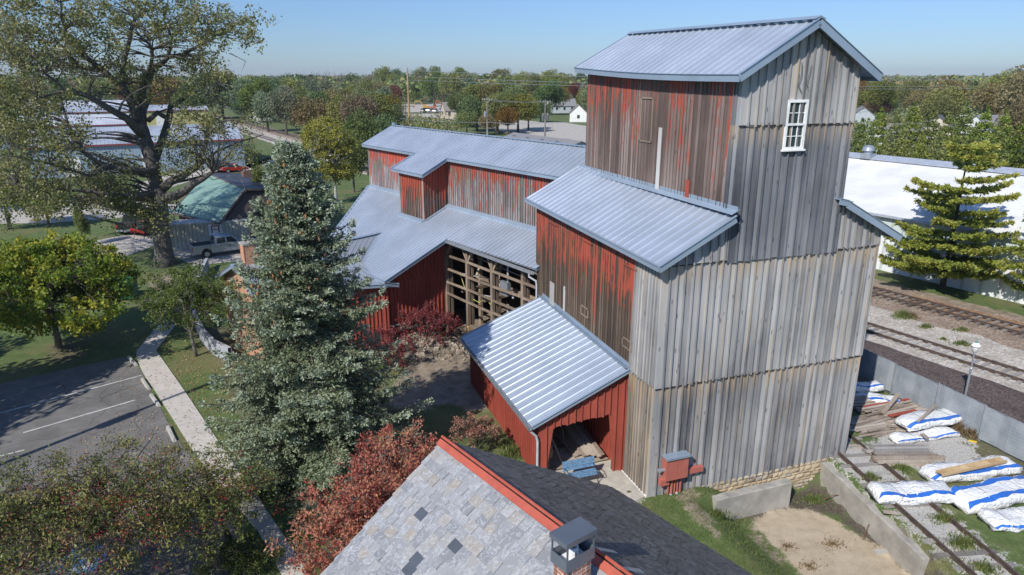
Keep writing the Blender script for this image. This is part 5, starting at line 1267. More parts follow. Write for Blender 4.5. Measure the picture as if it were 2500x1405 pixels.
L_crab = leafmat('crabapple_leaves', [(.05, .07, .02), (.095, .125, .032), (.16, .19, .045), (.24, .26, .07), (.28, .24, .08), (.28, .13, .07)], .35, .5)
L_birch = leafmat('yellow_birch_leaves', [(.13, .15, .022), (.25, .25, .035), (.36, .34, .06), (.44, .40, .09)], .4)
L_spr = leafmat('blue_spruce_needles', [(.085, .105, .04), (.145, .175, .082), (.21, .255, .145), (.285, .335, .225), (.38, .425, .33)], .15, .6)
L_pine = leafmat('white_pine_needles', [(.07, .11, .02), (.16, .21, .035), (.27, .32, .055), (.38, .40, .08), (.44, .36, .08)], .35, .6)
berry = plain('red_berries', (.40, .03, .04), .4)

# --- cottonwood: limbs follow the tree's real skeleton; each limb node is surveyed from the photograph with its own depth
rs = np.random.default_rng(11)
CB = G(402, 648); CY_ = float(CB[1])
def cw(px, py, dy=0.):
    r = ray(px, py); return CAMP+r*((CY_+dy)/r[1])
cl_ = [
 [(402, 655, 0, 1.15), (398, 600, 0, 1.05), (392, 540, 0, .92), (388, 470, 0, .82), (372, 400, 0, .78), (352, 340, 0, .80), (338, 300, 0, .75)],
 [(338, 300, 0, .62), (322, 250, -.5, .50), (300, 210, -1, .42), (255, 175, -1.5, .34), (200, 130, -2, .26), (165, 100, -2.5, .2), (150, 40, -3, .12), (145, -30, -3, .06)],
 [(300, 210, -1, .34), (302, 150, 0, .28), (318, 90, .5, .22), (330, 45, .5, .16), (372, 20, 1, .1), (420, -20, 1, .05)],
 [(345, 310, 0, .60), (345, 250, 1, .48), (350, 200, 1.5, .40), (382, 165, 2, .33), (410, 140, 2, .28), (445, 135, 2, .24), (490, 110, 2.5, .16), (560, 70, 3, .1), (620, 40, 3, .04)],
 [(410, 140, 2, .2), (420, 95, 2, .16), (400, 50, 2, .12), (410, 0, 2, .08)],
 [(350, 210, 1.5, .28), (368, 160, 0, .2), (372, 120, -1, .16), (345, 90, -1, .12), (385, 75, -1, .08)],
 [(352, 335, 0, .55), (310, 290, -2, .42), (265, 265, -3, .36), (215, 235, -4, .28), (160, 222, -5, .2), (110, 180, -6, .12), (50, 150, -6, .06)],
 [(255, 175, -1.5, .24), (195, 165, -2.5, .2), (140, 105, -3, .15), (60, 95, -3.5, .1), (-20, 80, -4, .05)],
 [(375, 400, 0, .50), (400, 330, 2, .42), (412, 290, 3, .40), (415, 262, 3, .32), (470, 225, 3, .14), (505, 215, 3.5, .08), (545, 262, 4, .04)],
 [(412, 290, 3, .3), (385, 275, 1, .26), (362, 295, 0, .3)],
 [(398, 460, -.5, .55), (440, 435, 1, .46), (480, 410, 2, .38), (500, 360, 2, .26), (510, 300, 2.5, .18), (540, 260, 3, .08)],
 [(480, 410, 2, .24), (530, 370, 3, .14), (590, 345, 4, .1), (640, 330, 4, .05)],
 [(402, 485, 0, .6), (430, 478, -1, .52), (470, 450, -1.5, .42), (520, 420, -2, .2)],
 [(385, 420, 0, .46), (320, 415, -2, .34), (250, 405, -3, .26), (200, 370, -4, .2), (165, 300, -5, .14), (150, 240, -5, .08)],
 [(388, 470, 0, .42), (330, 480, -2, .32), (260, 475, -3, .24), (200, 465, -4, .18), (120, 470, -5, .1), (40, 450, -6, .05)],
 [(270, 405, -3, .22), (220, 430, -5, .14), (120, 400, -7, .1), (30, 380, -8, .05)],
 [(340, 300, 0, .34), (365, 240, 3, .26), (372, 180, 4, .2), (365, 100, 4, .12), (330, 30, 4, .07)],
 [(165, 222, -5, .16), (90, 240, -6, .12), (20, 260, -7, .06)],
]
limbs = []
for l in cl_:
    pts = [cw(a, b, c_) for a, b, c_, d_ in l]; rad = [d_*.74 for *_, d_ in l]
    P2, R2 = [], []
    for i in range(len(pts)-1):
        for t in (0, .5):
            q = pts[i]*(1-t)+pts[i+1]*t
            if t: q = q+rs.normal(size=3)*.12*rad[i]**.5
            P2.append(q); R2.append(rad[i]*(1-t)+rad[i+1]*t)
    P2.append(pts[-1]); R2.append(rad[-1]); limbs.append((P2, R2))
limbs[0][1][0] = 1.25
# crown clusters by region: (px, py, sx, sy, depth spread, count)
reg = [(60, 60, 110, 80, 3, 70), (200, 60, 90, 70, 3, 70), (330, 50, 90, 60, 3, 62), (470, 60, 90, 55, 2.5, 66), (570, 60, 60, 50, 2, 34), (480, 150, 60, 30, 2, 30), (600, 90, 30, 25, 1.5, 8), (150, 150, 90, 50, 3, 40),
       (40, 200, 70, 70, 4, 62), (60, 300, 75, 60, 4, 66), (110, 380, 80, 55, 4, 62), (120, 470, 95, 50, 4, 70), (240, 470, 70, 45, 3, 55), (260, 420, 60, 30, 3, 30), (330, 510, 70, 35, 3, 38), (200, 340, 50, 50, 3, 22),
       (300, 170, 60, 40, 3, 26), (400, 210, 60, 40, 2, 22), (470, 300, 50, 40, 2, 22), (510, 350, 45, 30, 2, 18), (560, 300, 50, 40, 2, 16), (450, 400, 50, 35, 2, 18), (600, 370, 40, 25, 2, 9), (150, 240, 60, 40, 3, 22), (440, 350, 35, 25, 2, 12), (0, 100, 60, 120, 4, 40), (0, 400, 50, 100, 4, 40), (380, 560, 40, 18, 1.5, 5)]
cls = []
for (px, py, sx, sy, sd, n) in reg:
    for _ in range(n):
        x = px+rs.normal()*sx*.62; y = py+rs.normal()*sy*.62
        if x > 560 and y > 110 and y < 250: continue
        if x > 652 or rs.random() < .16: continue
        cls.append(cw(x, y, rs.normal()*sd-(3.5 if x < 160 else 0)))
M['bark_cot'] = bark('ridged_cottonwood_bark', (.035, .03, .026), (.20, .18, .155), (7, 7, .8))
add_tree('cottonwood_tree', 'huge old cottonwood with thick ridged trunk filling the upper left', 'tree', CB, limbs, cls, L_cot, M['bark_cot'], rs, leaf=.21, leafw=.17, per=60, crad=1.15, twigs=5, twig_r=.05, trunk_n=14, bare=.14)
for l in ([(505, 215), (530, 200), (560, 220), (575, 255), (560, 235)], [(520, 262), (560, 262), (600, 285), (645, 305), (620, 300)], [(470, 225), (500, 218), (545, 205), (585, 215)], [(480, 410), (520, 440), (560, 430), (590, 440), (600, 470)], [(375, 540), (330, 560), (325, 600), (345, 640)], [(375, 530), (430, 545), (400, 575), (350, 600)], [(600, 110), (640, 95), (655, 105)], [(560, 130), (600, 150), (590, 175)]):
    pts = [cw(a, b, rs.normal()*1.+2) for a, b in l]; mb = MB(); mb.tube(pts, list(np.linspace(.05, .015, len(pts))), 5, cap=False); obj('dead_twig', mb, M['bark_white'], bpy.data.objects['cottonwood_tree'])

# --- maple at the left, small tree by the walk
b = G(145, 850); top = height_at(b[0], b[1], 545)
c = onplane(b, np.array([0, 1., 0]), 128, 665)
add_tree('maple_tree', 'yellow green maple casting a dark shade on the lawn left of the walk', 'tree', b, auto_limbs(rs, b, 2.2, top-.5, 4.4, .19, 10), ellip_clusters(rs, np.array([c[0]-.5, b[1], 4.45]), (4.9, 4.7, 3.0), 500, .35, -.8), L_map, M['bark_grey'], rs, leaf=.18, leafw=.16, per=95, crad=.62, twigs=4, ctint=.6)
b = G(480, 870); c = onplane(b, np.array([0, 1., 0]), 452, 715)
add_tree('young_tree', 'small dark green tree with forked trunk beside the sidewalk', 'tree', b, auto_limbs(rs, b, 1.5, 5.2, 2.3, .10, 8, lean=(-.4, 0)), ellip_clusters(rs, np.array([c[0], b[1], 3.75]), (3.0, 2.8, 1.95), 150, .4, -.8), L_ora, M['bark_grey'], rs, leaf=.13, leafw=.10, per=75, crad=.5, twigs=5)
b = G(-40, 720)
# --- crabapples in the front left corner
for bb, cc_, rad, n, lab in ((G(300, 1395, 0)+np.array([-1., 2.0, 0]), G(215, 1265, 3.3), (4.2, 3.5, 1.8), 320, 'sprawling crabapple with red berries in the lower left corner'),
                             (G(520, 1405, 0)+np.array([0, 1.6, 0]), G(480, 1215, 3.1), (3.0, 2.5, 1.6), 118, 'thin crabapple with sparse leaves over the sidewalk, right of its twin'),
                             (G(-60, 1390, 0), G(-40, 1320, 3.2), (3.0, 2.8, 1.7), 150, 'leafy crabapple cut off by the left frame edge')):
    bb = bb.copy(); bb[2] = 0; o = add_tree('crabapple_tree', lab, 'tree', bb, auto_limbs(rs, bb, 1.2, cc_[2]+1.0, rad[0]*.9, .11, 9, lean=tuple((cc_-bb)[:2]*.6)), ellip_clusters(rs, cc_, rad, n, .5, -.75), L_crab, M['bark_dark'], rs, leaf=.115, leafw=.05, per=66, crad=.50, twigs=7, droop=.35, group='crabapples over the parking lot', ctint=.75, bare=.12)
    bp = ellip_clusters(rs, cc_, np.array(rad)*.95, int(n*.6), .6, -.6); V = []
    C = (bp[rs.integers(0, len(bp), n*14)]+rs.normal(size=(n*14, 3))*.13)-org_of(o); me = np_mesh('berries', leaf_quads(rs, C, .035, .035), 4, rs.random(n*14), berry); k = bpy.data.objects.new('berries', me); COL.objects.link(k); k.parent = o; k['kind'] = 'stuff'
# --- red dogwood by the slate house
b = np.array([-5.6, 19.3, 0])
cl1 = np.concatenate([ellip_clusters(rs, np.array([-3.6, 19.5, 3.3]), (2.2, 2.0, 2.0), 210, .35, -.7), ellip_clusters(rs, np.array([-5.2, 17.9, 2.7]), (1.7, 1.8, 1.8), 120, .4, -.7), ellip_clusters(rs, np.array([-2.3, 20.6, 3.0]), (1.1, 1.0, 1.3), 45, .4, -.5)])
add_tree('dogwood_tree', 'bright red and orange dogwood against the slate roof', 'tree', b, auto_limbs(rs, b, 1.0, 4.2, 2.2, .10, 9, lean=(1.2, -.4)), cl1, L_red, M['bark_grey'], rs, leaf=.115, leafw=.055, per=95, crad=.42, droop=.8, twigs=5, twig_r=.02, ctint=.55)
b = G(1165, 1118); b[2] = 0
add_tree('dogwood_shrub', 'small dry pink brown shrub beyond the slate ridge end', 'shrub', b, auto_limbs(rs, b, .4, 1.6, 1.0, .04, 10), ellip_clusters(rs, b+np.array([-.1, .2, 1.1]), (1.45, 1.0, .95), 62, .5, -.4), L_pink, M['bark_dark'], rs, leaf=.09, leafw=.055, per=40, crad=.22, droop=.3, twigs=4, twig_r=.02)
# --- burgundy shrub at the red gable wall
b = Mi(-1.7, 2.6)
add_tree('burgundy_shrub', 'burgundy red shrub in front of the red gable wall', 'shrub', b, auto_limbs(rs, b, .5, 2.4, 1.6, .05, 12), ellip_clusters(rs, b+ZZ*1.5, (2.5, 2.0, 1.55), 120, .5, -.6), L_burg, M['bark_dark'], rs, leaf=.10, leafw=.07, per=60, crad=.34, twigs=6, twig_r=.02)
b = Mi(-3.2, 6.2)
add_tree('burgundy_shrub', 'darker burgundy shrub half hidden behind the spruce', 'shrub', b, auto_limbs(rs, b, .5, 2.2, 1.4, .05, 12), ellip_clusters(rs, b+ZZ*1.3, (2.0, 1.8, 1.4), 70, .5, -.6), L_burg, M['bark_dark'], rs, leaf=.10, leafw=.07, per=60, crad=.34, twigs=6, twig_r=.02)
# --- yellow birch behind the mill's left end
b = G(822, 500); top = height_at(b[0], b[1], 285)
add_tree('birch_tree', 'yellow green birch with white trunk left of the mill roof', 'tree', b, auto_limbs(rs, b, 3.0, top-1, 4.0, .2, 9), np.concatenate([ellip_clusters(rs, b+np.array([-.4, 0, 8.0]), (3.9, 3.8, 3.9), 200, .4, -.9), ellip_clusters(rs, b+np.array([.2, 0, 4.4]), (3.2, 3., 1.5), 50, .4)]), L_birch, M['bark_white'], rs, leaf=.24, leafw=.18, per=70, crad=.8, twigs=3, droop=.3)

# --- conifers
def conifer(name, label, base, H, R0, mat, rs, whorl=.32, nb=7, needle=.16, nw=.035, dens=1., zlow=.08, droop=.25, up=.25, shape=.85, tuft=.18, lean=None, barkm=None, gapp=0., group=None, flatk=.25, layer=False, tint_top=0., rmin=.0):
    o = thing(name, label, 'tree', base, 0, group); br = []; C = []; A = []; T = []
    base = np.array(base, float)
    mb = MB(); mb.tube([base-ZZ*.1, base+ZZ*H*.35, base+ZZ*H*.75, base+ZZ*H], [H*.018+.03, H*.014, H*.006, .01], 10, cap=False)
    z = H*zlow
    while z < H-.1:
        f = 1-z/H; rr = R0*(f**shape)*(1 if f < .88 else .9)+rmin
        k = nb+int(rs.integers(-1, 2)); ph = rs.random()*6.3
        for i in range(k):
            if rs.random() < gapp: continue
            a = ph+2*pi*i/k+rs.normal()*.18; L = rr*rs.uniform(.66, 1.18); d = np.array([cos(a), sin(a), 0])
            s_ = base+ZZ*(z+rs.normal()*.06); n = max(4, int(L/.22)); P_ = []
            for t in np.linspace(0, 1, n): P_.append(s_+d*L*t+ZZ*L*(-droop*t*(1-t*.4)*(1.2 if f > .5 else .6)+up*t*t))
            br.append((P_, list(np.linspace(.012+.012*L, .006, n)))); tint = rs.random()
            # side twigs, getting shorter outwards
            m = max(4, int(L/.11))
            for j in range(m):
                t = .12+.88*(j+rs.random())/m; q = t*(n-1); i0 = min(int(q), n-2); p = P_[i0]+(P_[i0+1]-P_[i0])*(q-i0)
                sd = (1 if j % 2 else -1); tl = (.16+.34*L*(1-t)*min(1, t*2.2))*rs.uniform(.7, 1.2)
                tv = unit(np.cross(d, ZZ)*sd*.85+d*.6+ZZ*(-.22 if not layer else .15)+rs.normal(size=3)*.14)
                e = p+tv*tl
                br.append(([p, e], [.006, .004])) if tl > .3 else None
                cnt = max(3, int(tl/.055*dens)); u_ = rs.random(cnt)
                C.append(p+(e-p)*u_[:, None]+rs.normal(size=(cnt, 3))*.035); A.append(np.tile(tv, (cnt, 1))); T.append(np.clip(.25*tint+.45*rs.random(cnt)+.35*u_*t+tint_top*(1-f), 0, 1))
            cnt = int(14*dens); e = P_[-1]; C.append(e+rs.normal(size=(cnt, 3))*.07); A.append(np.tile(unit(P_[-1]-P_[-2]), (cnt, 1))); T.append(np.clip(.5+.5*rs.random(cnt), 0, 1))
        z += whorl*rs.uniform(.75, 1.25)*(.55+.6*f)
    C = np.concatenate(C); A = np.concatenate(A); T = np.concatenate(T); n = len(C); off = org_of(o)
    a = A+rs.normal(size=(n, 3))*.55; a /= np.linalg.norm(a, axis=1)[:, None]; bb = np.cross(a, rnd_unit(rs, n)); bb /= np.linalg.norm(bb, axis=1)[:, None]
    l = (needle*rs.uniform(.7, 1.3, n))[:, None]; w = (nw*rs.uniform(.8, 1.3, n))[:, None]; C = C-off
    V = np.stack([C-bb*w*.5, C+a*l*.55-bb*w*.6, C+a*l, C+a*l*.5+bb*w*.6], 1).reshape(-1, 3)
    obj('trunk', mb, barkm or M['bark_brown'], o, smooth=True); obj('branches', tubes_np(br, 4), barkm or M['bark_brown'], o)
    me = np_mesh('needles', V, 4, T, mat); k = bpy.data.objects.new('needles', me); COL.objects.link(k); k.parent = o
    return o
sb = np.array([-8.35, 26.0, 0]); SH = 14.2
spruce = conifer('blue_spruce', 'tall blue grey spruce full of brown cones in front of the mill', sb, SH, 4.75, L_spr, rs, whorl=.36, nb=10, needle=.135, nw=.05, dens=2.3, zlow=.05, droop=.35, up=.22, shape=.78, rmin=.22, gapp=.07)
mb = MB(); mb.lathe((0, 0, 0), [(0, 0), (.028, -.02), (.036, -.07), (.026, -.13), (0, -.16)], 7)
cm = bpy.data.meshes.new('cone'); cm.from_pydata(mb.v, [], mb.f); cm.attributes.new('rnd', 'FLOAT', 'FACE'); cm.materials.append(plain('cone_scales', (.36, .17, .075), .8, 0, .2, 20))
for i in range(95):
    f = rs.random()**1.5*.42+.035; z = SH*(1-f); a = rs.random()*6.28; r_ = 4.15*f**.80*rs.uniform(.75, 1.0)+.18
    if i % 3: a = -pi/2+rs.normal()*.9
    k = bpy.data.objects.new('cone', cm); COL.objects.link(k); k.parent = spruce; k.location = (cos(a)*r_, sin(a)*r_, z-.12*r_-.02); k.rotation_euler = (rs.normal()*.15, rs.normal()*.15, 0); k.scale = (1.15,)*3
# pines on the right
pb = G(2300, 705)
def pine(label, base, H, R0, seed, group=None, dens=1.5, needle=.26, nb=5, whorl=.85, mat=None):
    return conifer('white_pine', label, base, H, R0, mat or L_pine, np.random.default_rng(seed), whorl=whorl, nb=nb, needle=needle, nw=.085, dens=dens, zlow=.12, droop=.02, up=.20, shape=.60, layer=True, gapp=.22, barkm=M['bark_dark'], group=group, rmin=.35, tint_top=.25)
pine('tall yellow green pine beside the farther track on the right', pb, 11.9, 6.2, 5, nb=7, dens=3.0, whorl=1.0)
pine('dark layered pine cut by the right frame edge', G(2560, 760), 9.5, 4.4, 6, dens=2.)
pine('second pine beyond the right edge shading the white wall', G(2700, 800), 10.5, 4.4, 7, dens=1.4)

# --- background trees: one mesh per kind, copied as separate trees
def far_crown(seed, rx, rz, nl, leaf, lobes=11, bare=False, tall=1.):
    r = np.random.default_rng(seed); C = []; T = []
    for i in range(lobes):
        d = rnd_unit(r, 1)[0]; d[2] = abs(d[2])*1.0-.25; c = np.array([d[0]*rx*.58, d[1]*rx*.58, rz*1.0+d[2]*rz*.72]); s = r.uniform(.32, .55)
        m = nl//lobes; v = rnd_unit(r, m); rr = (r.random((m, 1))**.3); wob = 1+.18*np.sin(v[:, :1]*5+seed)*np.cos(v[:, 1:2]*4)
        p = c+v*rr*wob*np.array([rx*s, rx*s, rz*s*.95]); C.append(p); T.append(np.clip(r.random()*.45+r.random(m)*.55, 0, 1))
    C = np.concatenate(C); T = np.concatenate(T); C[:, 2] = np.maximum(C[:, 2], rz*.10)
    return leaf_quads(r, C, leaf, leaf*.75), T
def far_cone(seed, R0, H, n, leaf):
    r = np.random.default_rng(seed); f = r.random(n)**.6; f = np.round(f*9)/9*.35+f*.65; a = r.random(n)*6.28; k = 1+.3*np.sin(a*3+f*22+seed)+.15*np.sin(a*7+f*50)
    rr = R0*f**.8*r.random(n)**.35*k; C = np.stack([rr*np.cos(a), rr*np.sin(a), H*(1-f*.93)-.12*rr+r.normal(size=n)*.1], 1)
    return leaf_quads(r, C, leaf, leaf*.5, 0, .5), r.random(n)
def far_bare(seed, H):
    r = np.random.default_rng(seed); mb = MB()
    for i in range(26):
        a = r.random()*6.28; sp = r.uniform(.1, .32)*H; z0 = H*r.uniform(.15, .5); p0 = np.array([0, 0, z0]); p1 = np.array([cos(a)*sp*.5, sin(a)*sp*.5, (z0+H)/2]); p2 = np.array([cos(a)*sp, sin(a)*sp, H*r.uniform(.75, 1.05)])
        mb.tube([p0, p1, p2], [.07, .045, .015], 4, cap=False)
        for j in range(4):
            q = p1+(p2-p1)*r.random(); e = q+np.array([r.normal()*.5, r.normal()*.5, r.uniform(.6, 1.6)]); mb.tube([q, e], [.025, .01], 3, cap=False)
    return mb
greens = {
 'olive': [(.096, .125, .033), (.177, .214, .053), (.265, .295, .081), (.369, .354, .117)],
 'dark': [(.044, .078, .027), (.092, .142, .044), (.150, .209, .068), (.224, .269, .090)],
 'grey': [(.097, .124, .062), (.173, .206, .110), (.248, .289, .152), (.331, .344, .193)],
 'yellow': [(.09, .10, .018), (.17, .17, .03), (.26, .24, .05), (.34, .28, .06)],
 'brown': [(.118, .099, .046), (.212, .178, .079), (.317, .251, .118), (.397, .317, .171)],
 'orange': [(.12, .07, .02), (.22, .13, .035), (.30, .17, .05), (.26, .20, .06)],
 'red': [(.08, .02, .012), (.16, .04, .022), (.22, .07, .035), (.2, .10, .04)]}
LM = {k: leafmat(k+'_foliage', v, .42, .65, objvar=.26) for k, v in greens.items()}
L_pinef = leafmat('distant_pine_needles', [(.06, .09, .022), (.12, .16, .034), (.20, .23, .05), (.30, .29, .07)], .15, objvar=.3)
PROTO = {}
def proto_mesh(kind, var):
    key = (kind, var)
    if key not in PROTO:
        if kind == 'pine': V, T = far_cone(50+var, 3.5, 10., 8000, .36); me = np_mesh('crown', V, 4, T, L_pinef)
        elif kind == 'bare':
            mb = far_bare(70+var, 12.); me = bpy.data.meshes.new('crown'); me.from_pydata([tuple(p) for p in mb.v], [], mb.f); me.attributes.new('rnd', 'FLOAT', 'FACE'); me.materials.append(M['bark_grey'])
        else: V, T = far_crown(30+var*7+len(kind), 5., 5., 6500, .40, 10+var % 4); me = np_mesh('crown', V, 4, T, LM[kind])
        PROTO[key] = me
    return PROTO[key]
tm_ = MB(); tm_.tube([(0, 0, -.3), (.05, 0, 2.5), (0, .1, 5.5)], [.32, .24, .1], 7); 
for a in (0, 2.1, 4.2): tm_.tube([(0, 0, 3.), (cos(a)*1.2, sin(a)*1.2, 5.), (cos(a)*2.2, sin(a)*2.2, 7.)], [.14, .09, .03], 5, cap=False)
TRUNKME = bpy.data.meshes.new('trunk'); TRUNKME.from_pydata([tuple(p) for p in tm_.v], [], tm_.f); TRUNKME.attributes.new('rnd', 'FLOAT', 'FACE'); TRUNKME.materials.append(M['bark_brown'])
LAB = {'olive': 'olive green broad tree of the wood beyond the railway', 'dark': 'dark green rounded tree of the wood beyond the railway', 'grey': 'soft grey green willow of the wood beyond the railway',
       'yellow': 'yellow leaved autumn tree of the distant wood', 'brown': 'brown thinning autumn tree of the distant wood', 'orange': 'orange autumn tree of the distant wood', 'red': 'dark red autumn tree of the distant wood',
       'pine': 'yellow green pine of the row behind the white building', 'bare': 'bare pale trunked tree of the distant wood'}
NT = [0]
def ftree(x, y, H, wid, kind, label=None, group='trees of the background wood', var=None):
    r = random.Random(NT[0]*31+7); NT[0] += 1
    o = thing('pine_tree' if kind == 'pine' else 'background_tree', label or LAB[kind], 'tree', (x, y, 0), r.uniform(0, 6.28), group if not label else None)
    k = bpy.data.objects.new('crown', proto_mesh(kind, r.randrange(4) if var is None else var)); COL.objects.link(k); k.parent = o
    base_h = {'pine': 10., 'bare': 12.}.get(kind, 9.6); bw = {'pine': 6.6, 'bare': 7.}.get(kind, 10.)
    k.scale = (wid/bw, wid/bw*r.uniform(.9, 1.1), H/base_h)
    t = bpy.data.objects.new('trunk', TRUNKME); COL.objects.link(t); t.parent = o; t.scale = (wid/10*1.1, wid/10*1.1, H/9.6)
    return o
def PT(px, basepy, toppy, wpx, kind, label=None, group='trees of the background wood'):
    b = G(px, basepy); H = max(2., height_at(b[0], b[1], toppy)); dep = b[1]*_c+CAMH*_s; return ftree(b[0], b[1], H, wpx/1667*dep*1.05, kind, label, group)
for a in [
 (505, 292, 175, 90, 'grey'), (615, 275, 182, 70, 'olive'), (660, 270, 184, 80, 'dark'), (720, 268, 188, 80, 'olive'), (600, 300, 230, 60, 'dark'), (880, 262, 196, 70, 'olive'), (930, 268, 198, 60, 'brown'), (800, 265, 190, 80, 'grey'), (760, 268, 192, 80, 'grey'), (1320, 300, 232, 60, 'dark'), (1250, 290, 205, 90, 'olive'), (1195, 285, 200, 90, 'yellow'), (1150, 285, 205, 80, 'olive'), (1290, 275, 195, 80, 'olive'), (545, 290, 160, 110, 'olive'), (590, 292, 188, 110, 'grey'), (640, 300, 190, 100, 'olive'), (470, 300, 200, 80, 'dark'), (420, 290, 185, 80, 'orange'), (380, 280, 190, 80, 'dark'),
 (655, 322, 220, 80, 'grey'), (700, 330, 213, 95, 'grey'), (745, 300, 210, 90, 'olive'), (690, 285, 205, 80, 'grey'), 
 (770, 330, 232, 110, 'brown'), (820, 300, 222, 110, 'olive'), (845, 335, 232, 90, 'yellow'), (880, 350, 228, 110, 'brown'), (925, 330, 225, 100, 'olive'), (955, 320, 250, 70, 'dark'),
 (860, 250, 178, 58, 'dark'), (905, 245, 178, 52, 'bare'), (780, 240, 175, 60, 'bare'), (720, 235, 178, 60, 'bare'), (690, 240, 180, 60, 'bare'), (830, 235, 175, 60, 'bare'), (750, 232, 180, 60, 'brown'),
 (900, 430, 262, 120, 'dark'), (935, 400, 275, 100, 'dark'), (860, 420, 290, 100, 'olive'), (865, 470, 310, 80, 'olive'),
 (1125, 312, 222, 80, 'dark'), (1165, 322, 228, 90, 'dark'), (1215, 325, 225, 95, 'olive'), (1265, 325, 222, 95, 'yellow'), (1140, 330, 268, 60, 'olive'), (1240, 330, 262, 70, 'orange'), (1290, 318, 240, 70, 'olive'), (1190, 330, 275, 60, 'brown'),
 (1100, 268, 175, 70, 'olive'), (1060, 262, 170, 70, 'dark'), (1030, 250, 190, 60, 'yellow'), (1010, 256, 205, 50, 'olive'), (1085, 262, 200, 50, 'grey'),
 (1340, 282, 192, 85, 'dark'), (1402, 268, 198, 46, 'red'), (1372, 275, 210, 45, 'orange'), (1425, 272, 210, 40, 'yellow'), (1300, 260, 176, 60, 'olive'), (1345, 250, 168, 60, 'olive'), (1270, 250, 172, 60, 'olive'), (1225, 240, 166, 60, 'yellow'), (1150, 240, 172, 60, 'olive'), (1180, 238, 176, 50, 'dark'),
 (980, 235, 165, 60, 'dark'), (935, 235, 160, 60, 'olive'), (1030, 232, 162, 60, 'olive'), (1065, 230, 160, 60, 'olive'), (960, 262, 205, 55, 'red'), (1120, 232, 163, 60, 'olive'), (1380, 240, 175, 60, 'olive'), (1420, 240, 175, 60, 'dark'),
 # left, behind the cottonwood
 (60, 320, 190, 120, 'olive'), (0, 420, 230, 160, 'dark'), (150, 290, 185, 100, 'dark'), (250, 270, 190, 90, 'olive'), (330, 262, 188, 80, 'orange'), (-60, 520, 300, 150, 'dark'), (25, 560, 385, 140, 'olive'), (120, 555, 432, 100, 'olive'), (642, 548, 398, 60, 'olive'), (612, 530, 432, 42, 'yellow'), (20, 350, 215, 120, 'olive'), (560, 250, 178, 60, 'dark'),
  (640, 560, 470, 60, 'dark'), (205, 600, 500, 40, 'olive'),
 # right
 (2450, 300, 165, 130, 'olive'), (2500, 330, 150, 150, 'brown'), (2400, 290, 205, 90, 'dark'), (2350, 270, 210, 90, 'dark'), (2230, 272, 195, 90, 'yellow'), (2170, 268, 200, 80, 'olive'), (2290, 258, 205, 80, 'olive'), (2130, 260, 212, 60, 'grey'), (2120, 275, 235, 50, 'grey'), (2150, 290, 245, 50, 'orange'), (2480, 400, 230, 120, 'brown')]: PT(*a)
for i, (px, top, dist, w) in enumerate([(2100, 290, 100, 80), (2145, 262, 112, 90), (2185, 270, 104, 80), (2225, 248, 118, 95), (2270, 262, 108, 90), (2310, 272, 100, 90), (2350, 250, 112, 100), (2400, 262, 104, 100), (2445, 268, 98, 100), (2490, 290, 92, 100), (2535, 300, 96, 100), (2125, 300, 92, 70), (2205, 305, 94, 70), (2290, 308, 92, 80), (2375, 300, 92, 80), (2440, 310, 90, 80), (2250, 318, 92, 70), (2330, 322, 90, 70)]):
    x = (px-1250)/1667.*(dist*_c+CAMH*_s*.5); H = height_at(x, dist, top); ftree(x, dist, max(H, 5), w/1667*dist*1.05, 'pine', group='pines behind the white building')
# scattered mid distance trees filling the wood
rr_ = random.Random(77); cnt = 0; tries = 0
def blocked(x, y):
    n = x*RN[0]+y*RN[1]; t = x*RT[0]+y*RT[1]; px, py = proj((x, y, 0))
    if 36 < n < 57: return True
    if 930 < px < 1110 and 250 < py < 310: return True
    if 1280 < px < 1440 and 278 < py < 350: return True
    if 1100 < px < 1280 and 225 < py < 262 and rr_.random() < .4: return True
    if px < 620 and py > 262: return True
    if 2000 < px and py > 330: return True
    return False
while cnt < 98 and tries < 6000:
    tries += 1; d = 235+420*rr_.random()**.8; a = rr_.uniform(-.68, .72); x, y = d*math.sin(a), d*math.cos(a)
    if blocked(x, y): continue
    px, py = proj((x, y, 0))
    pz = rr_.random()
    kinds = ['olive']*5+['dark']*3+['grey']*3+['yellow']*2+['brown']*3+['orange']+['bare'] if px > 900 else ['olive']*4+['dark']*2+['grey']*4+['brown']*2+['bare']*3
    if px > 2000: kinds = ['brown']*4+['olive']*4+['orange', 'dark', 'yellow', 'grey']
    H = rr_.uniform(11, 18.5)*(1.06 if 850 < px < 1450 else 1.0); ftree(x, y, H, H*rr_.uniform(.75, 1.05), rr_.choice(kinds)); cnt += 1
cnt = 0; tries = 0
while cnt < 68 and tries < 9000:
    tries += 1; px = rr_.choice([rr_.uniform(640, 960), rr_.uniform(640, 960), rr_.uniform(1090, 1420), rr_.uniform(2050, 2500)]); py = rr_.uniform(232, 325); b = G(px, py); n = b@RN
    if n < 60 or blocked(b[0], b[1]): continue
    if 1100 < px < 1450 and py > 272: continue
    if px > 2000 and py > 300: continue
    H = rr_.uniform(8.5, 13); ftree(b[0], b[1], H, H*rr_.uniform(.8, 1.15), rr_.choice(['olive']*4+['grey']*3+['brown']*2+['dark']*2+['yellow', 'bare'] if px < 1000 else ['olive']*4+['dark']*2+['yellow']*2+['brown']*2+['orange'])); cnt += 1
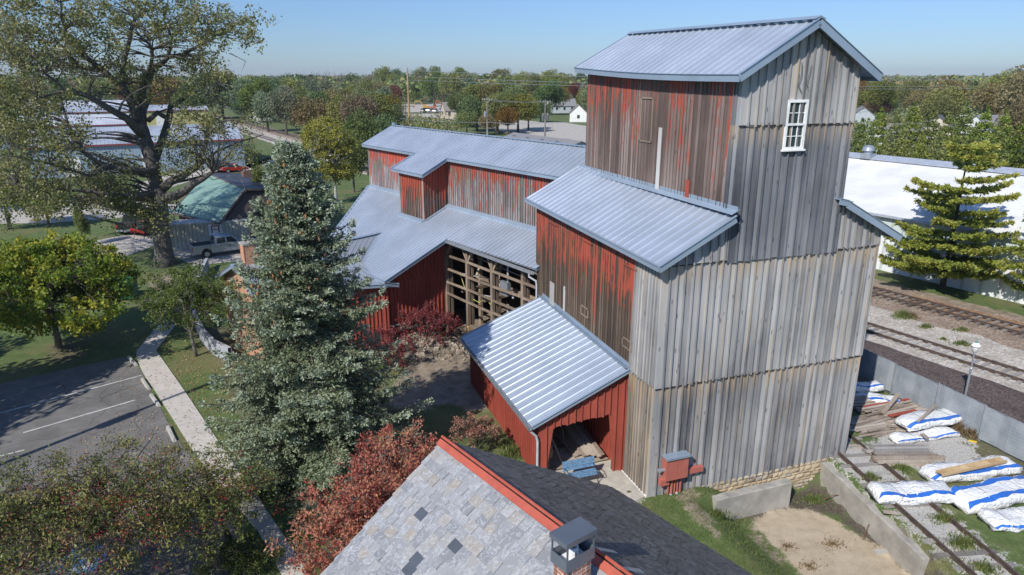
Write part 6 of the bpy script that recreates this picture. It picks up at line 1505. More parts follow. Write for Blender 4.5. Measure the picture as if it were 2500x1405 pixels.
# scrub filling the ground between the trees
ur = np.random.default_rng(8); US = {k: [] for k in ('olive', 'grey', 'brown', 'dark')}; UT = {k: [] for k in US}; cnt = 0; tries = 0
while cnt < 1500 and tries < 30000:
    tries += 1; px = ur.uniform(600, 1470) if ur.random() < .7 else ur.uniform(1990, 2560); d = ur.uniform(110, 560); x = (px-1250)/1667.*d; y = d*.985; n = x*RN[0]+y*RN[1]; q = proj((x, y, 0))
    if n < 61 or (940 < q[0] < 1125 and 250 < q[1] < 300) or (1095 < q[0] < 1460 and 272 < q[1] < 372) or (q[0] > 1990 and q[1] > 345): continue
    if n < 70 and ur.random() < .5: continue
    if q[0] < 620 and q[1] > 262: continue
    hh = ur.uniform(2., 5.5)*(1 if d > 180 else .7); w = hh*ur.uniform(.7, 1.2); k = list(US)[int(ur.integers(0, 4))]; m = 70; v = rnd_unit(ur, m); v[:, 2] = np.abs(v[:, 2])
    C = np.array([x, y, 0])+v*np.array([w, w, hh])*(ur.random((m, 1))**.3); US[k].append(leaf_quads(ur, C, .75, .6)); UT[k].append(np.clip(ur.random()*.5+ur.random(m)*.5, 0, 1)); cnt += 1
for k in US:
    me = np_mesh('undergrowth', np.concatenate(US[k]), 4, np.concatenate(UT[k]), leafmat(k+'_scrub', greens[k], .25, .7)); o = bpy.data.objects.new('undergrowth', me); COL.objects.link(o); tag(o, {'olive': 'olive scrub under the background trees', 'grey': 'grey green scrub under the background trees', 'brown': 'brown autumn scrub under the background trees', 'dark': 'dark green scrub under the background trees'}[k], 'undergrowth', kind='stuff')
# the far wood reads as one mass
wr = np.random.default_rng(5); VV = []; TT = {k: [] for k in ('olive', 'brown', 'dark')}; VS = {k: [] for k in TT}
for i in range(2600):
    d = 430+3000*wr.random()**1.3; a = wr.uniform(-.74, .74); x, y = d*sin(a), d*cos(a); H = wr.uniform(12.5, 19)+ (d > 1800)*4; w = wr.uniform(5, 9)*(1+d/2500); k = ('olive', 'brown', 'dark')[int(wr.integers(0, 3))]
    m = 46; v = rnd_unit(wr, m); v[:, 2] = np.abs(v[:, 2]); C = np.array([x, y, H*.45])+v*np.array([w, w, H*.55])*(wr.random((m, 1))**.25)
    VS[k].append(leaf_quads(wr, C, 2.1*(1+d/2500), 1.6*(1+d/2500))); TT[k].append(np.clip(wr.random()*.5+wr.random(m)*.5, 0, 1))
for k in VS:
    me = np_mesh('far_woodland', np.concatenate(VS[k]), 4, np.concatenate(TT[k]), leafmat(k+'_far_foliage', greens[k], .2, .7)); o = bpy.data.objects.new('far_woodland', me); COL.objects.link(o); tag(o, {'olive': 'olive green far woodland along the horizon', 'brown': 'brown autumn far woodland along the horizon', 'dark': 'dark green far woodland along the horizon'}[k], 'woodland', kind='stuff')

# ================================================================ PROPS
# fence
fa, fb = np.array([19.0, 38.6, 0]), np.array([24.6, 21.6, 0]); fd = unit(fb-fa); fL = float(np.linalg.norm(fb-fa)); fn = np.array([-fd[1], fd[0], 0])
fo = thing('site_fence', 'temporary wire fence with grey mesh screen behind the lumber yard', 'fence', fa)
g = NG('fence_screen'); p = g.obj(); s_ = g.n('SeparateXYZ', None, i0=p); ln = g.n('VectorMath', dict(operation='DOT_PRODUCT'), i0=p, i1=tuple(fd)).outputs['Value']
w1 = g.maprange(g.math('FRACT', g.math('MULTIPLY', s_.outputs[2], 6.)), .86, .95); w2 = g.maprange(g.math('FRACT', g.math('MULTIPLY', ln, 9.)), .84, .94)
nz = g.noise(p, 1.2, 4); cc_ = g.mix(g.maprange(nz, .3, .7), (.20, .225, .25), (.29, .315, .34)); cc_ = g.mix(g.math('MULTIPLY', g.math('MAXIMUM', w1, w2), .35), cc_, (.42, .45, .47))
M['screen'] = g.p(Base_Color=cc_, Roughness=.7, Normal=g.bump(nz, .5, .05))
npan = 7; H0 = 1.78
for i in range(npan):
    a = fa+fd*fL*i/npan; b = fa+fd*fL*(i+1)/npan; jog = fn*(.05 if i % 2 else -.05)
    mb = MB(); seg = 6
    for k in range(seg):
        p0 = a+(b-a)*(k/seg)+fn*.03*math.sin(k*2.1+i); p1 = a+(b-a)*((k+1)/seg)+fn*.03*math.sin((k+1)*2.1+i)
        mb.hexa([p0+jog+ZZ*.1, p1+jog+ZZ*.1, p1+jog+fn*.012+ZZ*.1, p0+jog+fn*.012+ZZ*.1, p0+jog+ZZ*H0, p1+jog+ZZ*H0, p1+jog+fn*.012+ZZ*H0, p0+jog+fn*.012+ZZ*H0])
    obj('screen_panel', mb, M['screen'], fo)
    mb = MB(); mb.tube([a+jog+ZZ*0, a+jog+ZZ*(H0+.08)], .028, 7); mb.tube([a+jog+ZZ*H0+fn*.01, b+jog+ZZ*H0+fn*.01], .018, 6); mb.tube([a+jog+fd*.08, a+jog+fd*.08+ZZ*(H0+.02)], .02, 6); obj('fence_post', mb, M['galv'], fo)
# street lamp
lp = thing('street_lamp', 'old fashioned lamp post with white globe behind the fence', 'street lamp', G(2353, 982)); B = org_of(lp)
mb = MB(); mb.lathe(B, [(.16, 0), (.16, .12), (.09, .25), (.06, .4), (.055, 1.9), (.075, 1.95), (.045, 2.0), (.04, 2.75), (.07, 2.8), (.05, 2.85)], 14); obj('post', mb, M['galv'], lp)
g = NG('frosted_lamp_glass'); M['lampglass'] = g.p(Base_Color=(.6, .6, .57), Roughness=.25)
mb = MB(); mb.lathe(B, [(.06, 2.84), (.13, 2.9), (.17, 3.1), (.15, 3.2)], 16); obj('lamp_globe', mb, M['lampglass'], lp, smooth=True)
mb = MB(); mb.lathe(B, [(.21, 3.18), (.22, 3.22), (.13, 3.36), (.05, 3.4)], 16); obj('lamp_cap', mb, M['white'], lp)
mb = MB(); mb.lathe(B, [(.09, 3.38), (.1, 3.42), (.05, 3.47), (.015, 3.5), (.012, 3.6), (0, 3.62)], 10); obj('finial', mb, plain('patinated_copper', (.10, .22, .18), .6), lp)

# wrapped lumber bundles
g = NG('white_lumber_wrap'); n_ = g.noise(g.pos(), 3., 5, .6); n2 = g.noise(g.pos(), 12, 3)
M['wrap'] = g.p(Base_Color=g.mix(g.maprange(n_, .55, .75, 0, .3), (.78, .78, .76), (.60, .60, .60)), Roughness=.38, Normal=g.bump(g.math('ADD', g.noise(g.pos(), 2.2, 4, .6, 2.5), g.math('MULTIPLY', n2, .3)), 1., .12))
M['wrapblue'] = plain('blue_print_stripe', (.03, .14, .50), .4, 0, .2, 30)
def c1p(x, y): return (1950+x*.3951, 850+y*.3951)
def bundle(label, a, b, W_, H_, seed, z=0., sag=.04, stripes=(3, 10)):
    r = random.Random(seed); W_ *= 1.22; H_ *= .95; A = G(*c1p(*a), z+H_*.5); Bb = G(*c1p(*b), z+H_*.5); A[2] = Bb[2] = z; d = unit(Bb-A); s = np.cross(d, ZZ); L = float(np.linalg.norm(Bb-A))
    # section: rounded box, 16 points
    sec = []
    for k in range(16):
        t = 2*pi*k/16; cx, cz = cos(t), sin(t); m = (abs(cx)**6+abs(cz)**6)**(1/6); sec.append((cx/m*W_/2, H_/2+cz/m*H_/2))
    rings = []; n = 22; o = thing('wrapped_bundle', label, 'bundle', A, 0, 'white wrapped lumber bundles by the siding'); mb = MB(); base = []
    ph = [r.uniform(0, 6) for _ in range(6)]
    for i in range(n+1):
        f = i/n; tp = min(1, .45+3.2*min(f, 1-f)**.75*1.4); ring = []
        for k, (x, zz) in enumerate(sec):
            wv = 1+.07*math.sin(f*13+ph[0]+k)+.05*math.sin(f*31+ph[1]+k*2.3)+.055*r.uniform(-1, 1)
            xx = x*(.7+.3*tp)*wv; z2 = (zz*(tp*.85+.15))*(1+.07*math.sin(f*11+ph[2]+k*.7)+.05*r.uniform(-1, 1))+ (.045*math.sin(f*8+ph[3]))
            ring.append(A+d*(L*f+.05*math.sin(k*1.7+ph[4])*(f < .08 or f > .92))+s*xx+ZZ*max(z2, .01))
        rings.append(ring)
    nv = len(mb.v)
    for ring in rings: mb.v += [tuple(p) for p in ring]
    for i in range(n):
        for k in range(16):
            k2 = (k+1) % 16; mb.f.append((nv+i*16+k, nv+i*16+k2, nv+(i+1)*16+k2, nv+(i+1)*16+k)); mb.r.append(.5); mb.m.append(0)
    for i in (0, n): mb.f.append(tuple(nv+i*16+k for k in (range(16) if i else range(15, -1, -1)))); mb.r.append(.5); mb.m.append(0)
    obj('wrap', mb, M['wrap'], o, smooth=True)
    for ks in stripes:
        sm = MB()
        for i in range(n):
            q = []
            for ii in (i, i+1):
                c_ = rings[ii][ks % 16]; c2 = rings[ii][(ks+1) % 16]; cen = A+d*(L*ii/n)+ZZ*(H_/2); e = unit(c_-cen)*.012
                q.append((c_+(c2-c_)*.0+e, c_+(c2-c_)*.8+e))
            sm.quad(q[0][0], q[1][0], q[1][1], q[0][1])
        obj('blue_stripe', sm, M['wrapblue'], o)
    sm = MB()
    for f_ in (.3, .72):
        ii = int(n*f_); pts = [p+unit(p-(A+d*(L*ii/n)+ZZ*H_/2))*.008 for p in rings[ii]][:9]; sm.tube(pts, .006, 4, cap=False)
    st = obj('strap', sm, M['black'], o); 
    return o
bundle('fat white bundle lying across the siding rails, nearest the concrete wall', (455, 900), (960, 890), .95, .5, 1, stripes=(2, 13))
bundle('white bundle with a timber grate on top behind the nearest bundle', (790, 790), (1330, 720), .85, .48, 2, stripes=(2, 12))
bundle('large crumpled white bundle at the right edge above the lowest one', (980, 950), (1480, 850), 1.05, .62, 3, stripes=(2, 12, 5))
bundle('lowest right white bundle with creased corner', (1160, 1070), (1500, 1050), .9, .4, 4, stripes=(1, 13))
bundle('white bundle with folded flap lying on another below the fence', (640, 470), (1020, 400), .9, .42, 5, z=.32, stripes=(2, 13))
bundle('white bundle underneath the folded flap bundle', (585, 565), (970, 515), .55, .32, 6, stripes=(1, 13))
bundle('white bundle partly in the tower shade, farthest up the yard', (300, 245), (510, 235), .6, .4, 7, z=.2, stripes=(2, 13))
bundle('crumpled white bundle beside the brown boards, just below the farthest', (340, 305), (630, 330), .75, .36, 8, stripes=(2, 12))
def planks(name, label, a, b, n, wid, layers, seed, z=0., pw=.15, th=.035, mat='planks', jit=.1, ang=.03, red=0.):
    r = random.Random(seed); A = G(*c1p(*a), z+.1); Bb = G(*c1p(*b), z+.1); A[2] = Bb[2] = z; d = unit(Bb-A); s = np.cross(d, ZZ); L = float(np.linalg.norm(Bb-A)); o = thing(name, label, 'lumber', A)
    for l in range(layers):
        for i in range(n-l//2):
            x = -wid/2+wid*(i+.5)/n+r.uniform(-.03, .03); an = r.uniform(-ang, ang); dd2 = unit(d+s*an); L2 = L*r.uniform(.75, 1.05); c = A+d*(L/2+r.uniform(-jit, jit)*L*.5)+s*x+ZZ*(th/2+.01+l*(th+.012)+r.uniform(0, .012))
            mb = MB(); mb.box(c, dd2*L2/2, unit(np.cross(dd2, ZZ))*pw*.48, ZZ*th/2+dd2*r.uniform(-.002, .002), r=r.random()); obj('plank', mb, M['red'] if r.random() < red else M[mat], o)
    return o
planks('beam_stack', 'stack of long grey beams lying left to right near the rails', (425, 650), (835, 640), 5, .78, 3, 11, pw=.16, th=.10, mat='tie_grey')
planks('beam_stack', 'lower stack of brown beams just in front of the grey beams', (460, 705), (900, 700), 3, .46, 3, 12, pw=.15, th=.11)
planks('lumber_pile', 'low spread of old brown planks beside the tower shade', (340, 500), (620, 440), 9, 1.7, 4, 13, jit=.3, ang=.14)
planks('lumber_pile', 'heap of weathered planks with a few red painted ones', (440, 420), (740, 370), 9, 1.5, 6, 14, jit=.3, ang=.16, red=.04)
planks('lumber_pile', 'small bunch of planks poking from under the flap bundle', (560, 500), (730, 500), 6, 1.0, 6, 15, jit=.2, ang=.1)
planks('lumber_pile', 'neat stack of light brown boards in front of the farthest bundle', (290, 350), (520, 335), 6, .95, 7, 16, jit=.05)
planks('lumber_pile', 'pair of thin planks lying between the tower and the beam stack', (300, 600), (470, 610), 2, .3, 1, 17)
for (p0, z0, p1, z1, w, m, lab) in (((520, 405), .3, (615, 285), .75, .2, 'planks', 'single wide plank leaning up out of the heap'), ((735, 455), .78, (850, 352), .95, .13, 'planks', 'brown board resting across the flap bundle'),
                                   ((560, 420), .28, (725, 385), .3, .22, 'red', 'red painted board lying on the plank heap'), ((750, 725), .06, (810, 745), .06, .2, 'planks', 'short dark board on the gravel below the beams'), ((520, 1010), .1, (610, 1020), .1, .2, 'planks', 'short board end sticking out under the nearest bundle'), ((760, 530), .4, (800, 560), .35, .22, 'planks', 'stub of board under the flap of the bundle')):
    a, b = G(*c1p(*p0), z0), G(*c1p(*p1), z1); mb = MB(); mb.beam(a, b, w, .035, r=.5); tag(obj('loose_board', mb, M[m]), lab, 'board')
mb = MB(); a, b = G(*c1p(870, 775), .62), G(*c1p(1265, 690), .62); d = unit(b-a); s = unit(np.cross(d, ZZ)); L = float(np.linalg.norm(b-a))
for sg in (-1, 1): mb.box((a+b)/2+s*sg*.15, d*L/2, s*.03, ZZ*.05, r=.4)
for i in range(9): mb.box(a+d*L*(i+.5)/9, d*L*.045, s*.135, ZZ*.03, r=(i*.31) % 1)
tag(obj('timber_grate', mb, M['newtimber']), 'long ladder like timber frame lying on the wrapped bundle', 'timber frame')
c = G(*c1p(1075, 580)); mb = MB(); mb.box(c+ZZ*.03, unit((.25, -.16, 0))*.16, unit((.16, .25, 0))*.035, ZZ*.03); tag(obj('wheel_chock', mb, plain('yellow_plastic', (.62, .42, .02), .5)), 'small yellow bar lying in the grass by the fence', 'bar')
# rubble heap
rs2 = np.random.default_rng(21); mb = MB(); rc = G(1045, 845)
for i in range(900):
    x, y = rs2.normal()*1.7, rs2.normal()*1.1; hgt = max(0, .75*math.exp(-(x*x/5+y*y/2.2))-.08); s = rs2.uniform(.03, .12)*(1.8 if rs2.random() < .06 else 1)
    c = np.array([rc[0]+x*cos(-.3)-y*sin(-.3), rc[1]+x*sin(-.3)+y*cos(-.3), hgt+s*.2]); ax = rnd_unit(rs2, 1)[0]; ay = unit(np.cross(ax, rnd_unit(rs2, 1)[0])); az = np.cross(ax, ay)
    sx, sy, sz = s*rs2.uniform(.7, 1.3), s*rs2.uniform(.6, 1.1), s*rs2.uniform(.4, .9)
    P8 = [c+ax*a*sx*rs2.uniform(.7, 1.1)+ay*b*sy*rs2.uniform(.7, 1.1)+az*k*sz*rs2.uniform(.7, 1.1) for k in (-1, 1) for a, b in ((-1, -1), (1, -1), (1, 1), (-1, 1))]; mb.hexa(P8, r=float(rs2.random()))
rb = obj('rubble', mb, M['stone'] if 0 else gravelmat('earthy_rubble', (.13, .10, .075), (.26, .21, .16), (.42, .37, .30), 5)); tag(rb, 'heap of broken stones and clods before the open frame', 'rubble', kind='stuff')
mb = MB(); n = 24
gv2 = []; 
for i in range(n+1):
    for j in range(n+1):
        x, y = (i/n-.5)*8, (j/n-.5)*5; z = .78*math.exp(-(x*x/5+y*y/2.2))-.07+.04*math.sin(x*5+j)*math.cos(y*6); gv2.append((rc[0]+x*cos(-.3)-y*sin(-.3), rc[1]+x*sin(-.3)+y*cos(-.3), z))
mb.faces(gv2, [(i*(n+1)+j, (i+1)*(n+1)+j, (i+1)*(n+1)+j+1, i*(n+1)+j+1) for i in range(n) for j in range(n)]); tag(obj('soil_mound', mb, gravelmat('loose_soil', (.09, .07, .05), (.19, .15, .11), (.30, .25, .19), 7), smooth=True), 'mound of loose brown soil under the rubble', 'mound', kind='structure')
mb = MB(); c = G(1097, 872); mb.lathe(c, [(0, -.02), (.2, 0), (.24, .12), (.15, .27), (0, .3)], 7); tag(obj('boulder', mb, M['stone']), 'single pale boulder on the dirt by the rubble', 'stone')
# weeds between the tracks and small grass tufts
def tuft(name, label, c, r_, h, n, mat, seed, kindstuff=True):
    r = np.random.default_rng(seed); C = np.zeros((n, 3)); a = r.random(n)*6.28; q = np.abs(r.normal(size=n))*r_*.5*(1+.4*np.sin(a*2+seed)+.3*np.sin(a*5+seed)); C[:, 0] = q*np.cos(a); C[:, 1] = q*np.sin(a)*.7
    hh = h*r.uniform(.3, 1, n)*np.clip(1-.5*q/r_, .2, 1); le = r.normal(size=(n, 2))*.35*hh[:, None]; w = .018+.02*r.random(n); t = rnd_unit(r, n); t[:, 2] = 0
    P0 = C-t*w[:, None]; P1 = C+t*w[:, None]; P2 = C.copy(); P2[:, :2] += le; P2[:, 2] = hh
    me = np_mesh(name, np.stack([P0, P1, P2], 1).reshape(-1, 3), 3, r.random(n), mat); o = bpy.data.objects.new(name, me); COL.objects.link(o); o.location = tuple(c); return tag(o, label, 'weeds', kind='stuff')
L_dry = leafmat('dry_brush', [(.10, .07, .035), (.19, .13, .07), (.28, .2, .11)], .2)
L_weed = leafmat('weed_blades', [(.05, .09, .02), (.10, .15, .035), (.17, .20, .06), (.25, .22, .10)], .3)
for i, (px, py, r_, h, lab) in enumerate(((2205, 775, 1.1, .7, 'large green weed clump between the tracks'), (2260, 800, .6, .4, 'low weed clump right of the large one'), (2348, 808, .6, .4, 'round weed clump above the lamp'), (2350, 842, .8, .4, 'wide low weed clump just above the lamp globe'), (2303, 830, .3, .25, 'tiny weed tuft between the tracks'),
   (2225, 775, .7, .5, 'dry weed clump'), (1535, 1205, .18, .15, 'grass tuft on the concrete pad'), (2350, 1330, 1.0, .4, 'grass patch by the siding rail'), (2310, 1270, .8, .35, 'grass patch under the bundle end'), (2125, 1170, .5, .4, 'weeds between the rails near the wall'), (2400, 1390, .8, .3, 'grass patch in the lower right'), (2200, 1145, .6, .3, 'weeds by the beam stack'), (1255, 1110, .8, .6, 'tall grass by the shed corner'), (1240, 1090, .6, .5, 'grass at the red shed foot'), (1985, 1222, .9, .25, 'green grass below the stone foundation'), (1750, 1235, .9, .3, 'ground ivy beside the short wall'), (2340, 1050, .5, .7, 'tall dry weeds along the fence'), (2370, 1065, .5, .6, 'dry weeds at the fence foot'), (1925, 1335, .5, .14, 'dry tuft on the sand'), (2035, 1330, .9, .16, 'dead brush on the sand'), (1975, 1385, .8, .15, 'brown brush at the bottom of the sand pit'))):
    z = PITZ if (1900 < px < 2060 and py > 1215) else 0; c = G(px, py, z); tuft('weeds', lab, (c[0], c[1], gz(c[0], c[1])), r_, h, int((500*r_+120)*(.4 if 'sand' in lab else 1)), L_dry if ('dry' in lab or 'dead' in lab or 'brown' in lab) else L_weed, 100+i)
# short grass and fallen leaves near the camera
gr = np.random.default_rng(9); N = 90000; gx = gr.uniform(-2, 16, N); gy = gr.uniform(12, 25.5, N)
def inside(poly, x, y): return sdpoly(x, y, poly)
m_ = (inside(SD['sd_sand'][0], gx, gy) < -.1)&(inside(SD['sd_dark'][0], gx, gy) < 0)
du = (gx-EC[0])*EU[0]+(gy-EC[1])*EU[1]; dv = (gx-EC[0])*EV[0]+(gy-EC[1])*EV[1]
m_ &= ~((du > -.05)&(dv > -.05)); m_ &= ~((du < .1)&(dv > -.4)&(du > -5)); m_ &= (du < 9)
gx, gy = gx[m_], gy[m_]; keep = gr.random(len(gx)) < .75; gx, gy = gx[keep], gy[keep]; n = len(gx); gzv = ground_z(gx, gy)
C = np.stack([gx, gy, gzv], 1); t = rnd_unit(gr, n); t[:, 2] = 0; h = gr.uniform(.04, .11, n); w = gr.uniform(.008, .016, n)[:, None]; P2 = C.copy(); P2[:, :2] += gr.normal(size=(n, 2))*.03; P2[:, 2] += h
L_grass = leafmat('grass_blades', [(.055, .10, .02), (.11, .17, .036), (.17, .22, .055), (.26, .25, .10)], .3)
me = np_mesh('grass_blades', np.stack([C-t*w, C+t*w, P2], 1).reshape(-1, 3), 3, gr.random(n), L_grass); o = bpy.data.objects.new('grass_blades', me); COL.objects.link(o); tag(o, 'short lawn grass below the elevator front', 'grass', kind='stuff')
def litter(name, label, polys, N, mat, seed, size=.09, z=.02):
    r = np.random.default_rng(seed); out = []
    for P_ in polys:
        P2 = np.array(P_); x = r.uniform(P2[:, 0].min(), P2[:, 0].max(), N); y = r.uniform(P2[:, 1].min(), P2[:, 1].max(), N); k = sdpoly(x, y, P_) > -.3; x, y = x[k], y[k]; out.append(np.stack([x, y, ground_z(x, y)+z+r.random(len(x))*.03], 1))
    C = np.concatenate(out); me = np_mesh(name, leaf_quads(r, C, size, size*.7, 0, .85), 4, r.random(len(C)), mat); o = bpy.data.objects.new(name, me); COL.objects.link(o); return tag(o, label, 'leaf litter', kind='stuff')
L_lit = leafmat('fallen_leaves', [(.20, .11, .05), (.32, .20, .10), (.45, .33, .16), (.30, .10, .05)], .1)
litter('fallen_leaves', 'fallen leaves strewn on the lawn, walk and lot edge', [GP([(440, 800), (545, 890), (565, 1000), (530, 1030), (400, 850)])], 2600, L_lit, 31)
litter('fallen_leaves', 'fallen leaves strewn over sidewalk and bay ends', [GP([(320, 870), (430, 860), (560, 1110), (500, 1200), (330, 1010), (290, 950)])], 1500, L_lit, 32, .08, .07)
litter('fallen_leaves', 'fallen leaves thick under the crabapples', [GP([(300, 1010), (430, 1040), (640, 1300), (500, 1405), (100, 1405), (100, 1150)])], 2600, L_lit, 33)

# ================================================================ VEHICLES AND YARD THINGS
def carpaint(name, col, met=.3): return NG(name).p(Base_Color=col, Roughness=.28, Metallic=met)
M['silver'] = carpaint('silver_paint', (.42, .46, .50), .6); M['darkpaint'] = carpaint('dark_paint', (.03, .032, .035)); M['redpaint'] = carpaint('red_paint', (.42, .03, .02)); M['whitepaint'] = carpaint('white_paint_gloss', (.70, .70, .70), 0); M['bluepaint'] = carpaint('blue_paint_gloss', (.03, .08, .20)); M['wine'] = carpaint('wine_paint', (.12, .01, .02))
M['taill'] = NG('red_lamp_lens').p(Base_Color=(.45, .02, .015), Roughness=.3)
M['carglass'] = NG('dark_car_glass').p(Base_Color=(.02, .03, .035), Roughness=.06)
def extrude_profile(mb, prof, y0, y1, tuck=None):
    """side profile (x, z) extruded across; tuck(z) narrows the body inwards"""
    n = len(prof); tk = tuck or (lambda z: 0)
    A = [(x, y0+tk(z), z) for x, z in prof]; B_ = [(x, y1-tk(z), z) for x, z in prof]
    mb.quad(*A[::-1]); mb.quad(*B_)
    for i in range(n): mb.quad(A[i], A[(i+1) % n], B_[(i+1) % n], B_[i])
def arch(cx, r, z0, n=7): return [(cx-r*cos(pi*i/n), z0+r*sin(pi*i/n)) for i in range(n+1)]
def wheelset(o, xs_, yy, r, w):
    for x in xs_:
        for s in (-1, 1):
            mb = MB(); mb.tube([(x, s*yy-w/2, r), (x, s*yy+w/2, r)], r, 18); wv = obj('wheel', mb, M['rubber'], o, local=True)
            mb = MB(); mb.tube([(x, s*yy+s*w/2-.01*s, r), (x, s*yy+s*w/2+.015*s, r)], r*.55, 12); obj('rim', mb, M['galv'], wv, local=True)
def pickup(label, loc, rz, paint, name='pickup_truck'):
    o = thing(name, label, 'truck', loc, rz); W_ = .98
    prof = [(-2.95, .55)]+arch(-1.75, .48, .5)+arch(1.85, .48, .5)+[(2.9, .5), (3.0, .75), (2.98, 1.12), (1.45, 1.22), (1.4, 1.25), (-1.0, 1.25), (-1.02, 1.28), (-2.97, 1.28)]
    mb = MB(); extrude_profile(mb, prof, -W_, W_, lambda z: .03 if z > 1.1 else 0.); obj('body', mb, paint, o, local=True)
    mb = MB(); cab = [(-1.0, 1.2), (1.42, 1.2), (.72, 1.9), (-.85, 1.93)]; extrude_profile(mb, cab, -W_, W_, lambda z: .03+(z-1.2)*.22 if z > 1.2 else .03); cb = obj('cab', mb, paint, o, local=True)
    for s in (-1, 1):
        for (xa, xb, xc, xd) in ((-.78, .02, .02, -.72), (.14, 1.12, .62, .14)):
            mb = MB(); y = lambda z: s*(W_-.03-(z-1.2)*.22+.012); mb.quad((xa, y(1.3), 1.3), (xb, y(1.3), 1.3), (xc, y(1.82), 1.82), (xd, y(1.82), 1.82)); obj('side_window', mb, M['carglass'], cb, local=True)
    mb = MB(); mb.quad((1.40, -.84, 1.26), (1.40, .84, 1.26), (.80, .72, 1.86), (.80, -.72, 1.86)); obj('windscreen', mb, M['carglass'], cb, local=True)
    mb = MB(); mb.quad((-1.01, -.78, 1.3), (-1.01, .78, 1.3), (-.89, .7, 1.84), (-.89, -.7, 1.84)); obj('rear_window', mb, M['carglass'], cb, local=True)
    mb = MB(); mb.bx(-2.85, -1.1, -.78, .78, 1.255, 1.30); obj('cargo_bed', mb, M['dark'], o, local=True)
    for s in (-1, 1):
        mb = MB(); mb.bx(-2.98, -2.93, s*.88-.09, s*.88+.09, .85, 1.2); obj('tail_light', mb, M['taill'], o, local=True)
        mb = MB(); mb.bx(2.93, 3.01, s*.75-.14, s*.75+.14, .8, 1.02); obj('headlight', mb, M['white'], o, local=True)
        mb = MB(); mb.bx(1.0, 1.12, s*1.02, s*1.2, 1.2, 1.42) if s > 0 else mb.bx(1.0, 1.12, -1.2, -1.02, 1.2, 1.42); obj('mirror', mb, paint, o, local=True)
        mb = MB(); 
        for x in (-.55, .3): mb.bx(x, x+.16, min(s*.985, s*1.0), max(s*.985, s*1.0), 1.05, 1.11)
        obj('door_handle', mb, M['black'], o, local=True)
    mb = MB(); mb.bx(-3.08, -2.94, -.95, .95, .5, .68); mb.bx(2.94, 3.1, -.97, .97, .45, .7); obj('bumper', mb, M['galv'], o, local=True)
    wheelset(o, (-1.75, 1.85), .88, .42, .26)
    return o
def car(label, loc, rz, paint, cat='car', name='parked_car', group=None, suv=False):
    o = thing(name, label, cat, loc, rz, group); h = 1.65 if suv else 1.42
    prof = [(-2.2, .4)]+arch(-1.35, .36, .38, 5)+arch(1.35, .36, .38, 5)+[(2.2, .38), (2.25, .7), (1.1, .95), (-2.1, 1.0), (-2.25, .7)]
    mb = MB(); extrude_profile(mb, prof, -.88, .88); obj('body', mb, paint, o, local=True)
    mb = MB(); extrude_profile(mb, [(-2.0 if suv else -1.75, .95), (1.05, .93), (.3, h), (-1.2 if not suv else -1.75, h)], -.84, .84, lambda z: max(0, (z-.95)*.25)); c_ = obj('cabin', mb, M['carglass'], o, local=True)
    mb = MB(); mb.bx(-1.15 if not suv else -1.7, .28, -.68, .68, h-.01, h+.02); obj('roof', mb, paint, o, local=True)
    for s in (-1, 1):
        mb = MB(); mb.bx(2.15, 2.26, s*.66-.14, s*.66+.14, .6, .76); obj('headlight', mb, M['white'], o, local=True)
        mb = MB(); mb.bx(-2.27, -2.15, s*.66-.14, s*.66+.14, .65, .82); obj('tail_light', mb, M['taill'], o, local=True)
    wheelset(o, (-1.35, 1.35), .8, .34, .22); return o
tA = G(446, 640); tB = G(622, 616); td = unit(tB-tA); pickup('silver crew cab pickup parked before the ribbed container', tuple((tA+tB)/2+np.array([0, 1.2, 0])), math.atan2(td[1], td[0]), M['silver'])
# container
ca, cbb = G(430, 612), G(604, 600); cd_ = unit(cbb-ca); cdz = math.atan2(cd_[1], cd_[0]); cL = 7.4; ctr = (ca+cbb)/2+np.array([-cd_[1], cd_[0], 0])*1.6; 
cn = thing('storage_container', 'cream ribbed storage container with red doors behind the silver pickup', 'container', (ctr[0], ctr[1], 0), cdz)
g = NG('cream_container_paint'); n_ = g.noise(g.obj(), 1.5, 5); n2 = g.noise(g.scale(g.obj(), (6, 6, .6)), 2, 4)
M['cream'] = g.p(Base_Color=g.mix(g.maprange(n2, .55, .75, 0, .7), g.mix(n_, (.44, .42, .34), (.60, .58, .50)), (.22, .14, .08)), Roughness=.6)
mb = MB(); n = 20
for s in (-1, 1):
    for i in range(n):
        x0 = -cL/2+cL*i/n; x1 = x0+cL/n; o_ = s*1.2; d_ = s*.09; xm = x0+cL/n*.5
        for (xa, ya, xb, yb) in ((x0, o_, x0+cL/n*.3, o_), (x0+cL/n*.3, o_, xm, o_-d_), (xm, o_-d_, x0+cL/n*.8, o_-d_), (x0+cL/n*.8, o_-d_, x1, o_)):
            mb.quad((xa, ya, .15), (xb, yb, .15), (xb, yb, 2.5), (xa, ya, 2.5))
mb.bx(-cL/2, -cL/2+.04, -1.2, 1.2, .15, 2.5); obj('side_panels', mb, M['cream'], cn, local=True)
mb = MB(); 
for i in range(18): x0 = -cL/2+cL*i/18; mb.bx(x0, x0+cL/18*.55, -1.2, 1.2, 2.52, 2.56)
mb.bx(-cL/2, cL/2, -1.22, 1.22, 2.46, 2.525); mb.bx(-cL/2, cL/2, -1.22, 1.22, .02, .16); obj('roof_panel', mb, plain('pale_container_roof', (.52, .50, .46), .6, 0, .2, 2), cn, local=True)
for s in (-1, 1): mb = MB(); mb.bx(cL/2-.02, cL/2+.05, min(0.02*s, 1.2*s), max(.02*s, 1.2*s), .15, 2.5); obj('door', mb, M['redpaint'], cn, local=True)
mb = MB(); mb.bx(-.2, 1.1, -1.235, -1.21, 1.2, 2.3); sg = obj('sign_panel', mb, M['white'], cn, local=True)
mb = MB()
